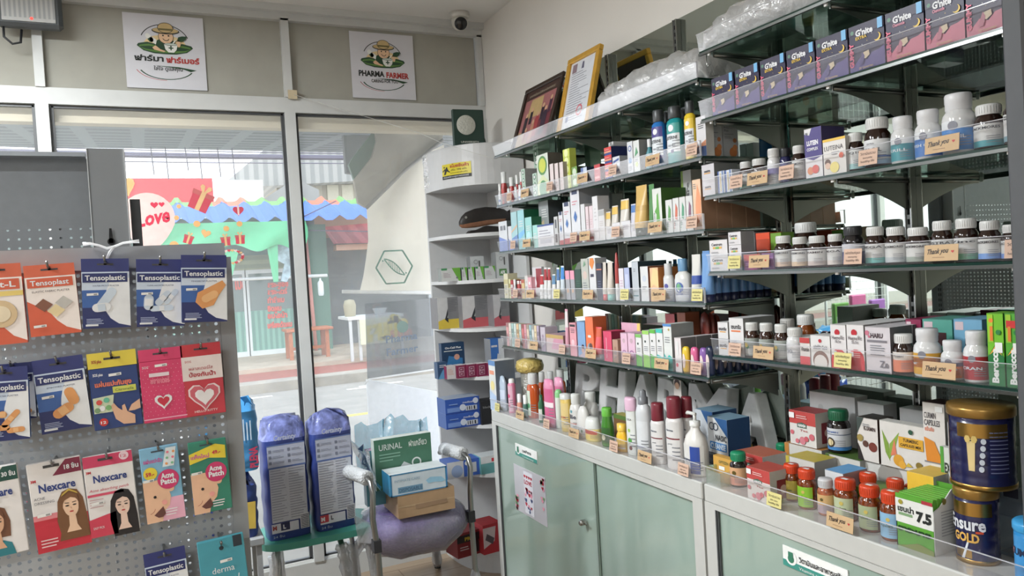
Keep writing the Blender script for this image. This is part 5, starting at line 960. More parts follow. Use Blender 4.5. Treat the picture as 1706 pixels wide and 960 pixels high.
def draw(b, w, h, ops, face='front', d=0.0, y=0.0, k0=1):
 """ops in unit coordinates of the face; front looks to -y, side is the +x face, top the +z face"""
 if face == 'front': q = lambda u, v, k: Vector(((u-.5)*w, y-.0003*k, v*h)); U, V = (1, 0, 0), (0, 0, 1)
 elif face == 'side': q = lambda u, v, k: Vector((y+.0003*k, u*w, v*h)); U, V = (0, 1, 0), (0, 0, 1)
 else: q = lambda u, v, k: Vector(((u-.5)*w, v*h, y+.0003*k)); U, V = (1, 0, 0), (0, 1, 0)
 k = k0
 for op in ops:
  t = op[0]; k += 1
  if t == 'R': b.add([q(op[1], op[2], k), q(op[3], op[2], k), q(op[3], op[4], k), q(op[1], op[4], k)], [(0, 1, 2, 3)], put(op[5]))
  elif t == 'C': b.disc(q(op[1], op[2], k), U, V, op[3]*w, put(op[4]), 18)
  elif t == 'O': b.ring(q(op[1], op[2], k), U, V, op[3]*w, op[4]*w, put(op[5]), 20)
  elif t == 'H': heart(b, q(op[1], op[2], k), U, V, op[3]*w, put(op[4]))
  elif t == 'P': b.add([q(u, v, k) for u, v in op[1]], [tuple(range(len(op[1])))], put(op[2]))
  elif t == 'T': b.text(op[4], put(op[5]), q(op[1], op[2], k), U, V, op[3]*h, width=op[6]*w, bold=op[7] if len(op) > 7 else .01)
  elif t == 'V': b.text(op[4], put(op[5]), q(op[1], op[2], k), V, tuple(-x for x in U), op[3]*w, width=op[6]*h, bold=op[7] if len(op) > 7 else .02)
  elif t == 'L':
   rd = random.Random(int(op[1]*100)+op[4])
   for i in range(op[4]):
    uu = op[1]+(op[2]-op[1])*rd.uniform(.6, 1); v = op[3]-i*op[5]
    b.add([q(op[1], v, k), q(uu, v, k), q(uu, v+op[5]*.35, k), q(op[1], v+op[5]*.35, k)], [(0, 1, 2, 3)], put(op[6]))
TXT = (120, 122, 128)
def auto_art(acc, seed, n=0):
 """plain small-print art: accent band, mark, lines of print"""
 r = random.Random(seed); v = r.choice([0, 1, 2, 3]); ops = []
 if v == 0: ops += [('R', 0, 0, 1, .2, acc), ('C', .5, .72, .22, acc)]
 elif v == 1: ops += [('R', 0, .82, 1, 1, acc), ('P', [(.2, .3), (.8, .3), (.5, .5)], acc)]
 elif v == 2: ops += [('P', [(0, 0), (1, 0), (1, .35), (0, .12)], acc), ('C', .5, .62, .18, acc)]
 else: ops += [('R', 0, .58, 1, .76, acc), ('R', .3, .12, .7, .2, acc)]
 ops += [('L', .16, .84, .5, 4, .05, TXT), ('L', .2, .8, .24, 2, .05, TXT)]
 return ops
def carton(w, h, d, c, art=None, side=None, top=None, sart=None, tart=None):
 b = MB(); b.box(-w/2, w/2, 0, d, 0, h, mat(c, .5), front=mat(c, .42), side=mat(side or c, .5), top=mat(top or c, .5))
 if art: draw(b, w, h, art)
 if sart: draw(b, d, h, sart, 'side', y=w/2)
 if tart: draw(b, w, d, tart, 'top', y=h)
 # closing flap line and tuck slit
 b.box(-w/2, w/2, -.0002, 0, h-.0012, h-.0004, mat(dim(c, .7), .5))
 return b
class Cyl:
 """a thing made of turned parts round its own axis"""
 def __init__(s, name, label, cat, loc, rz, group): s.o = thing(name, label, cat, loc, rz, group)
 def part(s, name, prof, m, sx=1, sy=1, seg=22, parent=None):
  b = MB(); b.lathe(prof, m, seg, sx=sx, sy=sy); return b.build(name, parent or s.o)
def wrap_label(parent, R, z0, z1, col, bands=(), texts=(), sy=1.0, span=(-PI, PI), mark=None, panel=()):
 b = MB(); a0, a1 = span; rr = R*1.012
 full = a1-a0 > 6.28
 def seg(z0_, z1_, m, k, aa=None):
  A0, A1 = aa or (a0, a1); n = max(4, int(24*(A1-A0)/(2*PI))); V = []
  for i in range(n+1):
   t = A0+(A1-A0)*i/n-PI/2
   for z in (z0_, z1_): V.append(((rr+.0003*k)*math.cos(t), (rr+.0003*k)*math.sin(t)*sy, z))
  b.add(V, [(2*i, 2*i+2, 2*i+3, 2*i+1) for i in range(n)], m, True)
 seg(z0, z1, mat(col, .4), 0); H = z1-z0
 for (v0, v1, c) in bands: seg(z0+H*v0, z0+H*v1, mat(c, .4), 1)
 for t in texts:     # (v, height, string, colour, width in R, angle)
  v, hh, s, c, w, an = t[:6]
  b.text(s, mat(c, .4), (0, 0, 0), (1, 0, 0), (0, 1, 0), hh*H, align='c', width=w*R, bold=.02, bend=lambda x, y, v=v, an=an: ((rr+.001)*math.sin(x/R+an), -(rr+.001)*math.cos(x/R+an)*sy, z0+H*v+y))
 if mark:            # (angle, v, radius/R, colour)
  for an, v, r, c in mark:
   cz = z0+H*v; V = [((rr+.0008)*math.sin(an+r*math.cos(t)), -(rr+.0008)*math.cos(an+r*math.cos(t))*sy, cz+R*r*math.sin(t)) for t in [2*PI*i/14 for i in range(14)]]; b.add(V, [tuple(range(14))], mat(c, .4), True)
 for (a_, b2, v0, v1, c) in panel: seg(z0+H*v0, z0+H*v1, mat(c, .4), 2, (a_, b2))
 # small print
 for i in range(4):
  zz_ = z0+H*(.16+.09*i); A = .35; V = []
  for j in range(6):
   an = A+.9*j/5
   for z in (zz_, zz_+H*.025): V.append(((rr+.0008)*math.sin(an), -(rr+.0008)*math.cos(an)*sy, z))
  b.add(V, [(2*j, 2*j+2, 2*j+3, 2*j+1) for j in range(5)], mat(TXT), True)
 return b.build('label', parent)
BROWN = (38, 22, 16); amber_m = {}
def jar(c, R, H, kind):
 """kind: dict(body, cap, lab, bands, text, shape)"""
 sh = kind.get('shape', 'jar'); body = mat(kind.get('body', BROWN), kind.get('rough', .12), spec=.7, noise=kind.get('pills', .05), nscale=kind.get('pscale', 30)); cap = mat(kind.get('cap', (208, 208, 206)), .4)
 if sh == 'jar': bp = [(0, 0), (R*.9, 0), (R, H*.04), (R, H*.60), (R*.93, H*.68), (R*.74, H*.75), (R*.72, H*.79)]; cp = [(R*.80, H*.77), (R*.82, H*.79), (R*.82, H*.97), (R*.76, H), (0, H)]; lz = (H*.07, H*.56)
 elif sh == 'packer': bp = [(0, 0), (R*.92, 0), (R, H*.03), (R, H*.58), (R*.94, H*.65), (R*.76, H*.71), (R*.74, H*.75)]; cp = [(R*.76, H*.73), (R*.78, H*.75), (R*.78, H*.84), (R*.8, H*.85), (R*.8, H*.97), (R*.75, H), (0, H)]; lz = (H*.06, H*.55)
 elif sh == 'pill': bp = [(0, 0), (R*.9, 0), (R, H*.04), (R, H*.64), (R*.9, H*.71), (R*.72, H*.76), (R*.72, H*.79)]; cp = [(R*.84, H*.76), (R*.86, H*.78), (R*.86, H*.96), (R*.8, H), (0, H)]; lz = (H*.07, H*.58)
 else: bp = [(0, 0), (R*.9, 0), (R, H*.03), (R, H*.55), (R*.6, H*.72), (R*.4, H*.8), (R*.4, H*.84)]; cp = [(R*.46, H*.83), (R*.46, H*.98), (R*.42, H), (0, H)]; lz = (H*.06, H*.5)
 bo = c.part('body', bp, body); ca = c.part('cap', cp, cap)
 z = H*.80 if sh == 'jar' else H*.76
 if kind.get('ribs', True):
  b = MB(); rc = R*(.82 if sh == 'jar' else .86 if sh == 'pill' else .73)
  if sh in ('jar', 'pill'):
   for i in range(28): a = 2*PI*i/28; b.box(rc*math.cos(a)-.0004, rc*math.cos(a)+.0004, rc*math.sin(a)-.0004, rc*math.sin(a)+.0004, H*.81, H*.95, mat(dim(kind.get('cap', (208, 208, 206)), .86), .4))
   b.build('grip_ribs', ca)
 wrap_label(bo, R, lz[0], lz[1], kind.get('lab', WHITE), kind.get('bands', ()), kind.get('text', ()), span=kind.get('span', (-PI*.95, PI*.95)), mark=kind.get('mark'))
 if kind.get('tag'): b = MB(); b.quad((-R*.3, -R*.25, H+.0006), (R*.35, -R*.25, H+.0006), (R*.35, R*.15, H+.0006), (-R*.3, R*.15, H+.0006), mat(WHITE)); b.build('price_tag', ca)
def bottle(c, R, H, k):
 """free profile bottle: k = dict(prof=[(r,z)], col, cap=[(r,z)], capcol, flat, lab=(z0,z1,col), ...)"""
 sy = k.get('flat', 1.0); P_ = [(r*R, z*H) for r, z in k['prof']]; m = mat(k['col'], k.get('rough', .3), noise=.03) if not k.get('clear') else clear(k['col'], .75, .2, .06)
 bo = c.part('body', P_, m, 1, sy)
 if k.get('cap'): c.part('cap', [(r*R, z*H) for r, z in k['cap']], mat(k.get('capcol', WHITE), .35), 1, min(1.0, sy*1.25))
 if k.get('lab'): z0, z1, col = k['lab'][:3]; wrap_label(bo, R*k.get('lr', 1.0), z0*H, z1*H, col, k.get('bands', ()), k.get('text', ()), sy=sy, span=k.get('span', (-1.25, 1.25)), mark=k.get('mark'), panel=k.get('panel', ()))
 if k.get('pump'):
  b = MB(); b.tube([(0, 0, H*.84), (0, 0, H*.965)], R*.12, mat(k['capcol'], .35), 8); b.tube([(R*.1, 0, H*.97), (-R*.75, -.0, H*.975), (-R*.82, 0, H*.95)], R*.13, mat(k['capcol'], .35), 8); b.build('pump_head', c.o)
def tube_item(c, R, H, k):
 """squeeze tube standing on its cap, flat crimp on top"""
 m = mat(k['col'], .35, noise=.02); b = MB(); V = []; n = 20; lv = [(.16, 1, 1), (.3, 1.0, .95), (.6, 1.02, .6), (.85, 1.05, .25), (.97, 1.06, .07), (1.0, 1.06, .05)]
 for z, sx, sy in lv:
  for i in range(n): a = 2*PI*i/n; V.append((R*sx*math.cos(a), R*sy*math.sin(a), z*H))
 b.add(V, [(j*n+i, j*n+(i+1) % n, (j+1)*n+(i+1) % n, (j+1)*n+i) for j in range(len(lv)-1) for i in range(n)], m, True); b.add(V, [tuple((len(lv)-1)*n+i for i in range(n))], m)
 tb = b.build('tube_body', c.o)
 if k.get('band'):
  z0, z1, col = k['band']; b = MB(); V = []
  for z in (z0, z1):
   sx, sy = 1.02, .95-(z-.3)*1.1
   for i in range(n): a = 2*PI*i/n; V.append((R*(sx*math.cos(a))*1.01, R*max(.1, sy)*math.sin(a)*1.05, z*H))
  b.add(V, [(i, (i+1) % n, n+(i+1) % n, n+i) for i in range(n)], mat(col, .4), True); b.build('label', tb)
 b = MB(); b.lathe([(0, 0), (R*.9, 0), (R*.95, H*.01), (R*.95, H*.16), (0, H*.16)], mat(k.get('capcol', WHITE), .35), 18); b.build('cap', c.o)
def rollon(c, R, H, k):
 c.part('body', [(0, 0), (R*.85, 0), (R, H*.08), (R, H*.5)], mat(k['low'], .3), 1, .75); c.part('cap', [(R, H*.5), (R*1.0, H*.8), (R*.85, H*.94), (R*.5, H*.99), (0, H)], mat(k['col'], .3), 1, .75)
 b = MB(); V = [(R*1.03*math.sin(.5*math.cos(t)), -R*1.03*.75*math.cos(.5*math.cos(t))-.0006, H*.45+H*.28*math.sin(t)) for t in [2*PI*i/14 for i in range(14)]]; b.add(V, [tuple(range(14))], mat((226, 206, 200)), True); b.build('label', c.o)
ITEMS = []          # (shelf, object, desc)
FRONT = {'L': .012, 'R': .012, 'C': .012}
def spot(sh, a, b_, yt, off, z=0.0):
 X, Z = SH[sh]; Xf = X+.012+off; Z = Z+z; ya, yb = y_at(a, Xf, Z), y_at(b_, Xf, Z); yc = (ya+yb)/2
 h = z_at(Xf, yc, yt)-Z; return Xf, Z, yc, ya-yb, h
SH['C'] = (CX+.004, CZ)
def reg(sh, o, desc, px, cat, group=None): ITEMS.append([sh, o, desc, px, cat, group])
def B(sh, a, b_, yt, desc, c, art=None, d=.05, off=0.0, side=None, top=None, sart=None, tart=None, z=0.0, n=1, name='carton', acc=None, rows=0, rdx=None, tilt=0.0, group=None, h=None, cat='box'):
 """n stacked cartons between pixel columns a..b_, top at pixel row yt; rows = copies behind"""
 Xf, Z, yc, w, hh = spot(sh, a, b_, yt, off, z); hh = h or hh; hh = max(hh, .012)/n; w = max(w-.0012, .006)
 if art is None: art = auto_art(acc or dim(c, .6), int(a*7+yt))
 bm = carton(w, hh, d, c, art, side, top, sart, tart); first = None
 for i in range(n):
  for r in range(rows+1):
   if first is None: o = first = bm.build(name)
   else: o = first.copy(); COL.objects.link(o)
   o.location = (Xf+r*(rdx or (d+.002)), yc, Z+i*(hh+.0004)); o.rotation_euler = (0, 0, -PI/2+tilt)
   dd = desc+(''if n == 1 else (', bottom of its stack' if i == 0 else (', top of its stack' if i == n-1 else ', middle of its stack' if n == 3 else ', %s up in its stack' % ORD[i])))+('' if r == 0 else ', row %s behind it' % ORD[r-1] if rows > 1 else ', the one behind')
   reg(sh, o, dd, a+i*.01+r*.1, cat, group)
 return first
def R_(sh, a, b_, yt, desc, fn, k, name='jar', off=0.0, z=0.0, cat='jar', rows=0, group=None, rz=0.0, pitch=None, sc=1.0):
 X, Z = SH[sh]; Z += z; r = .02
 for _ in range(5):
  Xc = X+.012+off+r; ya, yb = y_at(a, Xc, Z+.02), y_at(b_, Xc, Z+.02); yc = (ya+yb)/2; ph = math.atan2(Xc, yc); r = abs(ya-yb)*math.sin(ph)/2
 fl = k.get('flat', .6 if fn is tube_item else .75 if fn is rollon else 1); sc /= math.sqrt(math.sin(ph)**2+(fl*math.cos(ph))**2) if False else math.sqrt(math.cos(ph)**2*1.0*fl**2+math.sin(ph)**2)
 h = z_at(Xc, yc, yt)-Z; c = Cyl(name, '', '', (Xc, yc, Z), -PI/2+rz, None); fn(c, r*1.05*sc, max(h, .02), k); o = c.o
 reg(sh, o, desc, a, cat, group)
 for i in range(rows):
  q = copy_tree(o); q.location = (Xc+(i+1)*(pitch or 2*r+.001), yc, Z); reg(sh, q, desc+', number %s behind' % ORD[i] if rows > 1 else desc+', the one behind', a+.1*(i+1), cat, group)
 return o
WH = (214, 213, 212); GY_ = (170, 170, 168)
pill_r = dict(col=(176, 60, 58), prof=[(0, 0), (.9, 0), (1, .05), (1, .5), (.62, .68), (.62, .72)], cap=[(.72, .66), (.74, .68), (.74, .98), (0, 1)], lab=(.08, .48, (200, 80, 76)), bands=[(.3, .7, (190, 50, 50))])
pill_w = dict(pill_r, col=(206, 204, 204), lab=(.08, .5, (214, 214, 220)), bands=[(.2, .45, (80, 100, 170))])
# top shelf: frames and bundles
def leaning(name, label, cat, a, b_, top_px, bot_px, sh, fn, lean=.27, yaw=0.0, off=.05):
 X, Z = SH[sh]; Xf = X+off; ya = y_at(a, Xf, Z); yb = y_at(b_, Xf, Z); yc = (ya+yb)/2; w = ya-yb; o = thing(name, label, cat, (Xf, yc, Z+.006)); return o, w
o, w = leaning('picture_frame', 'dark brown framed group picture leaning on the wall at the top shelf end', 'picture', 838, 898, 0, 0, 'L1', None)
def frame_on(o, w, h, fr, lean, yaw, paint, fw=.022, fcol=(52, 38, 30), th=.016, metal=0.0):
 o.rotation_euler = (lean, 0, -PI/2+yaw)
 b = MB(); m = mat(fcol, .35, metal=metal, noise=.1)
 for (x0, x1, z0, z1) in ((-w/2, w/2, 0, fw), (-w/2, w/2, h-fw, h), (-w/2, -w/2+fw, fw, h-fw), (w/2-fw, w/2, fw, h-fw)): b.bbox(x0, x1, 0, th, z0, z1, m, .003)
 b.build('frame', o); b = MB(); b.box(-w/2+fw, w/2-fw, th*.5, th, fw, h-fw, mat((60, 50, 44))); W, H = w-2*fw, h-2*fw
 q = lambda u, v, k: Vector((-w/2+fw+W*u, th*.5-.0003*k, fw+H*v)); paint(b, q, W, H); b.build('picture', o)
def pt(b, q, W, H):
 Z_ = (0, 0, 1); X_ = (1, 0, 0); A = lambda pts, c, k: b.add([q(u, v, k) for u, v in pts], [tuple(range(len(pts)))], mat(c, .4))
 A([(0, 0), (1, 0), (1, 1), (0, 1)], (62, 42, 36), 1); A([(.04, .02), (.96, .02), (.96, .84), (.04, .84)], (150, 96, 96), 2); A([(.2, .5), (.62, .5), (.6, .82), (.24, .82)], (176, 150, 104), 3); A([(.5, .02), (.96, .02), (.96, .5), (.6, .4)], (104, 44, 54), 4); A([(.04, .02), (.4, .02), (.3, .25), (.04, .3)], (160, 134, 100), 4)
 rd = random.Random(5)
 for (u, v, s, c) in ((.2, .42, .5, (44, 34, 42)), (.34, .52, .4, (38, 30, 40)), (.56, .34, .62, (150, 60, 62)), (.46, .26, .5, (170, 120, 96)), (.78, .36, .72, (50, 34, 52)), (.68, .52, .4, (40, 30, 44)), (.28, .2, .35, (140, 50, 54)), (.88, .6, .4, (70, 40, 60))):
  A([(u-.07*s*1.4, v-.34*s), (u+.07*s*1.4, v-.34*s), (u+.1*s, v+.16*s), (u+.03, v+.24*s), (u-.03, v+.24*s), (u-.1*s, v+.16*s)], c, 6); b.disc(q(u, v+.28*s, 7), X_, Z_, .035*W, mat((190, 150, 120)), 10)
 b.text('อาจารย์และนิสิตเภสัชศาสตร์', mat((170, 160, 140)), q(.12, .89, 3), X_, Z_, H*.04, width=W*.76)
o.location.x += .03; frame_on(o, w*1.0, .335, None, -.34, 0, pt)
def pt2(b, q, W, H):
 X_, Z_ = (1, 0, 0), (0, 0, 1); A = lambda pts, c, k: b.add([q(u, v, k) for u, v in pts], [tuple(range(len(pts)))], mat(c, .4))
 A([(0, 0), (1, 0), (1, 1), (0, 1)], (204, 206, 212), 1); rd = random.Random(3)
 for i in range(20): v = .82-i*.036; e = .1+rd.uniform(.3, .8); A([(.1, v), (e, v), (e, v+.009), (.1, v+.009)], (120, 122, 132), 2)
 A([(.44, .86), (.54, .86), (.52, .96), (.46, .96)], (90, 90, 110), 2); A([(.08, .84), (.26, .84), (.26, .97), (.08, .97)], (130, 110, 120), 2); b.ring(q(.62, .24, 3), X_, Z_, W*.08, W*.12, mat((200, 110, 120)), 14); A([(.12, .12), (.22, .12), (.22, .2), (.12, .2)], (80, 100, 150), 2)
o, w = leaning('framed_certificate', 'ornate gold framed certificate leaning on the mirror, beside the dark picture', 'picture', 912, 968, 0, 0, 'L1', None)
o.location.x += .03; frame_on(o, w*.92, .345, None, -.25, 0, pt2, .024, (206, 158, 62), .022, .35)
# leave space: plastic bag bundles
def bundle(label, sh, px0, px1, hgt, seed, d=.2, off=.03):
 X, Z = SH[sh]; y0 = y_at(px0, X+off, Z); y1 = y_at(px1, X+off, Z); rd = random.Random(seed); n = 26; m = 16; V = []; b = MB(); film = clear((236, 236, 236), .72, .25, .2, bump=1.0, bscale=26)
 for i in range(n+1):
  u = i/n; y = y0+(y1-y0)*u; s = (.5+.5*min(1, math.sin(PI*min(1, max(0, u)))**.35)) if 0 < u < 1 else .12
  for j in range(m):
   a = 2*PI*j/m; r = 1+.12*rd.uniform(-1, 1); V.append((X+off+d/2+d/2*math.cos(a)*r*(.6+.4*s), y+.012*rd.uniform(-1, 1), Z+.004+max(0, hgt*s*(.5+.5*math.sin(a)*r)*(.93+.07*math.sin(u*47+j)))))
 b.add(V, [(i*m+j, i*m+(j+1) % m, (i+1)*m+(j+1) % m, (i+1)*m+j) for i in range(n) for j in range(m)]+[tuple(range(m))[::-1], tuple(n*m+j for j in range(m))], film, True)
 inner = MB();
 for k in range(5):
  yy0 = y0+(y1-y0)*(.08+.18*k); yy1 = y0+(y1-y0)*(.22+.18*k); inner.bbox(X+off+d*.25, X+off+d*.75, min(yy0, yy1), max(yy0, yy1), Z+.006, Z+hgt*.55, mat((206, 206, 204), .6), .01)
 o = b.build('plastic_bundle'); tag(o, label, 'bundle'); inner.build('contents', o); return o
bundle('long crinkled clear plastic bundle on the top left shelf beside the certificate', 'L1', 985, 1165, .15, 4)
bundle('long crinkled clear plastic bundle along the top right shelf', 'R0', 1160, 1500, .14, 7)
b = MB(); X, Z = SH['R0']; p = Vector((X+.01, y_at(1172, X, Z), Z-.014)); b.tube([p, p+Vector((0, .0, -.02)), p+Vector((-.004, -.006, -.035)), p+Vector((-.002, -.016, -.03))], .0015, chrome, 6); tag(b.build('wire_hook'), 'small bent wire hook under the top right shelf end', 'hook')
S = 'L2'
for a, b_, yt, l in ((836, 847, 286, 'tall red pill bottle with white cap'), (849, 859, 295, 'red pill bottle with white cap beside it'), (860, 866, 291, 'narrow red pill bottle with white cap'), (867, 873, 286, 'last red pill bottle with white cap')): R_(S, a, b_, yt, l, bottle, pill_r, 'pill_bottle', off=.03, cat='bottle')
for a, b_, yt, l in ((831, 837, 306, 'small white bottle at the shelf end'), (845, 852, 314, 'small white front bottle second along'), (857, 863, 311, 'small white front bottle third along'), (864, 870, 308, 'small white front bottle fourth along')): R_(S, a, b_, yt, l, bottle, pill_w, 'pill_bottle', cat='bottle')
gb = [('C', .5, .5, .3, (60, 110, 80)), ('C', .5, .5, .18, WH)]
B(S, 871, 877, 282, 'pale green small carton', (176, 196, 180), gb, n=4, d=.09, side=(150, 150, 148), z=0)
B(S, 889, 896, 289, 'pale green small carton near the large box', (180, 200, 184), gb, n=3, d=.05)
B(S, 893, 901, 250, 'pale green small carton at the back', (176, 196, 180), gb, n=6, d=.06, off=.11)
B(S, 897, 916, 257, 'large white and green herbal box', (206, 212, 200), [('C', .5, .72, .4, (90, 140, 80)), ('C', .5, .72, .3, (196, 200, 80)), ('P', [(0, .3), (.5, .5), (1, .3), (1, 0), (0, 0)], (206, 212, 170)), ('C', .5, .15, .35, (80, 140, 90))], d=.06, side=(90, 84, 76))
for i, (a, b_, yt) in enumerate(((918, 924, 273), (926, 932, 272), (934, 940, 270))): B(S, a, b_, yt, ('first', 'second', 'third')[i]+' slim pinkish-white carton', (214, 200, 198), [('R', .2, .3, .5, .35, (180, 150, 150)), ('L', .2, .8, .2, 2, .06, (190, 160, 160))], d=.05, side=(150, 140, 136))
B(S, 917, 923, 256, 'brown and white carton behind the slim pink ones', (120, 110, 100), d=.05, off=.08, acc=(200, 200, 196))
B(S, 941, 952, 249, 'lime green small carton', (196, 206, 90), [('C', .5, .5, .3, (226, 230, 170))], n=5, d=.03, off=.02)
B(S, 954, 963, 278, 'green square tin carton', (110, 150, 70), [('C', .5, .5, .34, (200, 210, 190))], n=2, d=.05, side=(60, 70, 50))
B(S, 969, 979, 279, 'small blue and white carton', (196, 204, 220), [('R', 0, 0, .4, 1, (90, 110, 160))], d=.12, side=(40, 56, 84))
B(S, 991, 1001, 274, 'red carton with dark red side', (190, 70, 74), [('R', .1, .4, .9, .6, (226, 160, 160))], n=2, d=.12, side=(120, 40, 44))
B(S, 1009, 1021, 246, 'red and blue toothpaste carton', (56, 66, 130), [('R', 0, .55, 1, 1, (206, 60, 56)), ('R', 0, .3, 1, .5, (226, 150, 110)), ('L', .1, .9, .7, 1, .1, WH)], n=4, d=.18, side=(36, 46, 92))
B(S, 1014, 1022, 235, 'flat white carton on the toothpaste stack', (200, 200, 198), n=1, d=.12, z=.118, off=.02, h=.016)
B(S, 1022, 1034, 261, 'white carton with a blue stripe, low in front', (206, 208, 214), [('P', [(.1, .6), (.9, .8), (.9, .6), (.1, .4)], (70, 90, 150))], n=2, d=.08, side=(170, 172, 176))
B(S, 1047, 1056, 236, 'tall white carton with blue ring', (206, 208, 212), [('O', .5, .78, .22, .32, (70, 90, 150)), ('C', .5, .4, .3, (120, 160, 200)), ('L', .2, .8, .2, 3, .05, TXT)], d=.05)
B(S, 1057, 1067, 234, 'tall white carton with green mark', (210, 212, 210), [('P', [(.2, .5), (.8, .6), (.5, .8)], (90, 150, 110)), ('C', .5, .25, .25, (200, 210, 150)), ('L', .2, .8, .4, 2, .05, TXT)], d=.05, side=(150, 150, 146))
clr = dict(col=(70, 130, 140), prof=[(0, 0), (.95, 0), (1, .05), (1, .5), (.5, .68), (.4, .76)], cap=[(.5, .74), (.5, .98), (.45, 1), (0, 1)], capcol=WH, lab=(.1, .45, (180, 200, 200)))
R_(S, 1077, 1090, 232, 'small teal mouthwash bottle with a white cap', bottle, clr, 'mouthwash_bottle', cat='bottle')
mwp = [(0, 0), (.93, 0), (1, .03), (1, .68), (.93, .75), (.62, .79), (.5, .81)]; mwc = [(.62, .79), (.68, .81), (.66, .98), (.6, 1), (0, 1)]
for a, b_, yt, nm, col, lab_, l in ((1089, 1112, 184, 'LISTERINE', (40, 110, 180), (70, 60, 130), 'blue and purple mouthwash bottle'), (1114, 1141, 178, 'LISTERINE', (30, 140, 144), (60, 150, 146), 'teal mouthwash bottle, tallest in the middle'), (1143, 1162, 169, 'LISTERINE', (216, 186, 50), (222, 190, 60), 'yellow mouthwash bottle')):
 o = R_(S, a, b_, yt, l+' with a ribbed grey cap', bottle, dict(col=col, clear=False, rough=.1, flat=.75, prof=mwp, cap=mwc, capcol=(66, 68, 70), lab=(.15, .70, lab_), bands=[(.1, .68, (214, 218, 222))], text=[(.5, .1, nm, (30, 30, 40), 1.5, .2), (.28, .06, 'COOL MINT' if col[0] < 35 else 'TOTAL CARE', TXT, 1.0, .2)], mark=[(.2, .85, .35, (226, 226, 230)), (.3, .12, .2, (60, 60, 110))]), 'mouthwash_bottle', cat='bottle', rows=1 if a < 1140 else 0)
B(S, 1162, 1178, 194, 'tall silver-white carton at the shelf end', (206, 204, 206), [('L', .2, .8, .8, 3, .05, (40, 40, 40)), ('R', 0, 0, 1, .25, (60, 80, 120)), ('P', [(0, .25), (1, .25), (1, .4)], (200, 140, 110))], d=.03, side=(196, 194, 190))
def face_cam(sh, px0, px1, yt, X0, desc, c, art, d=.05, n=1, name='carton', z=0.0, yoff=0.0):
 """carton whose printed front looks down the shelf at the viewer (-y)"""
 X, Z = SH[sh]; Z += z; Y = LY0+.012+yoff; x0 = x_at(px0, Y, Z); x1 = x_at(px1, Y, Z); h = z_at((x0+x1)/2, Y, yt)-Z; bm = carton(x1-x0-.001, h, d, c, art); o = bm.build(name); o.location = ((x0+x1)/2, Y, Z); reg(sh, o, desc, px0, 'box'); return o
pp_art = [('T', .08, .86, .07, 'Propolis', TXT, .6, .02), ('T', .08, .77, .07, 'Plus', TXT, .3, .03), ('R', .08, .68, .7, .7, TXT), ('L', .08, .6, .62, 3, .03, TXT), ('C', .75, .5, .12, (176, 110, 70)), ('C', .62, .14, .26, (190, 116, 66)), ('C', .74, .28, .16, (200, 130, 80))]
face_cam(S, 1180, 1205, 203, 0, 'grey-white propolis carton facing the viewer', (176, 176, 178), pp_art); face_cam(S, 1206, 1231, 207, 0, 'second propolis carton beside it near the mirror', (170, 170, 172), pp_art)
S = 'L3'; AQ = (150, 200, 206)
B(S, 833, 847, 369, 'white and blue box at the shelf end', (206, 208, 212), [('P', [(0, 0), (1, 0), (1, .34), (0, .5)], (110, 130, 190)), ('R', .2, .7, .5, .85, TXT), ('R', .6, .7, .8, .85, TXT)], d=.05, side=(90, 96, 96))
B(S, 848, 854, 377, 'small white and navy box', (206, 206, 210), [('P', [(0, 0), (1, 0), (1, .3), (0, .5)], (100, 116, 176))], d=.04)
B(S, 854, 864, 353, 'tall pale aqua carton with orange stripe', (160, 196, 200), [('P', [(0, 0), (1, 0), (1, .4), (0, .3)], (110, 140, 190)), ('P', [(0, .45), (1, .6), (1, .66), (0, .5)], (214, 180, 150))], d=.05)
B(S, 865, 876, 350, 'tall aqua carton with a dark green side', AQ, [('P', [(0, .2), (1, .4), (1, .5), (0, .4)], (120, 180, 220)), ('L', .2, .8, .7, 3, .06, WH)], d=.13, side=(22, 84, 54))
B(S, 877, 888, 362, 'aqua carton with a green side, second height', (150, 204, 200), [('C', .5, .4, .3, (180, 220, 225)), ('L', .2, .8, .7, 3, .06, WH)], d=.12, side=(24, 88, 58))
B(S, 889, 897, 375, 'short aqua carton', (160, 210, 204), [('L', .2, .8, .6, 3, .1, WH)], d=.05)
B(S, 901, 917, 335, 'silver grey box with a warm patch standing behind', (146, 150, 150), [('P', [(0, .2), (.6, .3), (.5, .6), (0, .5)], (190, 170, 140)), ('L', .3, .9, .8, 4, .05, WH)], d=.1, off=.05, side=(70, 74, 76))
B(S, 897, 924, 374, 'wide white carton lying low with grey print', (212, 212, 216), [('L', .1, .9, .7, 3, .12, (150, 150, 160)), ('R', .15, .15, .85, .35, (180, 182, 190)), ('R', 0, .93, 1, 1, (60, 80, 140))], d=.045)
B(S, 925, 931, 361, 'slim black and white carton', (190, 190, 190), [('R', .2, .1, .8, .4, (40, 40, 44)), ('R', .3, .6, .7, .9, (90, 90, 96))], d=.05)
for a, b_, yt, dd, l in ((933, 940, 353, .05, 'slim white carton with a blue drop'), (941, 953, 337, .06, 'tall white carton with a blue diamond'), (954, 969, 315, .14, 'tallest white carton with a blue drop and red foot')):
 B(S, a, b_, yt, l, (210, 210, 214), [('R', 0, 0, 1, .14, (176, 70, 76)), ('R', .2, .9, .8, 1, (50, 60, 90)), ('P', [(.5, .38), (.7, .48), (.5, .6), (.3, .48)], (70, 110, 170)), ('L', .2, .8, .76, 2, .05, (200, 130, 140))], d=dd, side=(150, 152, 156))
B(S, 970, 977, 340, 'slim white carton after the tallest one', (206, 206, 208), [('R', .2, .1, .8, .3, (150, 150, 150))], d=.05)
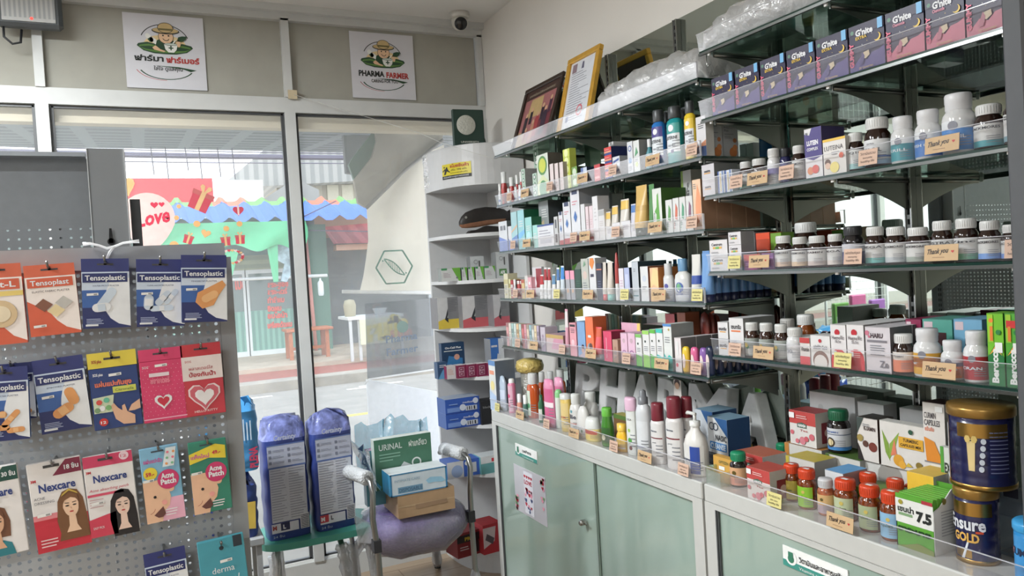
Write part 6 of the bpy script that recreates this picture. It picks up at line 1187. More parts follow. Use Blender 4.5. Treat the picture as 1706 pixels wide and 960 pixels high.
for i, (a, b_, yt) in enumerate(((978, 983, 344), (984, 990, 343))): B(S, a, b_, yt, ('thin pinkish carton, left one', 'thin pinkish carton, right one')[i], (214, 196, 200), [('R', 0, 0, 1, .14, (196, 60, 60)), ('L', .2, .8, .6, 3, .06, (200, 170, 176))], d=.05)
B(S, 990, 999, 327, 'tall plain white slim carton', (212, 210, 212), [('L', .3, .7, .7, 4, .08, (190, 188, 190))], d=.05)
B(S, 999, 1009, 349, 'white carton with a silver lid band', (206, 204, 204), [('R', 0, .8, 1, .97, (170, 170, 170)), ('L', .2, .8, .6, 3, .06, (190, 180, 180))], d=.05)
B(S, 1000, 1024, 325, 'large white box with dark letters standing behind the tubes', (186, 184, 182), [('T', .05, .55, .16, 'F HERBAL', (50, 46, 44), .8, .03), ('L', .6, .9, .9, 1, .05, TXT)], d=.05, off=.16)
for a, b_, yt, l, col, cc in ((1011, 1020, 353, 'small gold-topped tube', (206, 200, 192), (216, 180, 90)), (1021, 1033, 343, 'middle gold-topped tube', (206, 200, 192), (216, 180, 90)), (1036, 1052, 332, 'largest gold-topped tube', (206, 200, 192), (220, 184, 96)), (1053, 1062, 340, 'blue-topped tube', (196, 196, 210), (80, 120, 180))):
 R_(S, a, b_, yt, l, tube_item, dict(col=col, capcol=WH, band=(.74, .96, cc)), 'ointment_tube', cat='tube');
for i, (a, b_) in enumerate(((1011, 1021), (1022, 1034), (1036, 1051), (1053, 1062))): B(S, a, b_, (378, 371, 368, 374)[i], ('first', 'second', 'third', 'fourth')[i]+' low white carton holding a tube', (210, 208, 210), [('L', .2, .8, .7, 3, .1, (150, 140, 150))], d=.004, off=-.004)
R_(S, 1062, 1083, 309, 'large tan aloe tube standing on a dark cap', tube_item, dict(col=(206, 170, 100), capcol=(40, 52, 34), band=(.5, .6, (196, 160, 92))), 'aloe_tube', cat='tube')
R_(S, 1084, 1094, 307, 'large green aloe tube', tube_item, dict(col=(76, 130, 74), capcol=(226, 226, 220)), 'aloe_tube', cat='tube')
leaf = lambda c: [('P', [(.35, .3), (.5, .85), (.65, .9), (.75, .3), (.55, .1)], c), ('P', [(.2, .5), (.45, .6), (.5, .4)], c), ('V', .2, .08, .14, 'aloe vera', TXT, .4)]
B(S, 1090, 1105, 314, 'tall white carton with aloe leaves and green side', (210, 212, 206), leaf((96, 160, 70)), d=.14, side=(64, 104, 44))
for a, b_, yt, l, c in ((1111, 1122, 333, 'small white carton with green leaf', (96, 150, 90)), (1123, 1133, 330, 'small white carton with red leaf', (200, 110, 90)), (1134, 1144, 328, 'small white carton with teal leaf', (90, 150, 120)), (1145, 1156, 326, 'small white carton with purple fruit', (130, 90, 110))): B(S, a, b_, yt, l, (208, 208, 206), [('P', [(.3, .4), (.5, .85), (.8, .7), (.7, .35)], c), ('L', .1, .5, .3, 3, .05, TXT), ('V', .25, .1, .16, 'fruit', c, .2)], d=.05)
B(S, 1157, 1171, 299, 'orange and cream carton with a long brown side', (224, 190, 160), [('P', [(.3, .1), (.9, .2), (1, .6), (.6, .9), (.3, .5)], (222, 150, 110)), ('L', .1, .5, .9, 3, .04, TXT)], d=.056, side=(150, 116, 92), rows=3, rdx=.058)
B(S, 1139, 1156, 284, 'tall green and grey carton standing at the back', (186, 186, 184), [('R', 0, 0, .22, 1, (120, 150, 60)), ('V', .75, .1, .25, 'Longicare', (110, 110, 110), .7, .03)], d=.06, off=.10)
S = 'L4'
for a, b_, yt, l, c, acc in ((841, 848, 456, 'cream slim carton at the shelf end', (200, 194, 166), (180, 170, 120)), (849, 852, 465, 'thin yellowish carton', (206, 200, 150), (150, 140, 80)), (852, 856, 467, 'thin red carton', (160, 40, 44), (200, 190, 190)), (863, 867, 468, 'thin red and white carton', (176, 60, 56), (214, 200, 196)), (868, 870, 468, 'thin dark red carton', (140, 36, 40), (200, 190, 190)), (870, 875, 466, 'thin tan carton', (206, 180, 130), (180, 90, 70)), (876, 881, 459, 'plain white slim carton', (210, 204, 200), (190, 180, 176)), (881, 887, 462, 'pink and white slim carton', (216, 160, 170), (226, 226, 226))): B(S, a, b_, yt, l, c, acc=acc, d=.05)
R_(S, 856, 862, 465, 'small white bottle with a black and red print', bottle, dict(pill_w, bands=[(.3, .7, (50, 44, 48))]), 'pill_bottle', cat='bottle')
B(S, 889, 905, 445, 'clear hanging card with a red panel', (200, 196, 198), [('R', .4, .35, 1, .95, (140, 44, 54)), ('C', .25, .5, .2, (226, 226, 230)), ('R', 0, 0, 1, .3, (196, 196, 200))], d=.012, off=.02)
for a, b_, yt, l, c, bc in ((901, 908, 458, 'small white tube with a red top', WH, (176, 44, 50)), (908, 914, 446, 'white tube with a red top band, left of the pair', WH, (160, 40, 46)), (914, 920, 446, 'white tube with a red top band, right of the pair', WH, (160, 40, 46)), (921, 928, 457, 'white tube with a steel blue top', WH, (90, 130, 164)), (929, 935, 446, 'slim white and blue tube', WH, (70, 110, 160)), (936, 943, 443, 'bright blue topped tube', (196, 206, 214), (60, 130, 200))): R_(S, a, b_, yt, l, tube_item, dict(col=c, capcol=WH, band=(.6, .95, bc)), 'cream_tube', cat='tube')
for i, (a, b_) in enumerate(((944, 951), (952, 959))): B(S, a, b_, 451, ('left', 'right')[i]+' one of two pink-headed grey cartons', (160, 160, 166), [('R', 0, .7, 1, 1, (220, 150, 170)), ('C', .5, .3, .25, (220, 180, 150))], d=.05)
B(S, 960, 970, 449, 'dark green plain carton', (34, 66, 54), [('L', .2, .8, .6, 3, .08, (50, 90, 74))], d=.05)
B(S, 971, 983, 431, 'tall greyish herbal carton leaning', (176, 178, 170), [('C', .5, .6, .3, (200, 180, 170)), ('L', .2, .8, .4, 5, .06, TXT), ('P', [(.3, .8), (.7, .85), (.5, .95)], (110, 150, 120))], d=.05)
B(S, 984, 995, 430, 'tall white carton with an orange flame top', (206, 206, 208), [('P', [(.1, .85), (.5, .72), (.9, .9), (.7, 1), (.2, 1)], (216, 130, 60)), ('R', .2, .55, .7, .62, (60, 60, 80)), ('P', [(.4, 0), (.7, 0), (.6, .22)], (206, 140, 110))], d=.05)
B(S, 996, 1005, 439, 'navy carton with a thin orange line', (44, 48, 66), [('R', 0, .82, 1, .85, (206, 120, 90)), ('L', .2, .8, .5, 3, .07, (90, 96, 120))], d=.06)
for a, b_, yt, l, cc, z1 in ((1006, 1013, 437, 'cream tube with a red tip', (200, 70, 70), 0), (1014, 1024, 436, 'pale pinkish tube with a green tip', (120, 180, 170), 0)): R_(S, a, b_, yt, l, tube_item, dict(col=(206, 198, 188), capcol=cc), 'cream_tube', cat='tube')
R_(S, 1026, 1035, 420, 'tall tube with a pointed dark red top', bottle, dict(col=WH, prof=[(0, 0), (.9, 0), (.95, .02), (.9, .35)], cap=[(.92, .35), (.8, .7), (.4, .96), (0, 1)], capcol=(170, 66, 62)), 'cosmetic_tube', cat='tube')
B(S, 1033, 1041, 447, 'white narrow carton', (212, 206, 212), [('L', .2, .8, .6, 3, .08, (200, 170, 190))], d=.05); B(S, 1042, 1051, 446, 'lavender blue carton', (164, 172, 206), [('R', .2, .2, .8, .8, (186, 192, 216))], d=.08, side=(40, 48, 66))
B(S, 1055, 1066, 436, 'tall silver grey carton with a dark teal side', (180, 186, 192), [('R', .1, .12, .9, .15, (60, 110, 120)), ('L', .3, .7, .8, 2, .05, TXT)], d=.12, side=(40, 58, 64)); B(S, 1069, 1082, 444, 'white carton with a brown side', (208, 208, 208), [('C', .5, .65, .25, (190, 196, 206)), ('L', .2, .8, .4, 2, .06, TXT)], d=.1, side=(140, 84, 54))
B(S, 1085, 1099, 446, 'shiny orange and cream carton', (222, 180, 140), [('P', [(0, .4), (.4, .5), (1, .4), (1, .9), (.4, 1)], (230, 196, 140)), ('L', .1, .9, .3, 2, .05, (200, 130, 100))], d=.08, side=(186, 116, 60))
R_(S, 1107, 1124, 439, 'white lotion bottle with a purple wedge label', bottle, dict(col=(206, 206, 204), prof=[(0, 0), (.9, 0), (1, .04), (1, .6), (.85, .68), (.6, .7)], cap=[(.66, .68), (.66, .98), (.6, 1), (0, 1)], capcol=(190, 190, 190), lab=(.08, .62, (208, 208, 210)), mark=[(.2, .6, .4, (80, 80, 150))], flat=.7), 'lotion_bottle', cat='bottle')
R_(S, 1126, 1154, 431, 'large white cleanser bottle with a steel blue cap', bottle, dict(col=(206, 206, 202), prof=[(0, 0), (.92, 0), (1, .04), (1, .5), (.9, .62), (.5, .7), (.46, .73)], cap=[(.5, .71), (.5, .97), (.44, 1), (0, 1)], capcol=(96, 140, 176), lab=(.1, .52, (208, 208, 208)), mark=[(.15, .55, .5, (80, 100, 160)), (.1, .6, .3, (110, 170, 120))], text=[(.15, .08, 'CLEANSER', (60, 80, 140), 1.0, .1)], flat=.65), 'cleanser_bottle', cat='bottle')
R_(S, 1155, 1171, 424, 'white and blue tube beside the big cleanser bottle', tube_item, dict(col=(208, 206, 200), capcol=(70, 90, 150), band=(.38, .56, (50, 76, 150))), 'cream_tube', cat='tube')
R_(S, 1172, 1190, 422, 'front light blue cream tube', tube_item, dict(col=(104, 146, 196), capcol=(40, 46, 80)), 'cream_tube', cat='tube', rows=0, group='blue cream tubes in a deep row')
X, Z = SH[S]
kt = dict(col=(92, 134, 184), capcol=(38, 42, 70)); first = None
for i in range(8):
 yy = 1.815; xx = X+.035+.0335*i
 if first is None: c = Cyl('cream_tube', '', '', (xx, yy, Z), 0, None); tube_item(c, .0155, .155, kt); first = c.o; o = first
 else: o = copy_tree(first); o.location = (xx, yy, Z)
 o.rotation_euler = (0, 0, -PI/2); reg(S, o, 'light blue cream tube with dark cap, %s back in the deep row' % ORD[i], 1191+i, 'tube', 'blue cream tubes in a deep row')
S = 'L5'; PK = (214, 150, 160)
cols = [(206, 150, 150), (214, 206, 196), (160, 186, 180), (196, 206, 200), (214, 180, 140), (180, 200, 190), (196, 110, 110), (206, 150, 160), (214, 190, 170), (150, 180, 186), (206, 206, 200), (216, 196, 160), (176, 160, 180)]
for i in range(13): a = 845+i*4.25; B(S, a, a+3.7, 538+i*.4, '%s slim pastel booklet-like carton in the left end row' % ORD[i] if i < 12 else 'last slim pastel carton of the left end row', cols[i], acc=dim(cols[i], .75), d=.035, group='slim pastel cartons')
B(S, 902, 910, 545, 'small lilac carton', (186, 176, 186), d=.06, acc=(150, 130, 150), n=1); B(S, 911, 940, 558, 'pink and gold box lying flat', (190, 170, 170), [('P', [(.3, .2), (.9, .2), (1, .8), (.5, .9)], (196, 140, 160)), ('R', 0, .8, 1, 1, (180, 150, 90))], d=.09, top=(196, 160, 170), side=(150, 110, 110)); B(S, 914, 938, 545, 'brown and gold box on the pink one', (170, 140, 90), d=.08, z=.032, off=.03, top=(120, 96, 70), h=.02)
R_(S, 944, 950, 515, 'slim pink and white stick standing tall', tube_item, dict(col=(206, 150, 166), capcol=(180, 190, 190), band=(.6, .95, (216, 206, 206))), 'cosmetic_stick', cat='tube')
B(S, 951, 962, 538, 'pink carton with a black line top', (216, 150, 160), [('R', .1, .88, .9, .95, (40, 30, 34)), ('L', .2, .8, .8, 3, .05, (60, 40, 46)), ('C', .5, .4, .25, (226, 190, 196))], d=.06)
B(S, 964, 977, 536, 'sky blue carton with a small portrait', (120, 156, 196), [('C', .65, .2, .2, (200, 160, 150)), ('C', .65, .3, .15, (70, 50, 60)), ('P', [(0, 0), (1, 0), (1, .2)], (190, 170, 180))], d=.06)
B(S, 978, 991, 528, 'orange carton with a curled open flap', (220, 110, 66), [('C', .5, .25, .35, (150, 150, 150)), ('C', .6, .3, .2, (90, 60, 56)), ('R', .3, .5, .7, .56, WH)], d=.06, top=(226, 170, 150))
R_(S, 994, 1006, 545, 'coral pink squeeze tube', tube_item, dict(col=(222, 90, 96), capcol=(210, 200, 200), band=(.7, .96, (200, 90, 60))), 'cosmetic_tube', cat='tube')
B(S, 1007, 1021, 552, 'magenta carton with white script', (206, 60, 96), [('V', .4, .1, .12, 'So Glamour', (226, 200, 210), .7)], d=.06, side=(130, 36, 60)); B(S, 1022, 1031, 566, 'short tan carton', (176, 140, 120), d=.05, acc=(160, 120, 100))
for i, (a, b_) in enumerate(((1036, 1047), (1048, 1060))): B(S, a, b_, 555, ('left', 'right')[i]+' lilac display carton with a round face mark', (214, 176, 196), [('O', .5, .3, .3, .4, (150, 110, 150)), ('C', .5, .75, .2, (190, 160, 170))], d=.07)
B(S, 1038, 1070, 538, 'pink scalloped display header card with a yellow strip', (216, 170, 190), [('P', [(.1, .5), (.35, .3), (.35, .7)], (200, 60, 110)), ('P', [(.75, 0), (.9, 0), (1, 1), (.85, 1)], (226, 196, 110)), ('T', .4, .4, .3, 'AQ', (160, 80, 150), .25, .03)], d=.003, off=.075, side=(190, 180, 130))
for a, b_, yt, l, c1, c2 in ((1061, 1071, 557, 'white and green small carton', WH, (120, 180, 90)), (1073, 1084, 551, 'white carton with lime hatch', WH, (150, 200, 90)), (1085, 1095, 549, 'white carton with green foot', WH, (90, 170, 60)), (1096, 1107, 548, 'white and aqua carton with an orange top', WH, (60, 180, 170))): B(S, a, b_, yt, l, c1, [('P', [(0, 0), (1, 0), (1, .3), (0, .36)], c2), ('C', .4, .7, .12, (50, 60, 50)), ('L', .2, .8, .55, 3, .05, TXT), ('R', 0, .9, 1, 1, dim(c2, 1.0))], d=.07)
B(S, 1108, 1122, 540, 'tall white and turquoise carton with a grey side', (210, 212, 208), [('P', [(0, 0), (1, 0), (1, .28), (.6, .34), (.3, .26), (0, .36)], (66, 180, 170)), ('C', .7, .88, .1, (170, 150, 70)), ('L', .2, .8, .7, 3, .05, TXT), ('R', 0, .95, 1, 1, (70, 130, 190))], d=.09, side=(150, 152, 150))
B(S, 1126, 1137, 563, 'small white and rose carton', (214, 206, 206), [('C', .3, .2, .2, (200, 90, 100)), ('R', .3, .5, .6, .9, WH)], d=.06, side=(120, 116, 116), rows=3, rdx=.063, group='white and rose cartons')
for a, b_, yt, l, c1, c2 in ((1138, 1151, 577, 'yellow roll-on', (222, 190, 60), (222, 180, 60)), (1152, 1166, 578, 'pink roll-on', (206, 96, 140), (214, 90, 120)), (1167, 1181, 579, 'purple roll-on', (130, 90, 160), (140, 100, 170))): R_(S, a, b_, yt, l+' deodorant at the front', rollon, dict(col=c1, low=c2), 'roll_on', cat='bottle')
B(S, 1112, 1128, 523, 'rose red carton standing at the back', (206, 90, 96), [('C', .6, .7, .15, (110, 60, 50)), ('R', 0, .5, 1, .56, (190, 60, 60))], d=.06, off=.12, side=(70, 66, 62)); B(S, 1132, 1146, 521, 'brown and cream carton standing at the back', (170, 90, 60), [('R', 0, .35, 1, .6, (196, 190, 170))], d=.06, off=.12)
for i in range(3): R_(S, 1170+i*9, 1186+i*9, 519+i*2, '%s maroon soft pouch at the back' % ORD[i], bottle, dict(col=(110, 44, 36), prof=[(0, 0), (.9, 0), (1, .1), (1, .8), (.7, .95), (0, 1)], flat=.5, rough=.35), 'pouch', off=.12+.02*i, cat='pouch')
first = None; X, Z = SH[S]
for i in range(8):
 yy = 1.812; xx = X+.03+.034*i
 if first is None: c = Cyl('roll_on', '', '', (xx, yy, Z), 0, None); rollon(c, .0155, .09, dict(col=(30, 40, 66), low=(36, 48, 80))); first = c.o; o = first
 else: o = copy_tree(first); o.location = (xx, yy, Z)
 o.rotation_euler = (0, 0, -PI/2); reg(S, o, 'navy roll-on deodorant, %s back in the deep row' % ORD[i], 1191+i, 'bottle', 'navy roll-ons in a deep row')
S = 'R1'; NV = (34, 28, 62)
def gn(kind):
 lo = (90, 76, 140) if kind == 'EXTRA' else (214, 120, 140); tx = (216, 180, 60) if kind == 'EXTRA' else (206, 130, 150)
 return [('P', [(0, 0), (1, 0), (1, .42), (.85, .36), (.65, .34), (.5, .22), (.3, .3), (.15, .18), (0, .2)], lo), ('R', 0, .8, 1, 1, (56, 52, 74)), ('C', .1, .86, .05, (90, 130, 110)), ('T', .2, .76, .13, "G'nite", (222, 222, 226), .5, .04), ('T', .2, .68, .065, kind, tx, .32, .03), ('V', .13, .12, .12, 'GUMMY', (226, 100, 130), .52, .05),
   ('C', .82, .62, .1, (226, 190, 80)), ('C', .79, .64, .09, NV), ('P', [(.84, .78), (.98, .78), (.98, 1), (.84, 1)], (110, 170, 214)), ('P', [(.36, .28), (.42, .38), (.58, .4), (.6, .3), (.48, .24)], (226, 206, 170)), ('P', [(.28, .14), (.4, .4), (.46, .3), (.4, .14)], dim(lo, .9)),
   ('C', .4, .55, .008, WHITE), ('C', .55, .6, .008, (226, 190, 80)), ('C', .66, .5, .008, WHITE), ('C', .48, .48, .007, (226, 190, 80)), ('C', .7, .72, .008, WHITE), ('T', .3, .04, .05, '30 Gummies', (206, 170, 110), .4)]
edges = [1187, 1226, 1268, 1312, 1361, 1416, 1477, 1543, 1610, 1688]
X, Z = SH[S]
for i in range(9):
 k = 'EXTRA' if i < 6 else 'Chamomile'; a, b_ = edges[i]+1.5, edges[i+1]-1.5
 Xf, Zs, yc, w, _h = spot(S, a, b_, 100, 0); h = .108; bm = carton(w, h, .075, NV, gn(k), side=(24, 20, 40), top=(20, 18, 30)); o = bm.build('gummy_box'); o.location = (Xf, yc, Zs); o.rotation_euler = (0, 0, -PI/2); reg(S, o, ('dark purple gummy box with violet hills' if i < 6 else 'dark blue gummy box with pink hills')+', %s from the left in the row' % ORD[i], a, 'box', 'purple gummy boxes')
S = 'R2'
B(S, 1171, 1192, 274, 'small white carton with rainbow print', (196, 192, 196), [('T', .2, .5, .16, 'centra', (50, 46, 50), .5, .04), ('R', .2, .4, .7, .46, (206, 150, 60))], n=2, d=.09, side=(110, 110, 108))
for i, (a, b_, yt) in enumerate(((1197, 1208, 285), (1209, 1221, 283))): B(S, a, b_, yt, ('left', 'right')[i]+' slim blue striped carton', (196, 200, 210), [('R', 0, 0, .2, 1, (60, 90, 150)), ('R', .4, .1, .5, .9, (206, 180, 90)), ('R', .7, 0, .85, 1, (90, 120, 170))], d=.05, tilt=.0)
MOR = lambda lo=(150, 170, 170), lab='BLACKMORES', **k: dict(dict(body=BROWN, lab=(208, 208, 206), text=[(.78, .12, lab, (34, 34, 38), 2.3, .1)], bands=[(.0, .28, lo)]), **k)
R_(S, 1233, 1255, 270, 'small brown jar with white lid', jar, MOR((120, 170, 160)), off=.012); R_(S, 1253, 1279, 265, 'brown jar with white lid and pale label, second', jar, MOR((196, 196, 200)), off=.0)
R_(S, 1280, 1301, 248, 'small all-white bottle with a violet label patch', jar, dict(shape='pill', body=(206, 206, 206), lab=(206, 206, 210), bands=[(.4, .75, (110, 100, 160))]), 'supplement_bottle', cat='bottle')
R_(S, 1300, 1320, 247, 'navy blue bottle with a black lid', jar, dict(shape='pill', body=(40, 40, 80), cap=(36, 36, 40), lab=(50, 50, 110), bands=[(.1, .3, (200, 170, 80))]), 'supplement_bottle', cat='bottle', off=.02)
R_(S, 1321, 1344, 243, 'brown jar with white lid right of the navy bottle', jar, MOR((206, 206, 206)))
B(S, 1343, 1372, 213, 'white and violet lutein carton', (212, 210, 212), [('P', [(0, .42), (.5, .35), (1, .42), (1, 1), (.45, 1), (.3, .86), (0, .9)], (74, 64, 124)), ('T', .14, .66, .09, 'LUTEIN', (222, 220, 226), .66, .05), ('T', .14, .55, .06, 'COMPLEX', (222, 220, 226), .66, .03), ('C', .3, .15, .18, (206, 130, 90)), ('C', .6, .17, .2, (206, 90, 80)), ('C', .14, .9, .06, TXT)], d=.08, side=(60, 52, 92))
B(S, 1373, 1411, 230, 'white and yellow luteina carton', (212, 208, 204), [('R', 0, .93, 1, 1, (220, 180, 70)), ('T', .06, .68, .13, 'LUTEINA', (90, 84, 88), .84, .0), ('C', .2, .35, .13, (90, 60, 50)), ('C', .2, .26, .12, (214, 180, 160)), ('C', .5, .2, .2, (222, 206, 120)), ('C', .82, .5, .1, (206, 90, 60)), ('L', .4, .8, .6, 2, .05, TXT)], d=.045, side=(176, 172, 166))
R_(S, 1413, 1441, 222, 'brown jar with white lid beside the yellow carton', jar, MOR((150, 190, 190), 'CoQ10'), off=.01)
R_(S, 1442, 1486, 197, 'larger brown fish oil jar with white lid', jar, dict(body=BROWN, lab=(210, 210, 210), text=[(.5, .17, 'FISH OIL', (60, 60, 66), 1.7, .05), (.8, .07, 'EXTRA', TXT, .6, .1)], bands=[(.26, .34, (60, 100, 170)), (0, .2, (150, 180, 210))]))
PKR = lambda c, t, **k: dict(dict(shape='packer', body=(206, 206, 206), cap=(206, 206, 208), lab=(206, 208, 210), bands=[(0, .72, c)], text=[(.4, .12, t, (206, 214, 220), 1.7, .1)], mark=[(.2, .83, .3, (120, 120, 130))]), **k)
R_(S, 1486, 1526, 195, 'white bottle with a teal label', jar, PKR((50, 140, 150), 'KRILL'), 'supplement_bottle', cat='bottle'); R_(S, 1526, 1571, 184, 'white bottle with a blue fish oil label', jar, PKR((50, 110, 180), 'FISH OIL'), 'supplement_bottle', cat='bottle')
R_(S, 1572, 1628, 157, 'largest white bottle with a bright blue fish oil label', jar, PKR((40, 120, 190), 'FISH OIL'), 'supplement_bottle', cat='bottle'); R_(S, 1624, 1675, 175, 'brown jar with white lid next to the tallest white bottle', jar, MOR((60, 150, 160)), off=.01); R_(S, 1674, 1722, 138, 'tall brown bottle with a black-lettered label by the pillar', jar, dict(shape='tall', body=BROWN, lab=(208, 206, 204), text=[(.8, .14, 'BLACK', (30, 30, 34), 1.3, .0), (.62, .08, 'OIL', TXT, .6, 0)], bands=[(0, .2, (120, 150, 160))]), 'supplement_bottle', cat='bottle')
S = 'R3'
cen = [('T', .12, .62, .18, 'Centrum', (60, 56, 60), .6, .03), ('R', .2, .42, .7, .56, (206, 160, 80)), ('R', .35, .42, .55, .56, (110, 170, 90)), ('L', .1, .6, .2, 2, .06, TXT)]
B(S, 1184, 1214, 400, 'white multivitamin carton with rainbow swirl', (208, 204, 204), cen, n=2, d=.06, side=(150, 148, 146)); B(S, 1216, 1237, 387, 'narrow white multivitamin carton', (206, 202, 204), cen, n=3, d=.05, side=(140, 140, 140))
X, Z = SH[S]
for i, (a, b_, c, l) in enumerate(((1262, 1285, (190, 70, 40), 'orange-red'), (1286, 1304, (120, 160, 60), 'leaf green'), (1240, 1260, (140, 136, 140), 'grey printed'))): B(S, a, b_, 388, l+' carton standing at the back near the mirror', c, d=.05, off=.13, acc=dim(c, 1.2) if i < 2 else (100, 100, 104))
B(S, 1240, 1268, 424, 'low magenta and red carton', (150, 60, 110), [('R', 0, .6, 1, 1, (206, 96, 80)), ('L', .1, .7, .4, 2, .1, (200, 150, 190))], d=.05); B(S, 1270, 1289, 422, 'low purple carton', (140, 90, 150), d=.05, acc=(180, 130, 190))
J3 = 'brown vitamin jars with white lids'
for a, b_, yt, lo, tx, l, off in ((1292, 1321, 393, (206, 180, 160), 'BLACKMORES', 'brown jar with white lid, leftmost of the row', 0), (1320, 1348, 395, (206, 180, 150), 'BLACKMORES', 'brown jar with white lid, second of the row', 0), (1347, 1378, 393, (190, 176, 170), 'VITAMIN', 'brown jar with white lid, third of the row', 0), (1379, 1407, 390, (206, 196, 190), 'MEGA', 'brown jar with white lid, fourth of the row', .01),
 (1443, 1477, 378, (110, 180, 176), 'MEGA', 'brown jar with aqua label foot', 0), (1476, 1512, 378, (180, 186, 190), 'BLACKMORES', 'brown jar with grey label foot', 0), (1511, 1551, 379, (150, 160, 150), 'BLACKMORES', 'brown jar with green-grey wedge label', 0), (1553, 1590, 368, (206, 150, 110), 'VISTRA', 'taller brown jar with peach label', 0), (1591, 1632, 364, (110, 170, 140), 'Zinc', 'tall brown zinc jar with white lid', 0), (1631, 1670, 368, (110, 150, 210), 'BLACKMORES', 'brown jar with blue wedge label', 0), (1669, 1706, 374, (110, 140, 200), 'BLACKMORES', 'brown jar with blue wedge label beside the pillar', .01)):
 R_(S, a, b_, yt, l, jar, MOR(lo, tx), off=off, group=J3)
R_(S, 1324, 1366, 371, 'brown jar standing higher behind the second row', jar, MOR((206, 206, 206)), off=.075, z=.0, group=J3)
R_(S, 1405, 1441, 377, 'black-lidded jar with a dark blue label', jar, dict(body=(30, 28, 30), cap=(44, 44, 46), lab=(60, 70, 120), bands=[(.6, 1, (190, 190, 196))]), off=.005)
S = 'R4'
B(S, 1198, 1215, 537, 'small white carton with Thai print', (206, 204, 204), [('T', .1, .5, .18, 'เซนทรัม', (50, 46, 50), .76, .04), ('R', .2, .38, .8, .44, (206, 150, 60))], n=2, d=.05, side=(160, 160, 158)); B(S, 1217, 1241, 530, 'taller white carton with Thai print and long side', (208, 206, 206), [('T', .15, .72, .1, 'เซนทรัม', (50, 46, 50), .7, .04), ('R', .15, .64, .8, .68, (206, 110, 60)), ('L', .15, .6, .4, 2, .06, TXT), ('C', .75, .2, .1, TXT)], d=.12, side=(120, 120, 118))
AMW = dict(body=(50, 26, 14), lab=(150, 156, 150), bands=[(.1, .4, (190, 190, 186))], mark=[(-.1, .6, .3, (200, 170, 70)), (.1, .5, .25, (60, 110, 80))])
for i, (a, b_, yt) in enumerate(((1242, 1267, 537), (1266, 1291, 538), (1291, 1315, 540))): R_(S, a, b_, yt, ('left', 'middle', 'right')[i]+' one of three brown jars with landscape labels', jar, AMW, group='brown jars with landscape labels')
R_(S, 1328, 1361, 524, 'amber jar with white lid behind the white bottle', jar, dict(body=(120, 60, 20), lab=(196, 196, 194)), off=.07); R_(S, 1300, 1328, 531, 'dull amber jar behind the brown trio', jar, dict(body=(90, 50, 24), lab=(176, 176, 170), cap=(176, 174, 170)), off=.07)
R_(S, 1312, 1340, 546, 'squat white bottle with grey digits', jar, dict(shape='pill', body=(206, 206, 206), lab=(206, 206, 208), text=[(.4, .25, '30', (150, 150, 156), .8, 0)]), 'supplement_bottle', cat='bottle')
B(S, 1334, 1351, 563, 'small white and red multivitamin carton', (206, 200, 196), [('T', .1, .5, .16, 'Vitamin', (60, 50, 50), .8, .03), ('R', 0, .8, 1, 1, (180, 60, 60)), ('R', 0, 0, 1, .3, (196, 60, 70))], d=.05); B(S, 1352, 1385, 559, 'white carton with a brown arch', (208, 206, 204), [('C', .5, .18, .4, (120, 90, 80)), ('C', .5, .1, .34, (206, 200, 196)), ('C', .5, .82, .08, (176, 40, 50)), ('T', .15, .55, .13, 'เฟอร์รัส Gold', TXT, .7, .02)], d=.05, side=(170, 168, 166))
hv = [('C', .5, .24, .48, (190, 40, 50)), ('R', 0, 0, 1, .22, (190, 40, 50)), ('C', .45, .82, .17, (176, 34, 46)), ('R', .2, .7, .7, .77, (208, 206, 206)), ('T', .1, .66, .09, 'HaemoVit', (90, 80, 84), .8, .01), ('T', .3, .58, .06, 'ฮีโมวิต', (90, 80, 84), .4), ('L', .2, .8, .36, 3, .04, (226, 180, 180)), ('R', .1, .3, .4, .4, WHITE)]
for i, (a, b_) in enumerate(((1386, 1412), (1413, 1442))): B(S, a, b_, 541, ('left', 'right')[i]+' white and red iron tonic carton', (210, 206, 206), hv, d=.045, side=(150, 148, 148), rows=3, group='iron tonic cartons')
B(S, 1444, 1486, 545, 'tall silver zinc carton', (196, 190, 194), [('T', .22, .76, .1, 'HARU', (70, 56, 60), .5, .05), ('C', .08, .86, .09, (190, 110, 130)), ('C', .16, .78, .05, (190, 110, 130)), ('R', .08, .66, .88, .71, (120, 116, 122)), ('L', .2, .8, .58, 5, .05, TXT), ('T', .56, .12, .15, 'Zn', (110, 108, 116), .34, .03), ('R', .05, .02, .95, .04, TXT)], d=.075, side=(90, 88, 90), rows=1)
R_(S, 1489, 1525, 556, 'brown jar with an orange label', jar, dict(body=BROWN, lab=(214, 206, 200), bands=[(0, .6, (206, 120, 90))], text=[(.75, .09, 'VITAMIN', TXT, 1.2, 0)]))
R_(S, 1524, 1570, 547, 'large white bottle with orange and yellow label', jar, PKR((206, 160, 50), 'C', bands=[(0, .9, (200, 150, 50)), (.3, .7, (206, 110, 50))]), 'supplement_bottle', cat='bottle'); R_(S, 1569, 1608, 567, 'short white bottle with an orange label', jar, PKR((206, 120, 70), 'D3', bands=[(0, .8, (206, 130, 90)), (.6, .8, (80, 150, 200))]), 'supplement_bottle', cat='bottle'); R_(S, 1607, 1650, 551, 'white bottle with a deep red label', jar, PKR((160, 40, 50), 'CRAN', bands=[(0, .92, (160, 44, 52))]), 'supplement_bottle', cat='bottle')
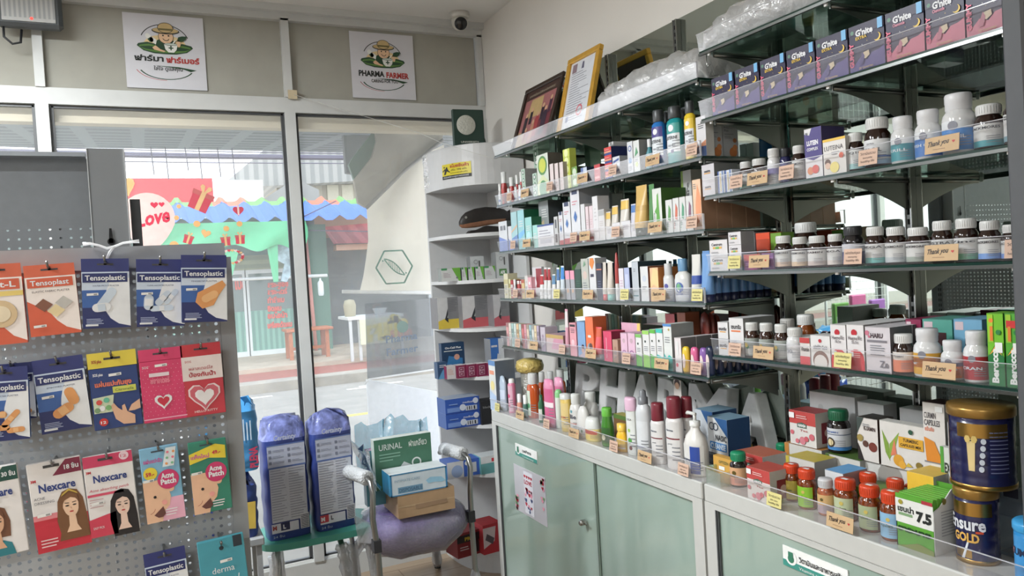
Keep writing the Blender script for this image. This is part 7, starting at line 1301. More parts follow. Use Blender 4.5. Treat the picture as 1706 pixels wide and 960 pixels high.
bero = lambda alt: [('P', [(0, 0), (1, 0), (1, .4), (.5, .58), (0, .4)], (30, 110, 56)), ('P', [(.1, .42), (.5, .56), (.9, .42), (.5, .5)], (222, 160, 60)), ('V', .62, .04, .4, 'Berocca', (222, 224, 222), .48, .05), ('R', .08, .6, .4, .98, (150, 190, 50)), ('C', .28, .9, .14, (222, 130, 50)) if alt else ('R', .1, .8, .9, .9, (196, 50, 50)), ('R', .2, .62, .38, .82, (216, 120, 50)), ('C', .72, .74, .16, (40, 120, 60)), ('R', .5, .46, .95, .6, WHITE)]
B(S, 1648, 1676, 522, 'tall green effervescent vitamin box', (110, 180, 40), bero(1), d=.05, off=-.0, side=(60, 120, 40)); B(S, 1678, 1706, 522, 'tall green effervescent vitamin box half behind the pillar', (80, 160, 50), bero(0), d=.05, side=(50, 110, 40))
for a, b_, c, l in ((1512, 1538, (130, 30, 70), 'dark magenta'), (1540, 1590, (80, 150, 136), 'sea green'), (1592, 1640, (110, 160, 190), 'pale blue')): B(S, a, b_, 532, l+' carton row standing behind the white bottles', c, [('R', .05, .8, .35, .95, (200, 180, 186)), ('R', .4, .5, .8, .75, (60, 30, 34))], d=.05, off=.09, rows=1)
S = 'C'
def CX_(X, a, b_, yt, desc, c, d=.06, **k): return B('C', a, b_, yt, desc, c, d=d, off=X-SH['C'][0]-.012, **k)
def CB(a, b_, yb, yt, desc, c, d=.06, **k):
 """counter carton: front bottom-left corner at pixel (a, yb)"""
 p = on_plane(a, yb, 2, CZ+k.get('z', 0)); k['off'] = p.x-SH['C'][0]-.012; return B('C', a, b_, yt, desc, c, d=d, **k)
def CR(a, b_, yb, yt, desc, fn, kk, name='bottle', cat='bottle', z=0, X=None, **k):
 p = on_plane((a+b_)/2, yb, 2, CZ+z); return R_('C', a, b_, yt, desc, fn, kk, name, off=max(0.0, (X or min(p.x, 1.66))-SH['C'][0]-.012), cat=cat, z=z, **k)
CB(818, 829, 682, 601, 'tall pale box with a blue-grey side at the counter end', (206, 206, 204), d=.10, side=(90, 100, 112), art=[('R', 0, .9, 1, 1, (90, 130, 180)), ('R', .1, .72, .8, .8, (216, 140, 110)), ('C', .5, .5, .3, (222, 206, 140)), ('P', [(0, 0), (1, 0), (1, .3), (0, .4)], (170, 190, 216))])
CR(830, 846, 692, 625, 'soft pale blue pouch with two white caps', bottle, dict(col=(176, 190, 206), prof=[(0, 0), (.9, 0), (1, .1), (.95, .8), (.6, .97), (0, 1)], flat=.4, lab=(.1, .6, (196, 204, 220)), rough=.2), 'refill_pouch', cat='pouch')
CR(848, 861, 690, 631, 'pink and silver spray can', bottle, dict(col=(206, 120, 150), prof=[(0, 0), (.95, 0), (1, .02), (1, .82), (.7, .88)], cap=[(.72, .86), (.7, .97), (.5, 1), (0, 1)], lab=(.05, .8, (214, 170, 186)), mark=[(.1, .6, .5, (200, 60, 110)), (.2, .25, .4, (200, 80, 120))]), 'spray_can', cat='can')
CR(862, 871, 694, 656, 'small peach bottle with white cap', bottle, dict(col=(206, 140, 120), prof=[(0, 0), (.95, 0), (1, .04), (1, .55), (.7, .62)], cap=[(.75, .6), (.75, .98), (0, 1)]), 'small_bottle'); CR(872, 880, 698, 658, 'small dark green bottle with white cap', bottle, dict(col=(70, 110, 100), prof=[(0, 0), (.95, 0), (1, .04), (1, .55), (.7, .62)], cap=[(.75, .6), (.75, .98), (0, 1)]), 'small_bottle')
orb = dict(col=(176, 76, 30), prof=[(0, 0), (.92, 0), (1, .03), (1, .62), (.9, .72), (.55, .78)], cap=[(.62, .76), (.62, .98), (.56, 1), (0, 1)], capcol=(190, 190, 188), lab=(.06, .62, (196, 206, 190)), span=(-.9, .4), flat=.7, rough=.12, mark=[(0, .4, .3, (90, 150, 110))])
CR(880, 901, 700, 622, 'orange-brown antiseptic bottle with a white cap, leftmost', bottle, orb, 'antiseptic_bottle', group='orange-brown antiseptic bottles'); CR(899, 912, 692, 620, 'orange-brown antiseptic bottle with a white cap, second', bottle, orb, 'antiseptic_bottle', group='orange-brown antiseptic bottles'); CR(913, 927, 692, 619, 'orange-brown antiseptic bottle with a white cap, third', bottle, orb, 'antiseptic_bottle', group='orange-brown antiseptic bottles'); CR(928, 945, 692, 616, 'orange-brown antiseptic bottle with a white cap, rightmost', bottle, orb, 'antiseptic_bottle', group='orange-brown antiseptic bottles')
CR(898, 908, 706, 658, 'small dark green bottle with a green label', bottle, dict(col=(40, 96, 62), prof=[(0, 0), (.95, 0), (1, .04), (1, .7), (.6, .8), (.5, 1), (0, 1)], lab=(.1, .5, (206, 210, 200))), 'small_bottle')
CR(909, 927, 715, 631, 'pink refill pouch, front one', bottle, dict(col=(206, 130, 160), prof=[(0, 0), (.9, 0), (1, .1), (1, .85), (.8, .98), (0, 1)], flat=.4, lab=(.1, .8, (196, 90, 130)), bands=[(.45, .6, (226, 210, 214))], rough=.2), 'refill_pouch', cat='pouch'); CR(926, 942, 705, 628, 'pink refill pouch, rear one', bottle, dict(col=(214, 150, 176), prof=[(0, 0), (.9, 0), (1, .1), (1, .85), (.8, .98), (0, 1)], flat=.4, lab=(.1, .8, (206, 110, 146)), rough=.2), 'refill_pouch', cat='pouch')
CR(927, 939, 716, 649, 'slim white tube with a mint cap', bottle, dict(col=(206, 212, 204), prof=[(0, 0), (.9, 0), (1, .03), (1, .8)], cap=[(1, .8), (.95, .93), (.6, 1), (0, 1)], capcol=(130, 190, 130)), 'lotion_bottle')
CR(936, 954, 722, 655, 'clear bottle of yellow liquid with a white cap', bottle, dict(col=(206, 176, 90), prof=[(0, 0), (.92, 0), (1, .03), (1, .84), (.9, .86)], cap=[(.92, .85), (.9, .98), (0, 1)], capcol=(200, 200, 198), lab=(.1, .75, (214, 190, 130)), text=[(.4, .08, 'NATURAL', (180, 80, 60), 1.2, .2)], flat=.75), 'lotion_bottle')
lie = dict(col=(206, 204, 200), prof=[(0, 0), (.92, 0), (1, .03), (1, .58), (.85, .7), (.55, .76)], cap=[(.6, .75), (.62, .97), (.55, 1), (0, 1)], capcol=(206, 206, 202), lab=(.06, .6, (208, 206, 202)), text=[(.62, .2, 'Ellie', (30, 34, 60), 1.5, .1)], bands=[(.35, .42, (206, 160, 150))], flat=.8, mark=[(.1, .95, .2, (90, 150, 160))])
CR(951, 973, 727, 656, 'white lotion bottle with dark blue lettering, left one', bottle, lie, 'lotion_bottle', group='white lettered lotion bottles'); CR(974, 998, 722, 653, 'white lotion bottle with dark blue lettering, rear right one', bottle, lie, 'lotion_bottle', group='white lettered lotion bottles')
CR(962, 986, 736, 676, 'rounded white bottle without a lid visible', bottle, dict(col=(206, 204, 200), prof=[(0, 0), (.92, 0), (1, .05), (.95, .5), (.7, .85), (.4, .97), (0, 1)], lab=(.08, .4, (206, 204, 204)), mark=[(0, .5, .15, (70, 90, 80)), (.5, .5, .15, (110, 130, 80))], flat=.7), 'lotion_bottle')
CR(976, 1002, 745, 695, 'wide white and yellow bottle with a clear lid', bottle, dict(col=(214, 200, 130), prof=[(0, 0), (.95, 0), (1, .05), (1, .5), (.95, .55)], cap=[(.95, .55), (.8, .85), (.6, 1), (0, 1)], capcol=(204, 204, 200), lab=(.08, .5, (222, 196, 110)), bands=[(.55, .95, (200, 80, 60))], flat=.6), 'baby_lotion')
CR(1003, 1024, 752, 679, 'glossy green bottle with a bright green cap', bottle, dict(col=(62, 120, 40), prof=[(0, 0), (.9, 0), (1, .05), (1, .5), (.75, .78)], cap=[(.72, .78), (.7, .97), (.6, 1), (0, 1)], capcol=(96, 170, 60), lab=(.1, .5, (50, 90, 40)), mark=[(.1, .35, .35, (214, 206, 180))], flat=.75, rough=.2), 'shampoo_bottle')
CR(1028, 1047, 768, 705, 'bright yellow powder bottle', bottle, dict(col=(226, 176, 40), prof=[(0, 0), (.95, 0), (1, .04), (1, .55), (.6, .75)], cap=[(.72, .74), (.72, .98), (0, 1)], capcol=(224, 184, 70), lab=(.1, .5, (230, 190, 60)), bands=[(.05, .2, (220, 206, 190))], flat=.7), 'powder_bottle')
CX_(1.54, 1024, 1046, 692, 'small brown carton behind the yellow bottle', (120, 90, 60), d=.04, acc=(90, 120, 60), top=(170, 160, 90))
CR(1046, 1063, 778, 662, 'white tube with green fruit pictures and pink neck card', bottle, dict(col=(208, 210, 204), prof=[(0, 0), (.85, 0), (.95, .02), (1, .7), (1, .8)], cap=[(1.02, .78), (1.05, .96), (.9, 1), (0, 1)], capcol=(206, 170, 190), lab=(.05, .75, (208, 210, 206)), mark=[(.2, .3, .4, (80, 150, 70)), (.3, .12, .3, (110, 50, 40)), (.1, .55, .25, (150, 190, 90))], text=[(.8, .05, 'CICA', (60, 60, 60), .9, .2)], flat=.55), 'cosmetic_tube', cat='tube')
CR(1063, 1089, 785, 648, 'tall misty white spray bottle with a grey nozzle', bottle, dict(col=(196, 198, 200), prof=[(0, 0), (.92, 0), (1, .02), (1, .66), (.85, .74), (.5, .8)], cap=[(.56, .78), (.56, .88), (.4, .89), (.36, .97), (0, 1)], capcol=(110, 112, 116), lab=(.05, .55, (206, 208, 210)), text=[(.25, .05, 'HAIR & BODY', (120, 140, 190), 1.3, .1)], flat=.8), 'spray_bottle')
euc = dict(col=(204, 200, 198), prof=[(0, 0), (.94, 0), (1, .02), (1, .66), (.9, .7), (.62, .72)], cap=[(.72, .71), (.74, .73), (.72, .97), (.64, 1), (0, 1)], capcol=(112, 34, 46), lab=(.04, .66, (206, 204, 202)), bands=[(.62, .65, (112, 34, 46))], text=[(.8, .05, 'derma', (60, 70, 90), .9, .1), (.5, .03, 'pH5', TXT, .6, .1)], flat=.75)
CR(1087, 1112, 795, 671, 'white skin wash bottle with a dark red cap, shorter left one', bottle, euc, 'skin_wash_bottle', group='white bottles with dark red caps'); CR(1113, 1142, 806, 661, 'white skin wash bottle with a dark red cap, front right one', bottle, euc, 'skin_wash_bottle', group='white bottles with dark red caps'); CR(1137, 1160, 782, 661, 'white skin wash bottle with a dark red cap, partly hidden behind', bottle, euc, 'skin_wash_bottle', group='white bottles with dark red caps')
CR(1142, 1182, 818, 687, 'white pump bottle with a royal blue panel', bottle, dict(col=(206, 203, 198), prof=[(0, 0), (.94, 0), (1, .02), (1, .48), (.8, .62), (.4, .72), (.34, .8)], cap=[(.4, .78), (.4, .86), (.2, .87), (0, .87)], capcol=(206, 206, 202), pump=True, lab=(.03, .5, (206, 204, 200)), span=(-.9, 1.4), panel=[(.2, 1.0, .04, .96, (44, 70, 146))], text=[(.42, .16, 'secure', (40, 50, 80), 1.0, -.3)], flat=.75), 'pump_bottle')
p = on_plane(882, 700, 2, CZ); g = thing('wrapped_tin', 'tall tin in crinkled gold plastic wrap behind the orange antiseptic bottles', 'tin', (1.56, 3.12, CZ)); b = MB(); b.lathe([(0, 0), (.045, 0), (.045, .17), (0, .17)], clear((214, 212, 200), .6, .3, .2, bump=1.0), 18); b.build('body', g); b = MB(); b.lathe([(.045, .17), (.062, .18), (.066, .2), (.06, .225), (.03, .235), (0, .237)], mat((196, 172, 100), .25, bump=1.0, nscale=50, noise=.2), 20); b.build('gold_wrap', g)
# grey foam letters leaning on the mirror
def letter3d(ch, px0, px1, label, z1=1.045, X=1.74):
 c_ = bpy.data.curves.new('tmp', 'FONT'); c_.body = ch; c_.extrude = .035; c_.bevel_depth = .02; c_.offset = .028; c_.resolution_u = 3; o = bpy.data.objects.new('tmp', c_); COL.objects.link(o); bpy.context.view_layer.update()
 ev = o.evaluated_get(bpy.context.evaluated_depsgraph_get()); me = ev.to_mesh(); vs = [v.co.copy() for v in me.vertices]; fs = [tuple(p.vertices) for p in me.polygons]; ev.to_mesh_clear(); bpy.data.objects.remove(o); bpy.data.curves.remove(c_)
 x0, x1 = min(v.x for v in vs), max(v.x for v in vs); h0, h1 = min(v.y for v in vs), max(v.y for v in vs); ya, yb = y_at(px0, X, CZ+.12), y_at(px1, X, CZ+.12); w = ya-yb; H = z1-CZ-.004
 foam = mat((206, 206, 206), .45, bump=.3, nscale=30); b = MB(); b.add([((v.x-x0)/(x1-x0)*w-w/2, -v.z*.5, (v.y-h0)/(h1-h0)*H) for v in vs], fs, foam); o = b.build('foam_letter'); o.location = (X, (ya+yb)/2, CZ+.012); o.rotation_euler = (-.12, 0, -PI/2)
 k = MB(); rd = random.Random(ord(ch))
 tag(o, label, 'letter', 'grey foam letters along the mirror')
for ch, a, b_, l in (('P', 962, 1000, 'grey foam letter P at the left end of the letters'), ('H', 1003, 1046, 'grey foam letter H behind the green bottle'), ('A', 1050, 1096, 'grey foam letter A behind the spray bottle'), ('R', 1099, 1144, 'grey foam letter R behind the dark red caps'), ('M', 1150, 1216, 'grey foam letter M behind the pump bottle'), ('A', 1224, 1290, 'grey foam letter A at the right end of the letters')): letter3d(ch, a, b_, l)
# nurse-like paper cut-out card
b = MB(); X_ = 1.62; yy = y_at(1130, X_, 1.0); b.box(X_, X_+.002, yy-.02, yy+.02, CZ+.17, CZ+.235, mat((214, 206, 200))); b.disc((X_-.001, yy, CZ+.215), (0, -1, 0), (0, 0, 1), .012, mat((216, 170, 140)), 12); b.disc((X_-.0006, yy, CZ+.222), (0, -1, 0), (0, 0, 1), .016, mat((60, 34, 34)), 12); b.box(X_, X_+.002, yy-.003, yy+.003, CZ, CZ+.17, mat(WHITE)); tag(b.build('cutout_card'), 'small paper cut-out of a smiling woman sticking up behind the red-capped bottles', 'card')
CX_(1.56, 1181, 1214, 697, 'white and blue nasal rinse box facing front', (208, 208, 208), d=.09, art=[('P', [(.35, 1), (1, 1), (1, .5)], (50, 90, 140)), ('O', .22, .75, .1, .14, (70, 76, 90)), ('O', .42, .75, .1, .14, (70, 76, 90)), ('T', .4, .38, .16, 'NASIC', (50, 50, 56), .56, .02), ('R', .1, .1, .95, .32, (70, 130, 190)), ('T', .14, .14, .15, 'CLEANSE', (216, 222, 226), .76, .03)], side=(32, 66, 110), top=(120, 150, 170), z=.04)
CX_(1.60, 1160, 1190, 684, 'blue nasal rinse box behind the front one', (196, 200, 206), d=.1, side=(30, 66, 108), top=(120, 150, 170), art=[('P', [(.35, 1), (1, 1), (1, .3)], (50, 90, 140))], z=.04)
CX_(1.56, 1170, 1222, 0, 'long low dark box under the nasal rinse boxes', (70, 74, 80), d=.1, h=.0385, acc=(100, 104, 110))
# gold box in a clear tray
CB(1190, 1222, 800, 750, 'gold mustard carton leaning in a clear tray', (196, 150, 70), d=.02, art=[('T', .3, .74, .12, 'OPTIZEN', (90, 100, 60), .5, .02), ('R', .3, .5, .6, .64, WHITE)], side=(60, 60, 40), h=.075)
b = MB(); p = on_plane(1180, 805, 2, CZ); q_ = on_plane(1204, 812, 2, CZ); b.box(p.x-.004, p.x-.002, q_.y, p.y, CZ+.001, CZ+.04, clear((190, 220, 205), .25, .2)); b.box(p.x-.004, p.x+.06, q_.y-.002, q_.y, CZ+.001, CZ+.04, clear((190, 220, 205), .25, .2)); b.box(p.x-.004, p.x+.06, p.y, p.y+.002, CZ+.001, CZ+.05, clear((120, 200, 150), .3, .3)); tag(b.build('clear_tray'), 'clear plastic tray holding the gold carton at the counter front', 'tray')
for i, (a, b_, yb, l) in enumerate(((1213, 1226, 766, 'small black and gold box lying behind the gold carton'), (1247, 1266, 752, 'small black box with a yellow mark under the last foam letter'), (1275, 1293, 758, 'small black box with a gold edge right of the foam letter'))): CB(a, b_, yb, 0, l, (40, 34, 30), d=.05, art=[('R', .1, .2, .4, .8, (190, 160, 70)), ('R', .6, .3, .8, .7, (120, 120, 120))], h=(.04, .035, .055)[i], z=.0)
jg = dict(shape='pill', body=(30, 22, 18), cap=(30, 130, 90), lab=(206, 160, 120), bands=[(0, .4, (196, 130, 110))], mark=[(.3, .7, .25, (90, 76, 30))], text=[(.45, .1, 'HERBAL', (90, 60, 40), 1.2, .2)])
CR(1217, 1246, 815, 753, 'dark jar with a green lid and orange label at the front', jar, jg, 'jar', 'jar')
tea = [('R', 0, .62, 1, 1, (176, 66, 62)), ('P', [(.3, .52), (.66, .52), (.66, .64), (.48, .68), (.3, .64)], (60, 90, 76)), ('T', .34, .55, .08, 'HANSA', WHITE, .3, .04), ('T', .4, .42, .06, 'Tea', (176, 90, 90), .3), ('C', .1, .35, .07, (196, 100, 110)), ('C', .85, .3, .1, (190, 100, 110)), ('C', .5, .15, .12, (196, 120, 130)), ('C', .65, .22, .08, (190, 90, 100)), ('C', .3, .12, .07, (200, 110, 120)), ('R', .02, .78, .22, .94, WHITE), ('L', .3, .9, .86, 2, .06, (222, 190, 186))]
tside = [('R', .3, .1, .9, .7, (120, 40, 46)), ('C', .6, .4, .15, (190, 160, 150))]
CB(1246, 1285, 828, 776, 'red and white tea box at the counter front', (206, 200, 196), d=.075, art=tea, side=(176, 172, 166), top=(170, 76, 66), sart=tside, h=.085)
CX_(1.52, 1228, 1273, 756, 'terracotta-topped tea box behind the front one', (200, 196, 190), d=.09, art=tea, side=(180, 176, 170), top=(170, 96, 76))
CX_(1.63, 1317, 1361, 686, 'red and white tea box standing at the back', (206, 202, 198), d=.07, art=tea, side=(176, 172, 164), top=(140, 50, 52), sart=tside, z=.106)
for X_, a, b_, h, top, l in ((1.63, 1310, 1372, .104, (176, 120, 60), 'orange-topped tea box under the back red one'), (1.535, 1312, 1360, .1, (176, 160, 60), 'mustard-topped tea box in the middle'), (1.62, 1378, 1436, .104, (70, 96, 40), 'dark green-topped tea box in the middle'), (1.525, 1428, 1492, .072, (86, 120, 50), 'green tea box in front of the turmeric box')): CX_(X_, a, b_, 0, l, (196, 194, 188), d=.10 if X_ > 1.6 else .08, art=[('P', [(.4, .55), (.7, .55), (.7, .75), (.55, .8), (.4, .75)], (30, 36, 34)), ('T', .43, .6, .1, 'HANSA', WHITE, .24, .04), ('R', 0, .0, .12, 1, top), ('L', .2, .8, .4, 3, .08, TXT)], side=(150, 150, 146), top=top, h=h)
CX_(1.64, 1440, 1535, 0, 'long plain white box under the turmeric box', (200, 198, 194), d=.1, h=.104, acc=(150, 146, 140))
for a, b_, yt, l in ((1352, 1428, 657, 'long grey foam block behind the green-lidded bottle'), (1432, 1476, 672, 'grey foam block standing behind the sesame carton'), (1502, 1543, 682, 'grey foam block behind the turmeric box')): CX_(1.71, a, b_, yt, l, (176, 176, 176), d=.05, z=.106, art=[('C', .25, .7, .06, (160, 160, 160)), ('C', .7, .7, .06, (160, 160, 160))], name='foam_block', cat='foam')
CR(1380, 1418, 752, 682, 'dark supplement bottle with a glossy green lid and white label', jar, dict(shape='pill', body=(26, 22, 22), cap=(24, 90, 60), lab=(196, 198, 202), bands=[(0, .16, (60, 120, 180)), (.7, .74, (90, 100, 120))], mark=[(-.1, .35, .45, (60, 46, 36)), (-.1, .35, .3, (206, 190, 150))], text=[(.8, .08, 'SESAMIN', (60, 90, 150), 1.3, 0)]), 'supplement_bottle', 'bottle', z=.106, X=1.63)
CX_(1.63, 1430, 1465, 697, 'white and brown sesame carton', (206, 200, 194), d=.06, z=.106, art=[('P', [(0, 0), (.3, 0), (.1, .3), (0, .4)], (40, 34, 34)), ('P', [(0, 1), (.35, 1), (0, .6)], (60, 70, 66)), ('C', .75, .35, .2, (110, 50, 40)), ('C', .4, .4, .14, (90, 60, 50)), ('T', .35, .72, .09, 'K-SAMIN', (70, 50, 46), .55, .03), ('C', .15, .52, .15, (150, 130, 70)), ('L', .3, .8, .85, 2, .04, TXT)], side=(60, 44, 34), top=(40, 34, 30))
CX_(1.63, 1468, 1543, 706, 'large white turmeric box with a yellow banner', (208, 204, 198), d=.03, z=.106, art=[('P', [(.05, .8), (.12, .3), (.22, .12), (.2, .5)], (120, 150, 60)), ('P', [(.45, .8), (.22, .5), (.2, .15), (.34, .4)], (130, 160, 66)), ('P', [(.24, .25), (.34, .65), (.38, .3)], (206, 120, 90)), ('C', .42, .18, .12, (206, 150, 50)), ('C', .5, .1, .08, (214, 160, 60)), ('R', .44, .48, .98, .72, (206, 156, 50)), ('T', .54, .62, .07, 'TURMERIC', (60, 46, 30), .34, .03), ('T', .48, .52, .06, 'CAPSULES MIX', (60, 46, 30), .46, .02), ('C', .72, .85, .05, (40, 80, 60)), ('C', .88, .16, .07, (130, 110, 50)), ('P', [(.58, .08), (.65, .18), (.74, .1)], (196, 170, 70))], side=(110, 50, 40))
cc = [('R', 0, .0, 1, .02, TXT), ('T', .06, .74, .1, 'CURMIN', (70, 66, 70), .55, .01), ('T', .06, .62, .1, 'CAPSULES', (70, 66, 70), .72, .01), ('T', .08, .53, .06, 'ขมิ้นชัน', (206, 120, 90), .42, .03), ('P', [(.03, .42), (.5, .36), (.8, .1), (.85, .02), (.12, .02)], (206, 130, 46)), ('R', .6, .86, .95, .95, WHITE), ('P', [(.85, .04), (1, .3), (1, .02)], (214, 130, 50))]
CX_(1.62, 1545, 1582, 672, 'white curcumin capsule carton with an orange curve', (208, 203, 198), d=.06, art=cc, side=(180, 176, 170), top=(80, 40, 44), n=2, z=.0)
CX_(1.59, 1572, 1592, 745, 'white and green card box in front of the curcumin cartons', (206, 208, 202), d=.012, art=[('R', 0, 0, .3, 1, (80, 150, 60)), ('T', .35, .7, .12, 'EX', (50, 60, 50), .5, .03)])
CX_(1.54, 1515, 1560, 790, 'white box with a yellow swoosh top behind the green display', (208, 204, 194), d=.08, art=[('P', [(0, 1), (0, .5), (.4, .55), (1, .8), (1, 1)], (222, 180, 60))], side=(190, 186, 180), top=(206, 176, 80))
CX_(1.51, 1377, 1408, 786, 'small white carton with a sky blue top', (204, 206, 208), d=.085, art=[('C', .15, .5, .08, (110, 100, 60)), ('R', .6, .2, .95, .8, WHITE)], top=(96, 150, 196), side=(150, 130, 130))
CR(1293, 1318, 768, 739, 'green-lidded jar half hidden behind the tea boxes', jar, jg, 'jar', 'jar'); CR(1306, 1333, 800, 759, 'green-lidded jar behind the orange-lidded one', jar, jg, 'jar', 'jar')
og = lambda lab, **k: dict(dict(shape='pill', body=(104, 46, 14), cap=(200, 64, 28), lab=lab, pills=.6, pscale=130, rough=.12, tag=True, span=(-1.4, 1.3), mark=[(.3, .75, .18, (190, 170, 90))], text=[(.45, .1, 'สมุนไพร', (60, 80, 60), 1.2, .1)]), **k)
OG = 'orange-lidded capsule jars'
for a, b_, yb, yt, lab_, l in ((1306, 1335, 838, 773, (176, 156, 70), 'mustard label, leftmost at the front'), (1330, 1362, 852, 781, (130, 180, 50), 'bright green label'), (1391, 1430, 872, 798, (176, 184, 150), 'pale green label above the thank-you tag'), (1432, 1470, 890, 808, (156, 166, 130), 'grey-green label'), (1468, 1507, 905, 818, (130, 170, 200), 'light blue label')):
 CR(a, b_, yb, yt, 'amber capsule jar with orange lid and '+l, jar, og(lab_), 'capsule_jar', 'jar', group=OG)
for a, b_, yb, yt, l in ((1349, 1376, 826, 765, 'behind the bright green one'), (1432, 1464, 858, 788, 'behind the grey-green one'), (1477, 1510, 868, 798, 'behind the light blue one'), (1507, 1534, 862, 808, 'touching the green display box')): CR(a, b_, yb, yt, 'amber capsule jar with orange lid, '+l, jar, og((150, 160, 130)), 'capsule_jar', 'jar', group=OG)
CR(1363, 1391, 862, 797, 'small amber jar with a silver cap and mauve label', jar, dict(shape='pill', body=(150, 80, 50), cap=(190, 190, 192), lab=(196, 160, 110), pills=.4, pscale=120, bands=[(0, .45, (170, 150, 160))], mark=[(.2, .75, .2, (90, 80, 40))]), 'capsule_jar', 'jar')
# green laxative display with sachets
p = on_plane(1501, 905, 2, CZ); p2 = on_plane(1552, 930, 2, CZ); w = p.y-p2.y; t = thing('laxative_display', '', '', ((p.x+p2.x)/2, (p.y+p2.y)/2, CZ), -PI/2-math.atan2(p2.x-p.x, w)*0); w = max(w, .05)
b = MB(); h = .125; b.box(-w/2, w/2, 0, .002, 0, h*.92, mat((86, 150, 50), .45)); b.box(-w/2, w/2, .11, .112, 0, h, mat((86, 150, 50), .45)); b.prism([(0, 0), (.112, 0), (.112, h*1.1), (.06, h*1.05), (.02, h*.8), (0, h*.75)], 'x', w/2-.001, w/2+.001, mat((200, 200, 196), .5)); b.box(-w/2, -w/2+.002, 0, .112, 0, h*.75, mat((200, 200, 196))); b.box(-w/2, w/2, 0, .112, 0, .002, mat((200, 200, 196)))
draw(b, w, h, [('R', 0, .42, 1, .84, (212, 212, 208)), ('T', .06, .62, .09, 'เซนน่า', (40, 44, 42), .44, .05), ('R', .08, .55, .46, .6, (120, 150, 110)), ('T', .56, .52, .17, '7.5', (34, 38, 36), .4, .06), ('C', .15, .78, .06, (150, 140, 50)), ('R', .72, .84, 1, .9, (160, 50, 60)), ('T', .06, .28, .1, 'ยาระบาย', (24, 56, 24), .86, .05), ('P', [(0, 0), (1, 0), (1, .08), (.6, .14), (.3, .06)], (110, 120, 60))]); draw(b, .112, h, [('L', .2, .9, .7, 9, .05, (150, 150, 150)), ('C', .3, .88, .06, (130, 120, 60))], 'side', y=w/2+.001); b.build('display_box', t)
for i in range(8): b = MB(); b.bbox(-w/2+.004, w/2-.004, .006+i*.0128, .016+i*.0128, .003, h*.93, mat((96, 166, 56), .45), .001); b.build('sachet_pack', t)
reg('C', t, 'green laxative display box of packed sachets', 1501, 'box')
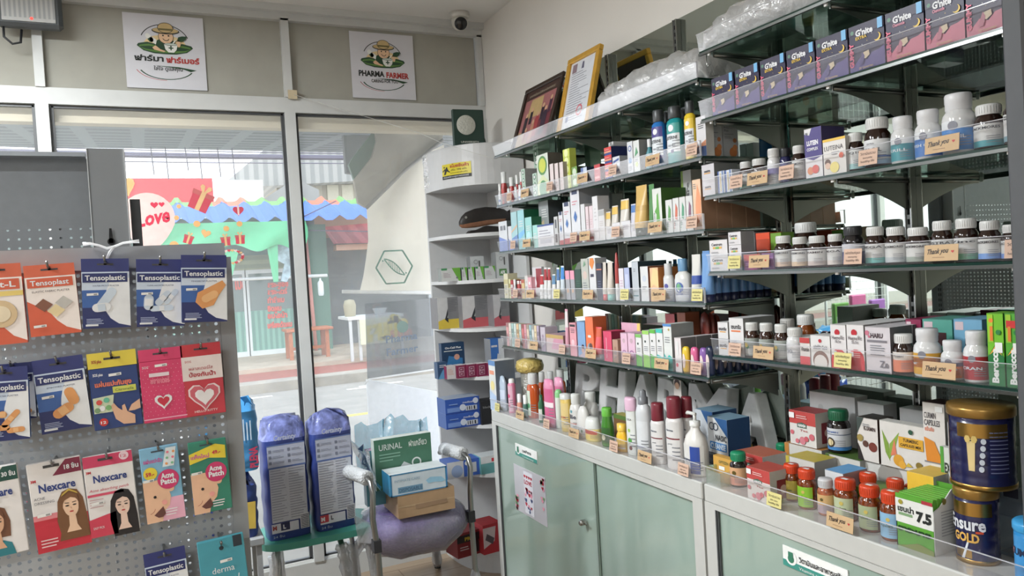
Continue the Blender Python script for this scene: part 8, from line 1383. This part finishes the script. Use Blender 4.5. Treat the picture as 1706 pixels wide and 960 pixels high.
# milk powder tins
def tin(px0, px1, yb, yt, z0, desc, upper):
 p = on_plane((px0+px1)/2, yb, 2, CZ); r = .06
 X0 = SH['C'][0]+.05
 for _ in range(5):
  Xc = X0+r; ya, yb_ = y_at(px0, Xc, CZ+.1), y_at(px1, Xc, CZ+.1); yc = (ya+yb_)/2; r = abs(ya-yb_)*math.sin(math.atan2(Xc, yc))/2
 r = min(r, .078); h = z_at(Xc, yc, yt)-z0; t = thing('milk_powder_tin', '', '', (Xc, yc, z0), -PI/2); nb = mat((28, 30, 70), .22, spec=.7); gd = mirror_mat((176, 140, 76), .3); gd2 = mat((150, 116, 58), .3, metal=.6)
 pr = [(0, 0), (r*.97, 0), (r, .004)]
 for i in range(4): z = .02+(h-.05)*i/4; pr += [(r, z), (r*.975, z+.004), (r, z+.008)]
 pr += [(r, h-.02), (0, h-.02)]; b = MB(); b.lathe(pr, nb, 40); bo = b.build('body', t); b = MB(); b.lathe([(r*1.0, 0), (r*1.02, .0), (r*1.02, .008), (r, .009)], gd, 40); b.build('base_rim', t)
 b = MB(); b.lathe([(r*1.0, h-.022), (r*1.05, h-.02), (r*1.05, h-.006), (r*1.02, h), (0, h)], gd2, 40); b.build('lid', t); rr = r*1.004; b = MB()
 def patch(a0, a1, z0_, z1_, m, k=0, n=10):
  V = []
  for i in range(n+1):
   an = a0+(a1-a0)*i/n
   for z in (z0_, z1_): V.append(((rr+.0006*k)*math.sin(an), -(rr+.0006*k)*math.cos(an), z))
  b.add(V, [(2*i, 2*i+2, 2*i+3, 2*i+1) for i in range(n)], m, True)
 def bendt(an, z): return lambda x, y: ((rr+.002)*math.sin(an+x/r), -(rr+.002)*math.cos(an+x/r), z+y)
 if upper:
  patch(-.2, 1.4, h-.06, h-.032, gd, 1); patch(-1.3, -.75, .01, h-.04, mat((176, 180, 190)), 1); patch(-.72, -.66, .0, h-.02, gd, 2)
  V = [((rr+.001)*math.sin(.25+.26*x), -(rr+.001)*math.cos(.25+.26*x), h*.45+.04*z) for x, z in ((-.5, .6), (-.35, -.9), (.35, -.9), (.5, .6))]; b.add(V, [(0, 1, 2, 3)], mat((206, 184, 130)))
  for an, z in ((.15, h*.62), (.35, h*.62)): b.add([((rr+.0014)*math.sin(an+.1*math.cos(t_)), -(rr+.0014)*math.cos(an+.1*math.cos(t_)), z+.008*math.sin(t_)) for t_ in [2*PI*i/6 for i in range(6)]], [tuple(range(6))], mat((196, 170, 100)))
  for i in range(5): an = .62-.02*i; z = h*.6-.014*i; b.add([((rr+.0014)*math.sin(an+.08*math.cos(t_)), -(rr+.0014)*math.cos(an+.08*math.cos(t_)), z+.006*math.sin(t_)) for t_ in [2*PI*i/10 for i in range(10)]], [tuple(range(10))], mat((190, 196, 206)))
  for i in range(11): patch(.8, 1.4, h*.7-.008*i, h*.7-.008*i+.002, mat((110, 116, 150)), 1, 6)
 else:
  patch(-1.0, 1.3, h-.055, h-.028, gd, 1, 16); b.text('Ensure', mat((206, 208, 214)), (0, 0, 0), (1, 0, 0), (0, 1, 0), .026, width=r*1.9, bold=.03, bend=bendt(-.95, h*.46)); b.text('GOLD', mat((206, 160, 80)), (0, 0, 0), (1, 0, 0), (0, 1, 0), .018, width=r*1.25, bold=.04, bend=bendt(-.6, h*.30)); patch(.5, .85, h*.42, h*.45, mat((190, 70, 40)), 1, 5); patch(-.6, .3, .012, .03, gd, 1)
  V = [((rr+.0012)*math.sin(-.1+.5*x), -(rr+.0012)*math.cos(-.1+.5*x), h*.2+.02*z) for x, z in ((-.2, -1), (.1, -1), (.6, .8), (.45, .9), (.1, -.2))]; b.add(V, [tuple(range(5))], mat((206, 210, 216)))
 b.build('label', bo); reg('C', t, desc, px0, 'tin', 'navy and gold milk powder tins'); return Xc, yc, h
xc, yc, hh = tin(1590, 1666, 912, 808, CZ, 'navy and gold milk powder tin with white lettering, lower of the stack', False)
tin(1586, 1700, 905, 672, CZ+hh+.001, 'navy and gold milk powder tin with a glass picture, upper of the stack', True)
# clear leaflet stand and blue tin at the right edge
b = MB(); pa = on_plane(1672, 925, 2, CZ); b.box(pa.x, pa.x+.004, pa.y-.045, pa.y+.01, CZ+.001, CZ+.15, clear((150, 160, 176), .35, .25)); b.box(pa.x+.004, pa.x+.05, pa.y-.045, pa.y+.01, CZ+.001, CZ+.005, clear((150, 160, 176), .35, .25)); b.box(pa.x-.001, pa.x, pa.y-.035, pa.y-.005, CZ+.125, CZ+.145, mat((30, 32, 50))); o = b.build('leaflet_stand'); reg('C', o, 'clear leaflet stand in front of the tins', 1665, 'stand')
c = Cyl('blue_tin', '', '', (CX+.05, .852, CZ), -PI/2, None); c.part('body', [(0, 0), (.034, 0), (.034, .11), (0, .11)], mat((40, 130, 190), .3)); c.part('lid', [(.035, .108), (.0365, .11), (.0365, .122), (.033, .126), (0, .126)], mat((60, 150, 204), .3)); wrap_label(c.o, .034, .01, .1, (60, 140, 200), text if False else (), [(.6, .16, 'GUM', (30, 40, 70), 1.1, -.5)], mark=[(-.9, .66, .2, (222, 150, 150))]); reg('C', c.o, 'bright blue round tin beside the grey pillar', 1690, 'tin')
def U(x0, x1, yb0, yb1, y, z, h, d, label, c, art, name='carton', side=None, top=None, rz=0.0, n=1, group=None, sart=None):
 """carton on a curved-unit shelf: front face at world y, pixel columns x0..x1"""
 xa, xb = x_at(x0, y, z), x_at(x1, y, z); bm = carton(xb-xa-.001, h, d, c, art, side, top, sart); f = None
 for i in range(n):
  o = bm.build(name) if f is None else f.copy()
  if f is not None: COL.objects.link(o)
  f = f or o; o.location = ((xa+xb)/2, y, z+i*(h+.0005)); o.rotation_euler = (0, 0, rz); tag(o, label if n == 1 else label+(', lower one', ', upper one')[i], 'box', group)
# fish shaped dark wooden carving
z = 1.696; t = thing('carved_fish', 'dark carved fish with a tan belly on the second curved shelf', 'figurine', (1.60, 3.66, z)); b = MB()
body = [(-.13, .055, .012), (-.115, .062, .03), (-.09, .072, .042), (-.04, .082, .05), (.02, .09, .05), (.08, .092, .045), (.13, .09, .036), (.16, .088, .02)]
V = []; n = 14
for x, zc, r in body:
 for i in range(n): a = 2*PI*i/n; V.append((x, r*.55*math.cos(a), zc+r*math.sin(a)))
dkf = mat((34, 30, 28), .5, noise=.2, nscale=60); F = [(j*n+i, j*n+(i+1) % n, (j+1)*n+(i+1) % n, (j+1)*n+i) for j in range(len(body)-1) for i in range(n)]; lo = [f for f in F if 8 <= (f[0] % n) <= 10 and f[0]//n < 6]; hi = [f for f in F if f not in lo]
b.add(V, hi+[tuple(range(n))[::-1], tuple((len(body)-1)*n+i for i in range(n))], dkf, True); b.add(V, lo, mat((150, 104, 76), .5, noise=.15, nscale=60), True); b.build('body', t)
b = MB(); b.prism([(.02, .04), (.14, .03), (.17, -.0), (.1, .0), (-.02, .0), (-.09, .0), (-.07, .018), (-.03, .02)], 'y', -.012, .03, dkf); b.prism([(.12, .1), (.2, .14), (.2, .02), (.14, .05)], 'y', -.006, .006, dkf); b.build('fin_base', t)
b = MB(); b.disc((-.1, -.026, .085), (1, 0, 0), (0, 0, 1), .006, mat((190, 190, 180)), 12); b.disc((-.1, -.0265, .085), (1, 0, 0), (0, 0, 1), .003, mat(INK), 10); b.build('eye', t)
z = 1.456; afk = [('P', [(.55, 1), (1, 1), (1, .0), (.9, 0)], (110, 170, 70)), ('L', .1, .5, .6, 4, .1, (170, 150, 160)), ('R', 0, .85, .3, 1, (70, 140, 90)), ('C', .8, .25, .05, TXT)]
for i, (a, b_) in enumerate(((736, 768), (770, 779), (781, 791), (793, 807), (808, 832))): U(a, b_, 0, 0, 3.66-.0*i, z, .068, .05, 'white carton with a green slash, %s of five on the third curved shelf' % ORD[i], (206, 208, 206), afk, side=(130, 134, 130), group='green-slashed cartons')
afk2 = [('R', .2, .1, .8, .35, (80, 130, 70)), ('T', .28, .16, .13, 'AFK', WHITE, .44, .05), ('O', .4, .75, .12, .15, (120, 120, 120)), ('R', .6, .5, .7, .8, (90, 90, 90))]
U(785, 808, 0, 0, 3.74, z, .125, .05, 'tall white carton reading AFK behind the row, left one', (196, 198, 198), afk2, side=(110, 112, 112)); U(828, 849, 0, 0, 3.64, z, .14, .06, 'tall white carton reading AFK, right one', (196, 198, 198), afk2, side=(120, 122, 122))
z = 1.207
bpa = lambda c: [('P', [(0, 0), (1, 0), (1, .5), (0, .25)], c), ('P', [(.3, .3), (.5, .75), (.9, .7), (.8, .25), (.5, .15)], (50, 52, 56)), ('P', [(.4, .35), (.55, .66), (.8, .62), (.74, .3)], (150, 156, 150)), ('C', .75, .88, .1, (190, 70, 70))]
for i, (a, b_, y_, c, sc, l) in enumerate(((731, 768, 3.74, (196, 196, 196), (206, 180, 70), 'blood pressure monitor box with a yellow foot'), (772, 818, 3.68, (200, 198, 198), (190, 90, 96), 'blood pressure monitor box with a red foot, middle'), (824, 850, 3.60, (190, 188, 190), (180, 90, 100), 'blood pressure monitor box with a red foot, rightmost'))): U(a, b_, 0, 0, y_, z, .165, .11, l+' on the fourth curved shelf', c, bpa(sc)+[('R', .45, .0, 1, .3, sc), ('R', .45, .3, 1, 1, (120, 120, 122)), ('L', .5, .95, .9, 8, .05, (100, 100, 104))], side=(120, 118, 120), group='blood pressure monitor boxes')
z = .959
U(738, 776, 0, 0, 3.76, z, .17, .04, 'dark blue glucose meter box standing at the back of the fifth curved shelf', (36, 62, 92), [('T', .15, .82, .06, 'On-Call Plus', WHITE, .7, .03), ('R', .1, .74, .9, .76, WHITE), ('P', [(.1, .1), (.9, .1), (.9, .5), (.3, .6)], (60, 120, 170)), ('C', .65, .55, .12, (200, 150, 130))])
U(730, 746, 0, 0, 3.66, z, .085, .05, 'small dark blue test strip box at the left end of the fifth curved shelf', (46, 76, 110), [('P', [(0, 0), (1, 0), (.6, .6)], (90, 150, 190)), ('L', .2, .9, .8, 2, .1, WHITE)])
for i in range(5): a = 745+i*17; U(a, a+15, 0, 0, 3.62-.012*i, z, .066, .06, 'maroon and white test strip box, %s of five on the fifth curved shelf' % ORD[i], (130, 44, 76), [('R', .2, .15, .8, .85, (190, 150, 166)), ('T', .25, .55, .25, 'C3', (120, 36, 66), .5, .06), ('T', .25, .2, .25, 'C3', (120, 36, 66), .5, .06)] if i else [('R', 0, 0, 1, 1, (206, 200, 200)), ('L', .1, .8, .7, 4, .12, (206, 150, 130))], top=(206, 200, 200), group='maroon test strip boxes')
U(820, 842, 0, 0, 3.54, z, .19, .08, 'blue and white thermometer box at the right of the fifth curved shelf', (60, 110, 180), [('R', .6, .0, 1, 1, (206, 208, 212)), ('T', .05, .78, .07, 'omron', WHITE, .45, .05), ('P', [(.3, .1), (.6, .2), (.75, .55), (.5, .6)], (196, 200, 204))], side=(120, 122, 126))
z = .709; glove = [('R', 0, .0, 1, .06, (40, 70, 150)), ('R', .05, .1, .42, .4, (110, 140, 200)), ('C', .5, .35, .09, (200, 206, 220)), ('R', .58, .1, .92, .42, (196, 200, 210)), ('R', .62, .14, .64, .38, INK), ('R', .68, .14, .71, .38, INK), ('R', .75, .14, .77, .38, INK), ('R', .82, .14, .86, .38, INK), ('T', .5, .62, .14, 'medical', (200, 206, 220), .3, .02), ('C', .88, .72, .08, (206, 210, 220)), ('R', .1, .6, .35, .66, (130, 156, 206))]
U(744, 801, 0, 0, 3.60, z, .075, .12, 'royal blue glove box stacked on the sixth curved shelf', (52, 88, 170), glove, n=2, top=(150, 160, 176), side=(60, 90, 150)); U(803, 835, 0, 0, 3.58, z, .12, .1, 'black carton right of the glove boxes on the curved shelf', (36, 36, 38), [('T', .1, .7, .1, 'black', (150, 150, 150), .4)])
z = .455; U(746, 800, 0, 0, 3.60, z, .085, .11, 'blue and white glove box on the lowest curved shelf board', (60, 96, 180), [('R', 0, 0, .5, 1, (206, 206, 208)), ('C', .3, .4, .18, (150, 170, 206)), ('R', .72, .2, .9, .8, (196, 200, 206)), ('C', .6, .8, .06, WHITE)], top=(70, 100, 170), side=(60, 90, 150)); U(802, 838, 0, 0, 3.58, z, .09, .1, 'teal and white mask box with a red mark on the lowest curved board', (96, 150, 150), [('R', 0, .6, 1, 1, (206, 206, 206)), ('R', .5, .66, .95, .86, (190, 50, 60))], top=(196, 200, 200))
z = .056; U(762, 806, 0, 0, 3.575, z, .125, .13, 'dark red and black glove box on the plinth of the curved unit', (128, 40, 44), [('R', 0, .6, 1, .9, (40, 34, 34)), ('T', .3, .66, .14, 'PRO', (206, 180, 60), .4, .05), ('R', .7, .1, .85, .9, (40, 34, 34)), ('L', .1, .5, .4, 2, .1, (200, 190, 190))], rz=.12, top=(140, 48, 50)); U(806, 838, 0, 0, 3.545, z, .15, .12, 'bright red and grey box beside the dark red one on the plinth', (186, 54, 62), [('P', [(0, .2), (.6, .4), (.7, .9), (0, .9)], (206, 190, 190)), ('P', [(.1, .5), (.5, .3), (.6, .5), (.2, .7)], (90, 80, 84))], rz=.1, top=(190, 60, 66))
kraft = mat((190, 160, 122), .6, noise=.03); yl_t = mat((206, 196, 130), .6); pk_t = mat((198, 166, 146), .6); inkm = mat((44, 36, 34))
names_ = {'L2': 'second left shelf', 'L3': 'third left shelf', 'L4': 'fourth left shelf', 'L5': 'lowest left shelf', 'R2': 'second right shelf', 'R3': 'third right shelf', 'R4': 'lowest right shelf', 'C': 'counter edge'}
tags = [('L2', 'i', 848, 18), ('L2', 't', 874, 26), ('L2', 'i', 915, 20), ('L2', 't', 970, 36), ('L2', 'i', 1020, 26), ('L2', 't', 1087, 48), ('L2', 'i', 1152, 36), ('L3', 'i', 854, 14), ('L3', 't', 877, 22), ('L3', 'i', 955, 20), ('L3', 't', 974, 36), ('L3', 'i', 1025, 24), ('L3', 't', 1091, 48), ('L3', 'i', 1152, 34), ('L4', 'i', 858, 16), ('L4', 't', 883, 26), ('L4', 'y', 927, 22), ('L4', 't', 979, 36), ('L4', 'y', 1040, 28), ('L4', 't', 1097, 48), ('L4', 'y', 1161, 34),
  ('L5', 'i', 862, 16), ('L5', 't', 889, 26), ('L5', 'i', 936, 22), ('L5', 't', 984, 38), ('L5', 'i', 1043, 28), ('L5', 't', 1102, 46), ('L5', 'i', 1159, 36),
  ('R2', 'i', 1226, 40), ('R2', 't', 1262, 66), ('R2', 'i', 1310, 54), ('R2', 'i', 1446, 60), ('R2', 't', 1571, 116), ('R3', 'y', 1223, 44), ('R3', 't', 1265, 72), ('R3', 'i', 1421, 64), ('R3', 't', 1570, 122), ('R3', 'i', 1696, 60), ('R4', 'i', 1224, 46), ('R4', 't', 1272, 68), ('R4', 'y', 1404, 60), ('R4', 't', 1566, 114),
  ('C', 'y', 828, 16), ('C', 't', 866, 28), ('C', 'i', 910, 24), ('C', 't', 956, 40), ('C', 'i', 1022, 30), ('C', 't', 1074, 48), ('C', 'i', 1138, 38), ('C', 'y', 1290, 66), ('C', 't', 1400, 88)]
cnt = {}
for sh, k, px, wpx in tags:
 X, Z = SH[sh]; lipx = (X-.011) if sh != 'C' else CX-.006; hz = .034 if k == 't' else .036
 ya, yb = y_at(px-wpx*.5, lipx, Z+.02), y_at(px+wpx*.5, lipx, Z+.02); w = min(ya-yb, .075 if k == 't' else .05); w = max(w, .03); yc = (ya+yb)/2
 b = MB(); m = {'t': kraft, 'i': pk_t, 'y': yl_t}[k]; b.box(-w/2, w/2, 0, .0008, 0, hz, m)
 if k == 't': b.text('Thank you', inkm, (-w*.4, -.0005, hz*.42), (1, 0, .06), (0, 0, 1), hz*.32, width=w*.62, bold=.02, shear=.4); heart(b, (w*.34, -.0006, hz*.56), (1, 0, 0), (0, 0, 1), hz*.1, mat((180, 50, 50))); b.box(-w*.25, w*.1, -.0005, 0, hz*.2, hz*.24, mat((150, 120, 90)))
 else: b.text(('รองเท้าใหม่', 'ผลิตภัณฑ์ดูแล', 'วิตามินรวม')[len(cnt) % 3], inkm, (-w*.4, -.0005, hz*.66), (1, 0, 0), (0, 0, 1), hz*.17, width=w*.8); b.text('skin care' if sh[0] != 'R' else 'immunity', inkm, (-w*.25, -.0005, hz*.42), (1, 0, 0), (0, 0, 1), hz*.13, width=w*.5); b.text('healthy life', inkm, (-w*.36, -.0005, hz*.18), (1, 0, 0), (0, 0, 1), hz*.15, width=w*.72)
 o = b.build('shelf_tag'); o.location = (lipx-.0012, yc, Z+.006); o.rotation_euler = (-.12, 0, -PI/2)
 kind = {'t': 'kraft thank-you tag', 'i': 'small peach info tag', 'y': 'small yellow info tag'}[k]; key = (sh, kind); cnt[key] = cnt.get(key, 0)+1
 tag(o, '%s, %s from the left on the %s' % (kind, ORD[cnt[key]-1], names_[sh]), 'tag', kind+'s')
PH = {'L1': 'the top left shelf', 'L2': 'the second left shelf', 'L3': 'the third left shelf', 'L4': 'the fourth left shelf', 'L5': 'the lowest left shelf', 'R0': 'the top right shelf', 'R1': 'the upper right shelf', 'R2': 'the second right shelf', 'R3': 'the third right shelf', 'R4': 'the lowest right shelf', 'C': 'the counter'}
seen = {}
for sh, o, desc, px, cat, group in ITEMS:
 words = desc.split(); ph = PH[sh]
 l = desc+' on '+ph
 if len(l.split()) > 16: l = desc+', '+ph.replace('the ', '')
 if len(l.split()) > 16: l = ' '.join(words[:16])
 seen.setdefault(l, []).append(o); o['label'] = l; o['category'] = cat
 if group: o['group'] = group
 else: o['group'] = {'box': 'cartons on ', 'jar': 'jars on ', 'bottle': 'bottles on ', 'tube': 'tubes on '}.get(cat, cat+'s on ')+ph
for l, os_ in seen.items():
 if len(os_) > 1: print('DUPLICATE LABEL', l, len(os_))
long_ = [o.name for o in SC.objects if o.get('label') and not 4 <= len(o['label'].split()) <= 16]
print('LONG', long_)
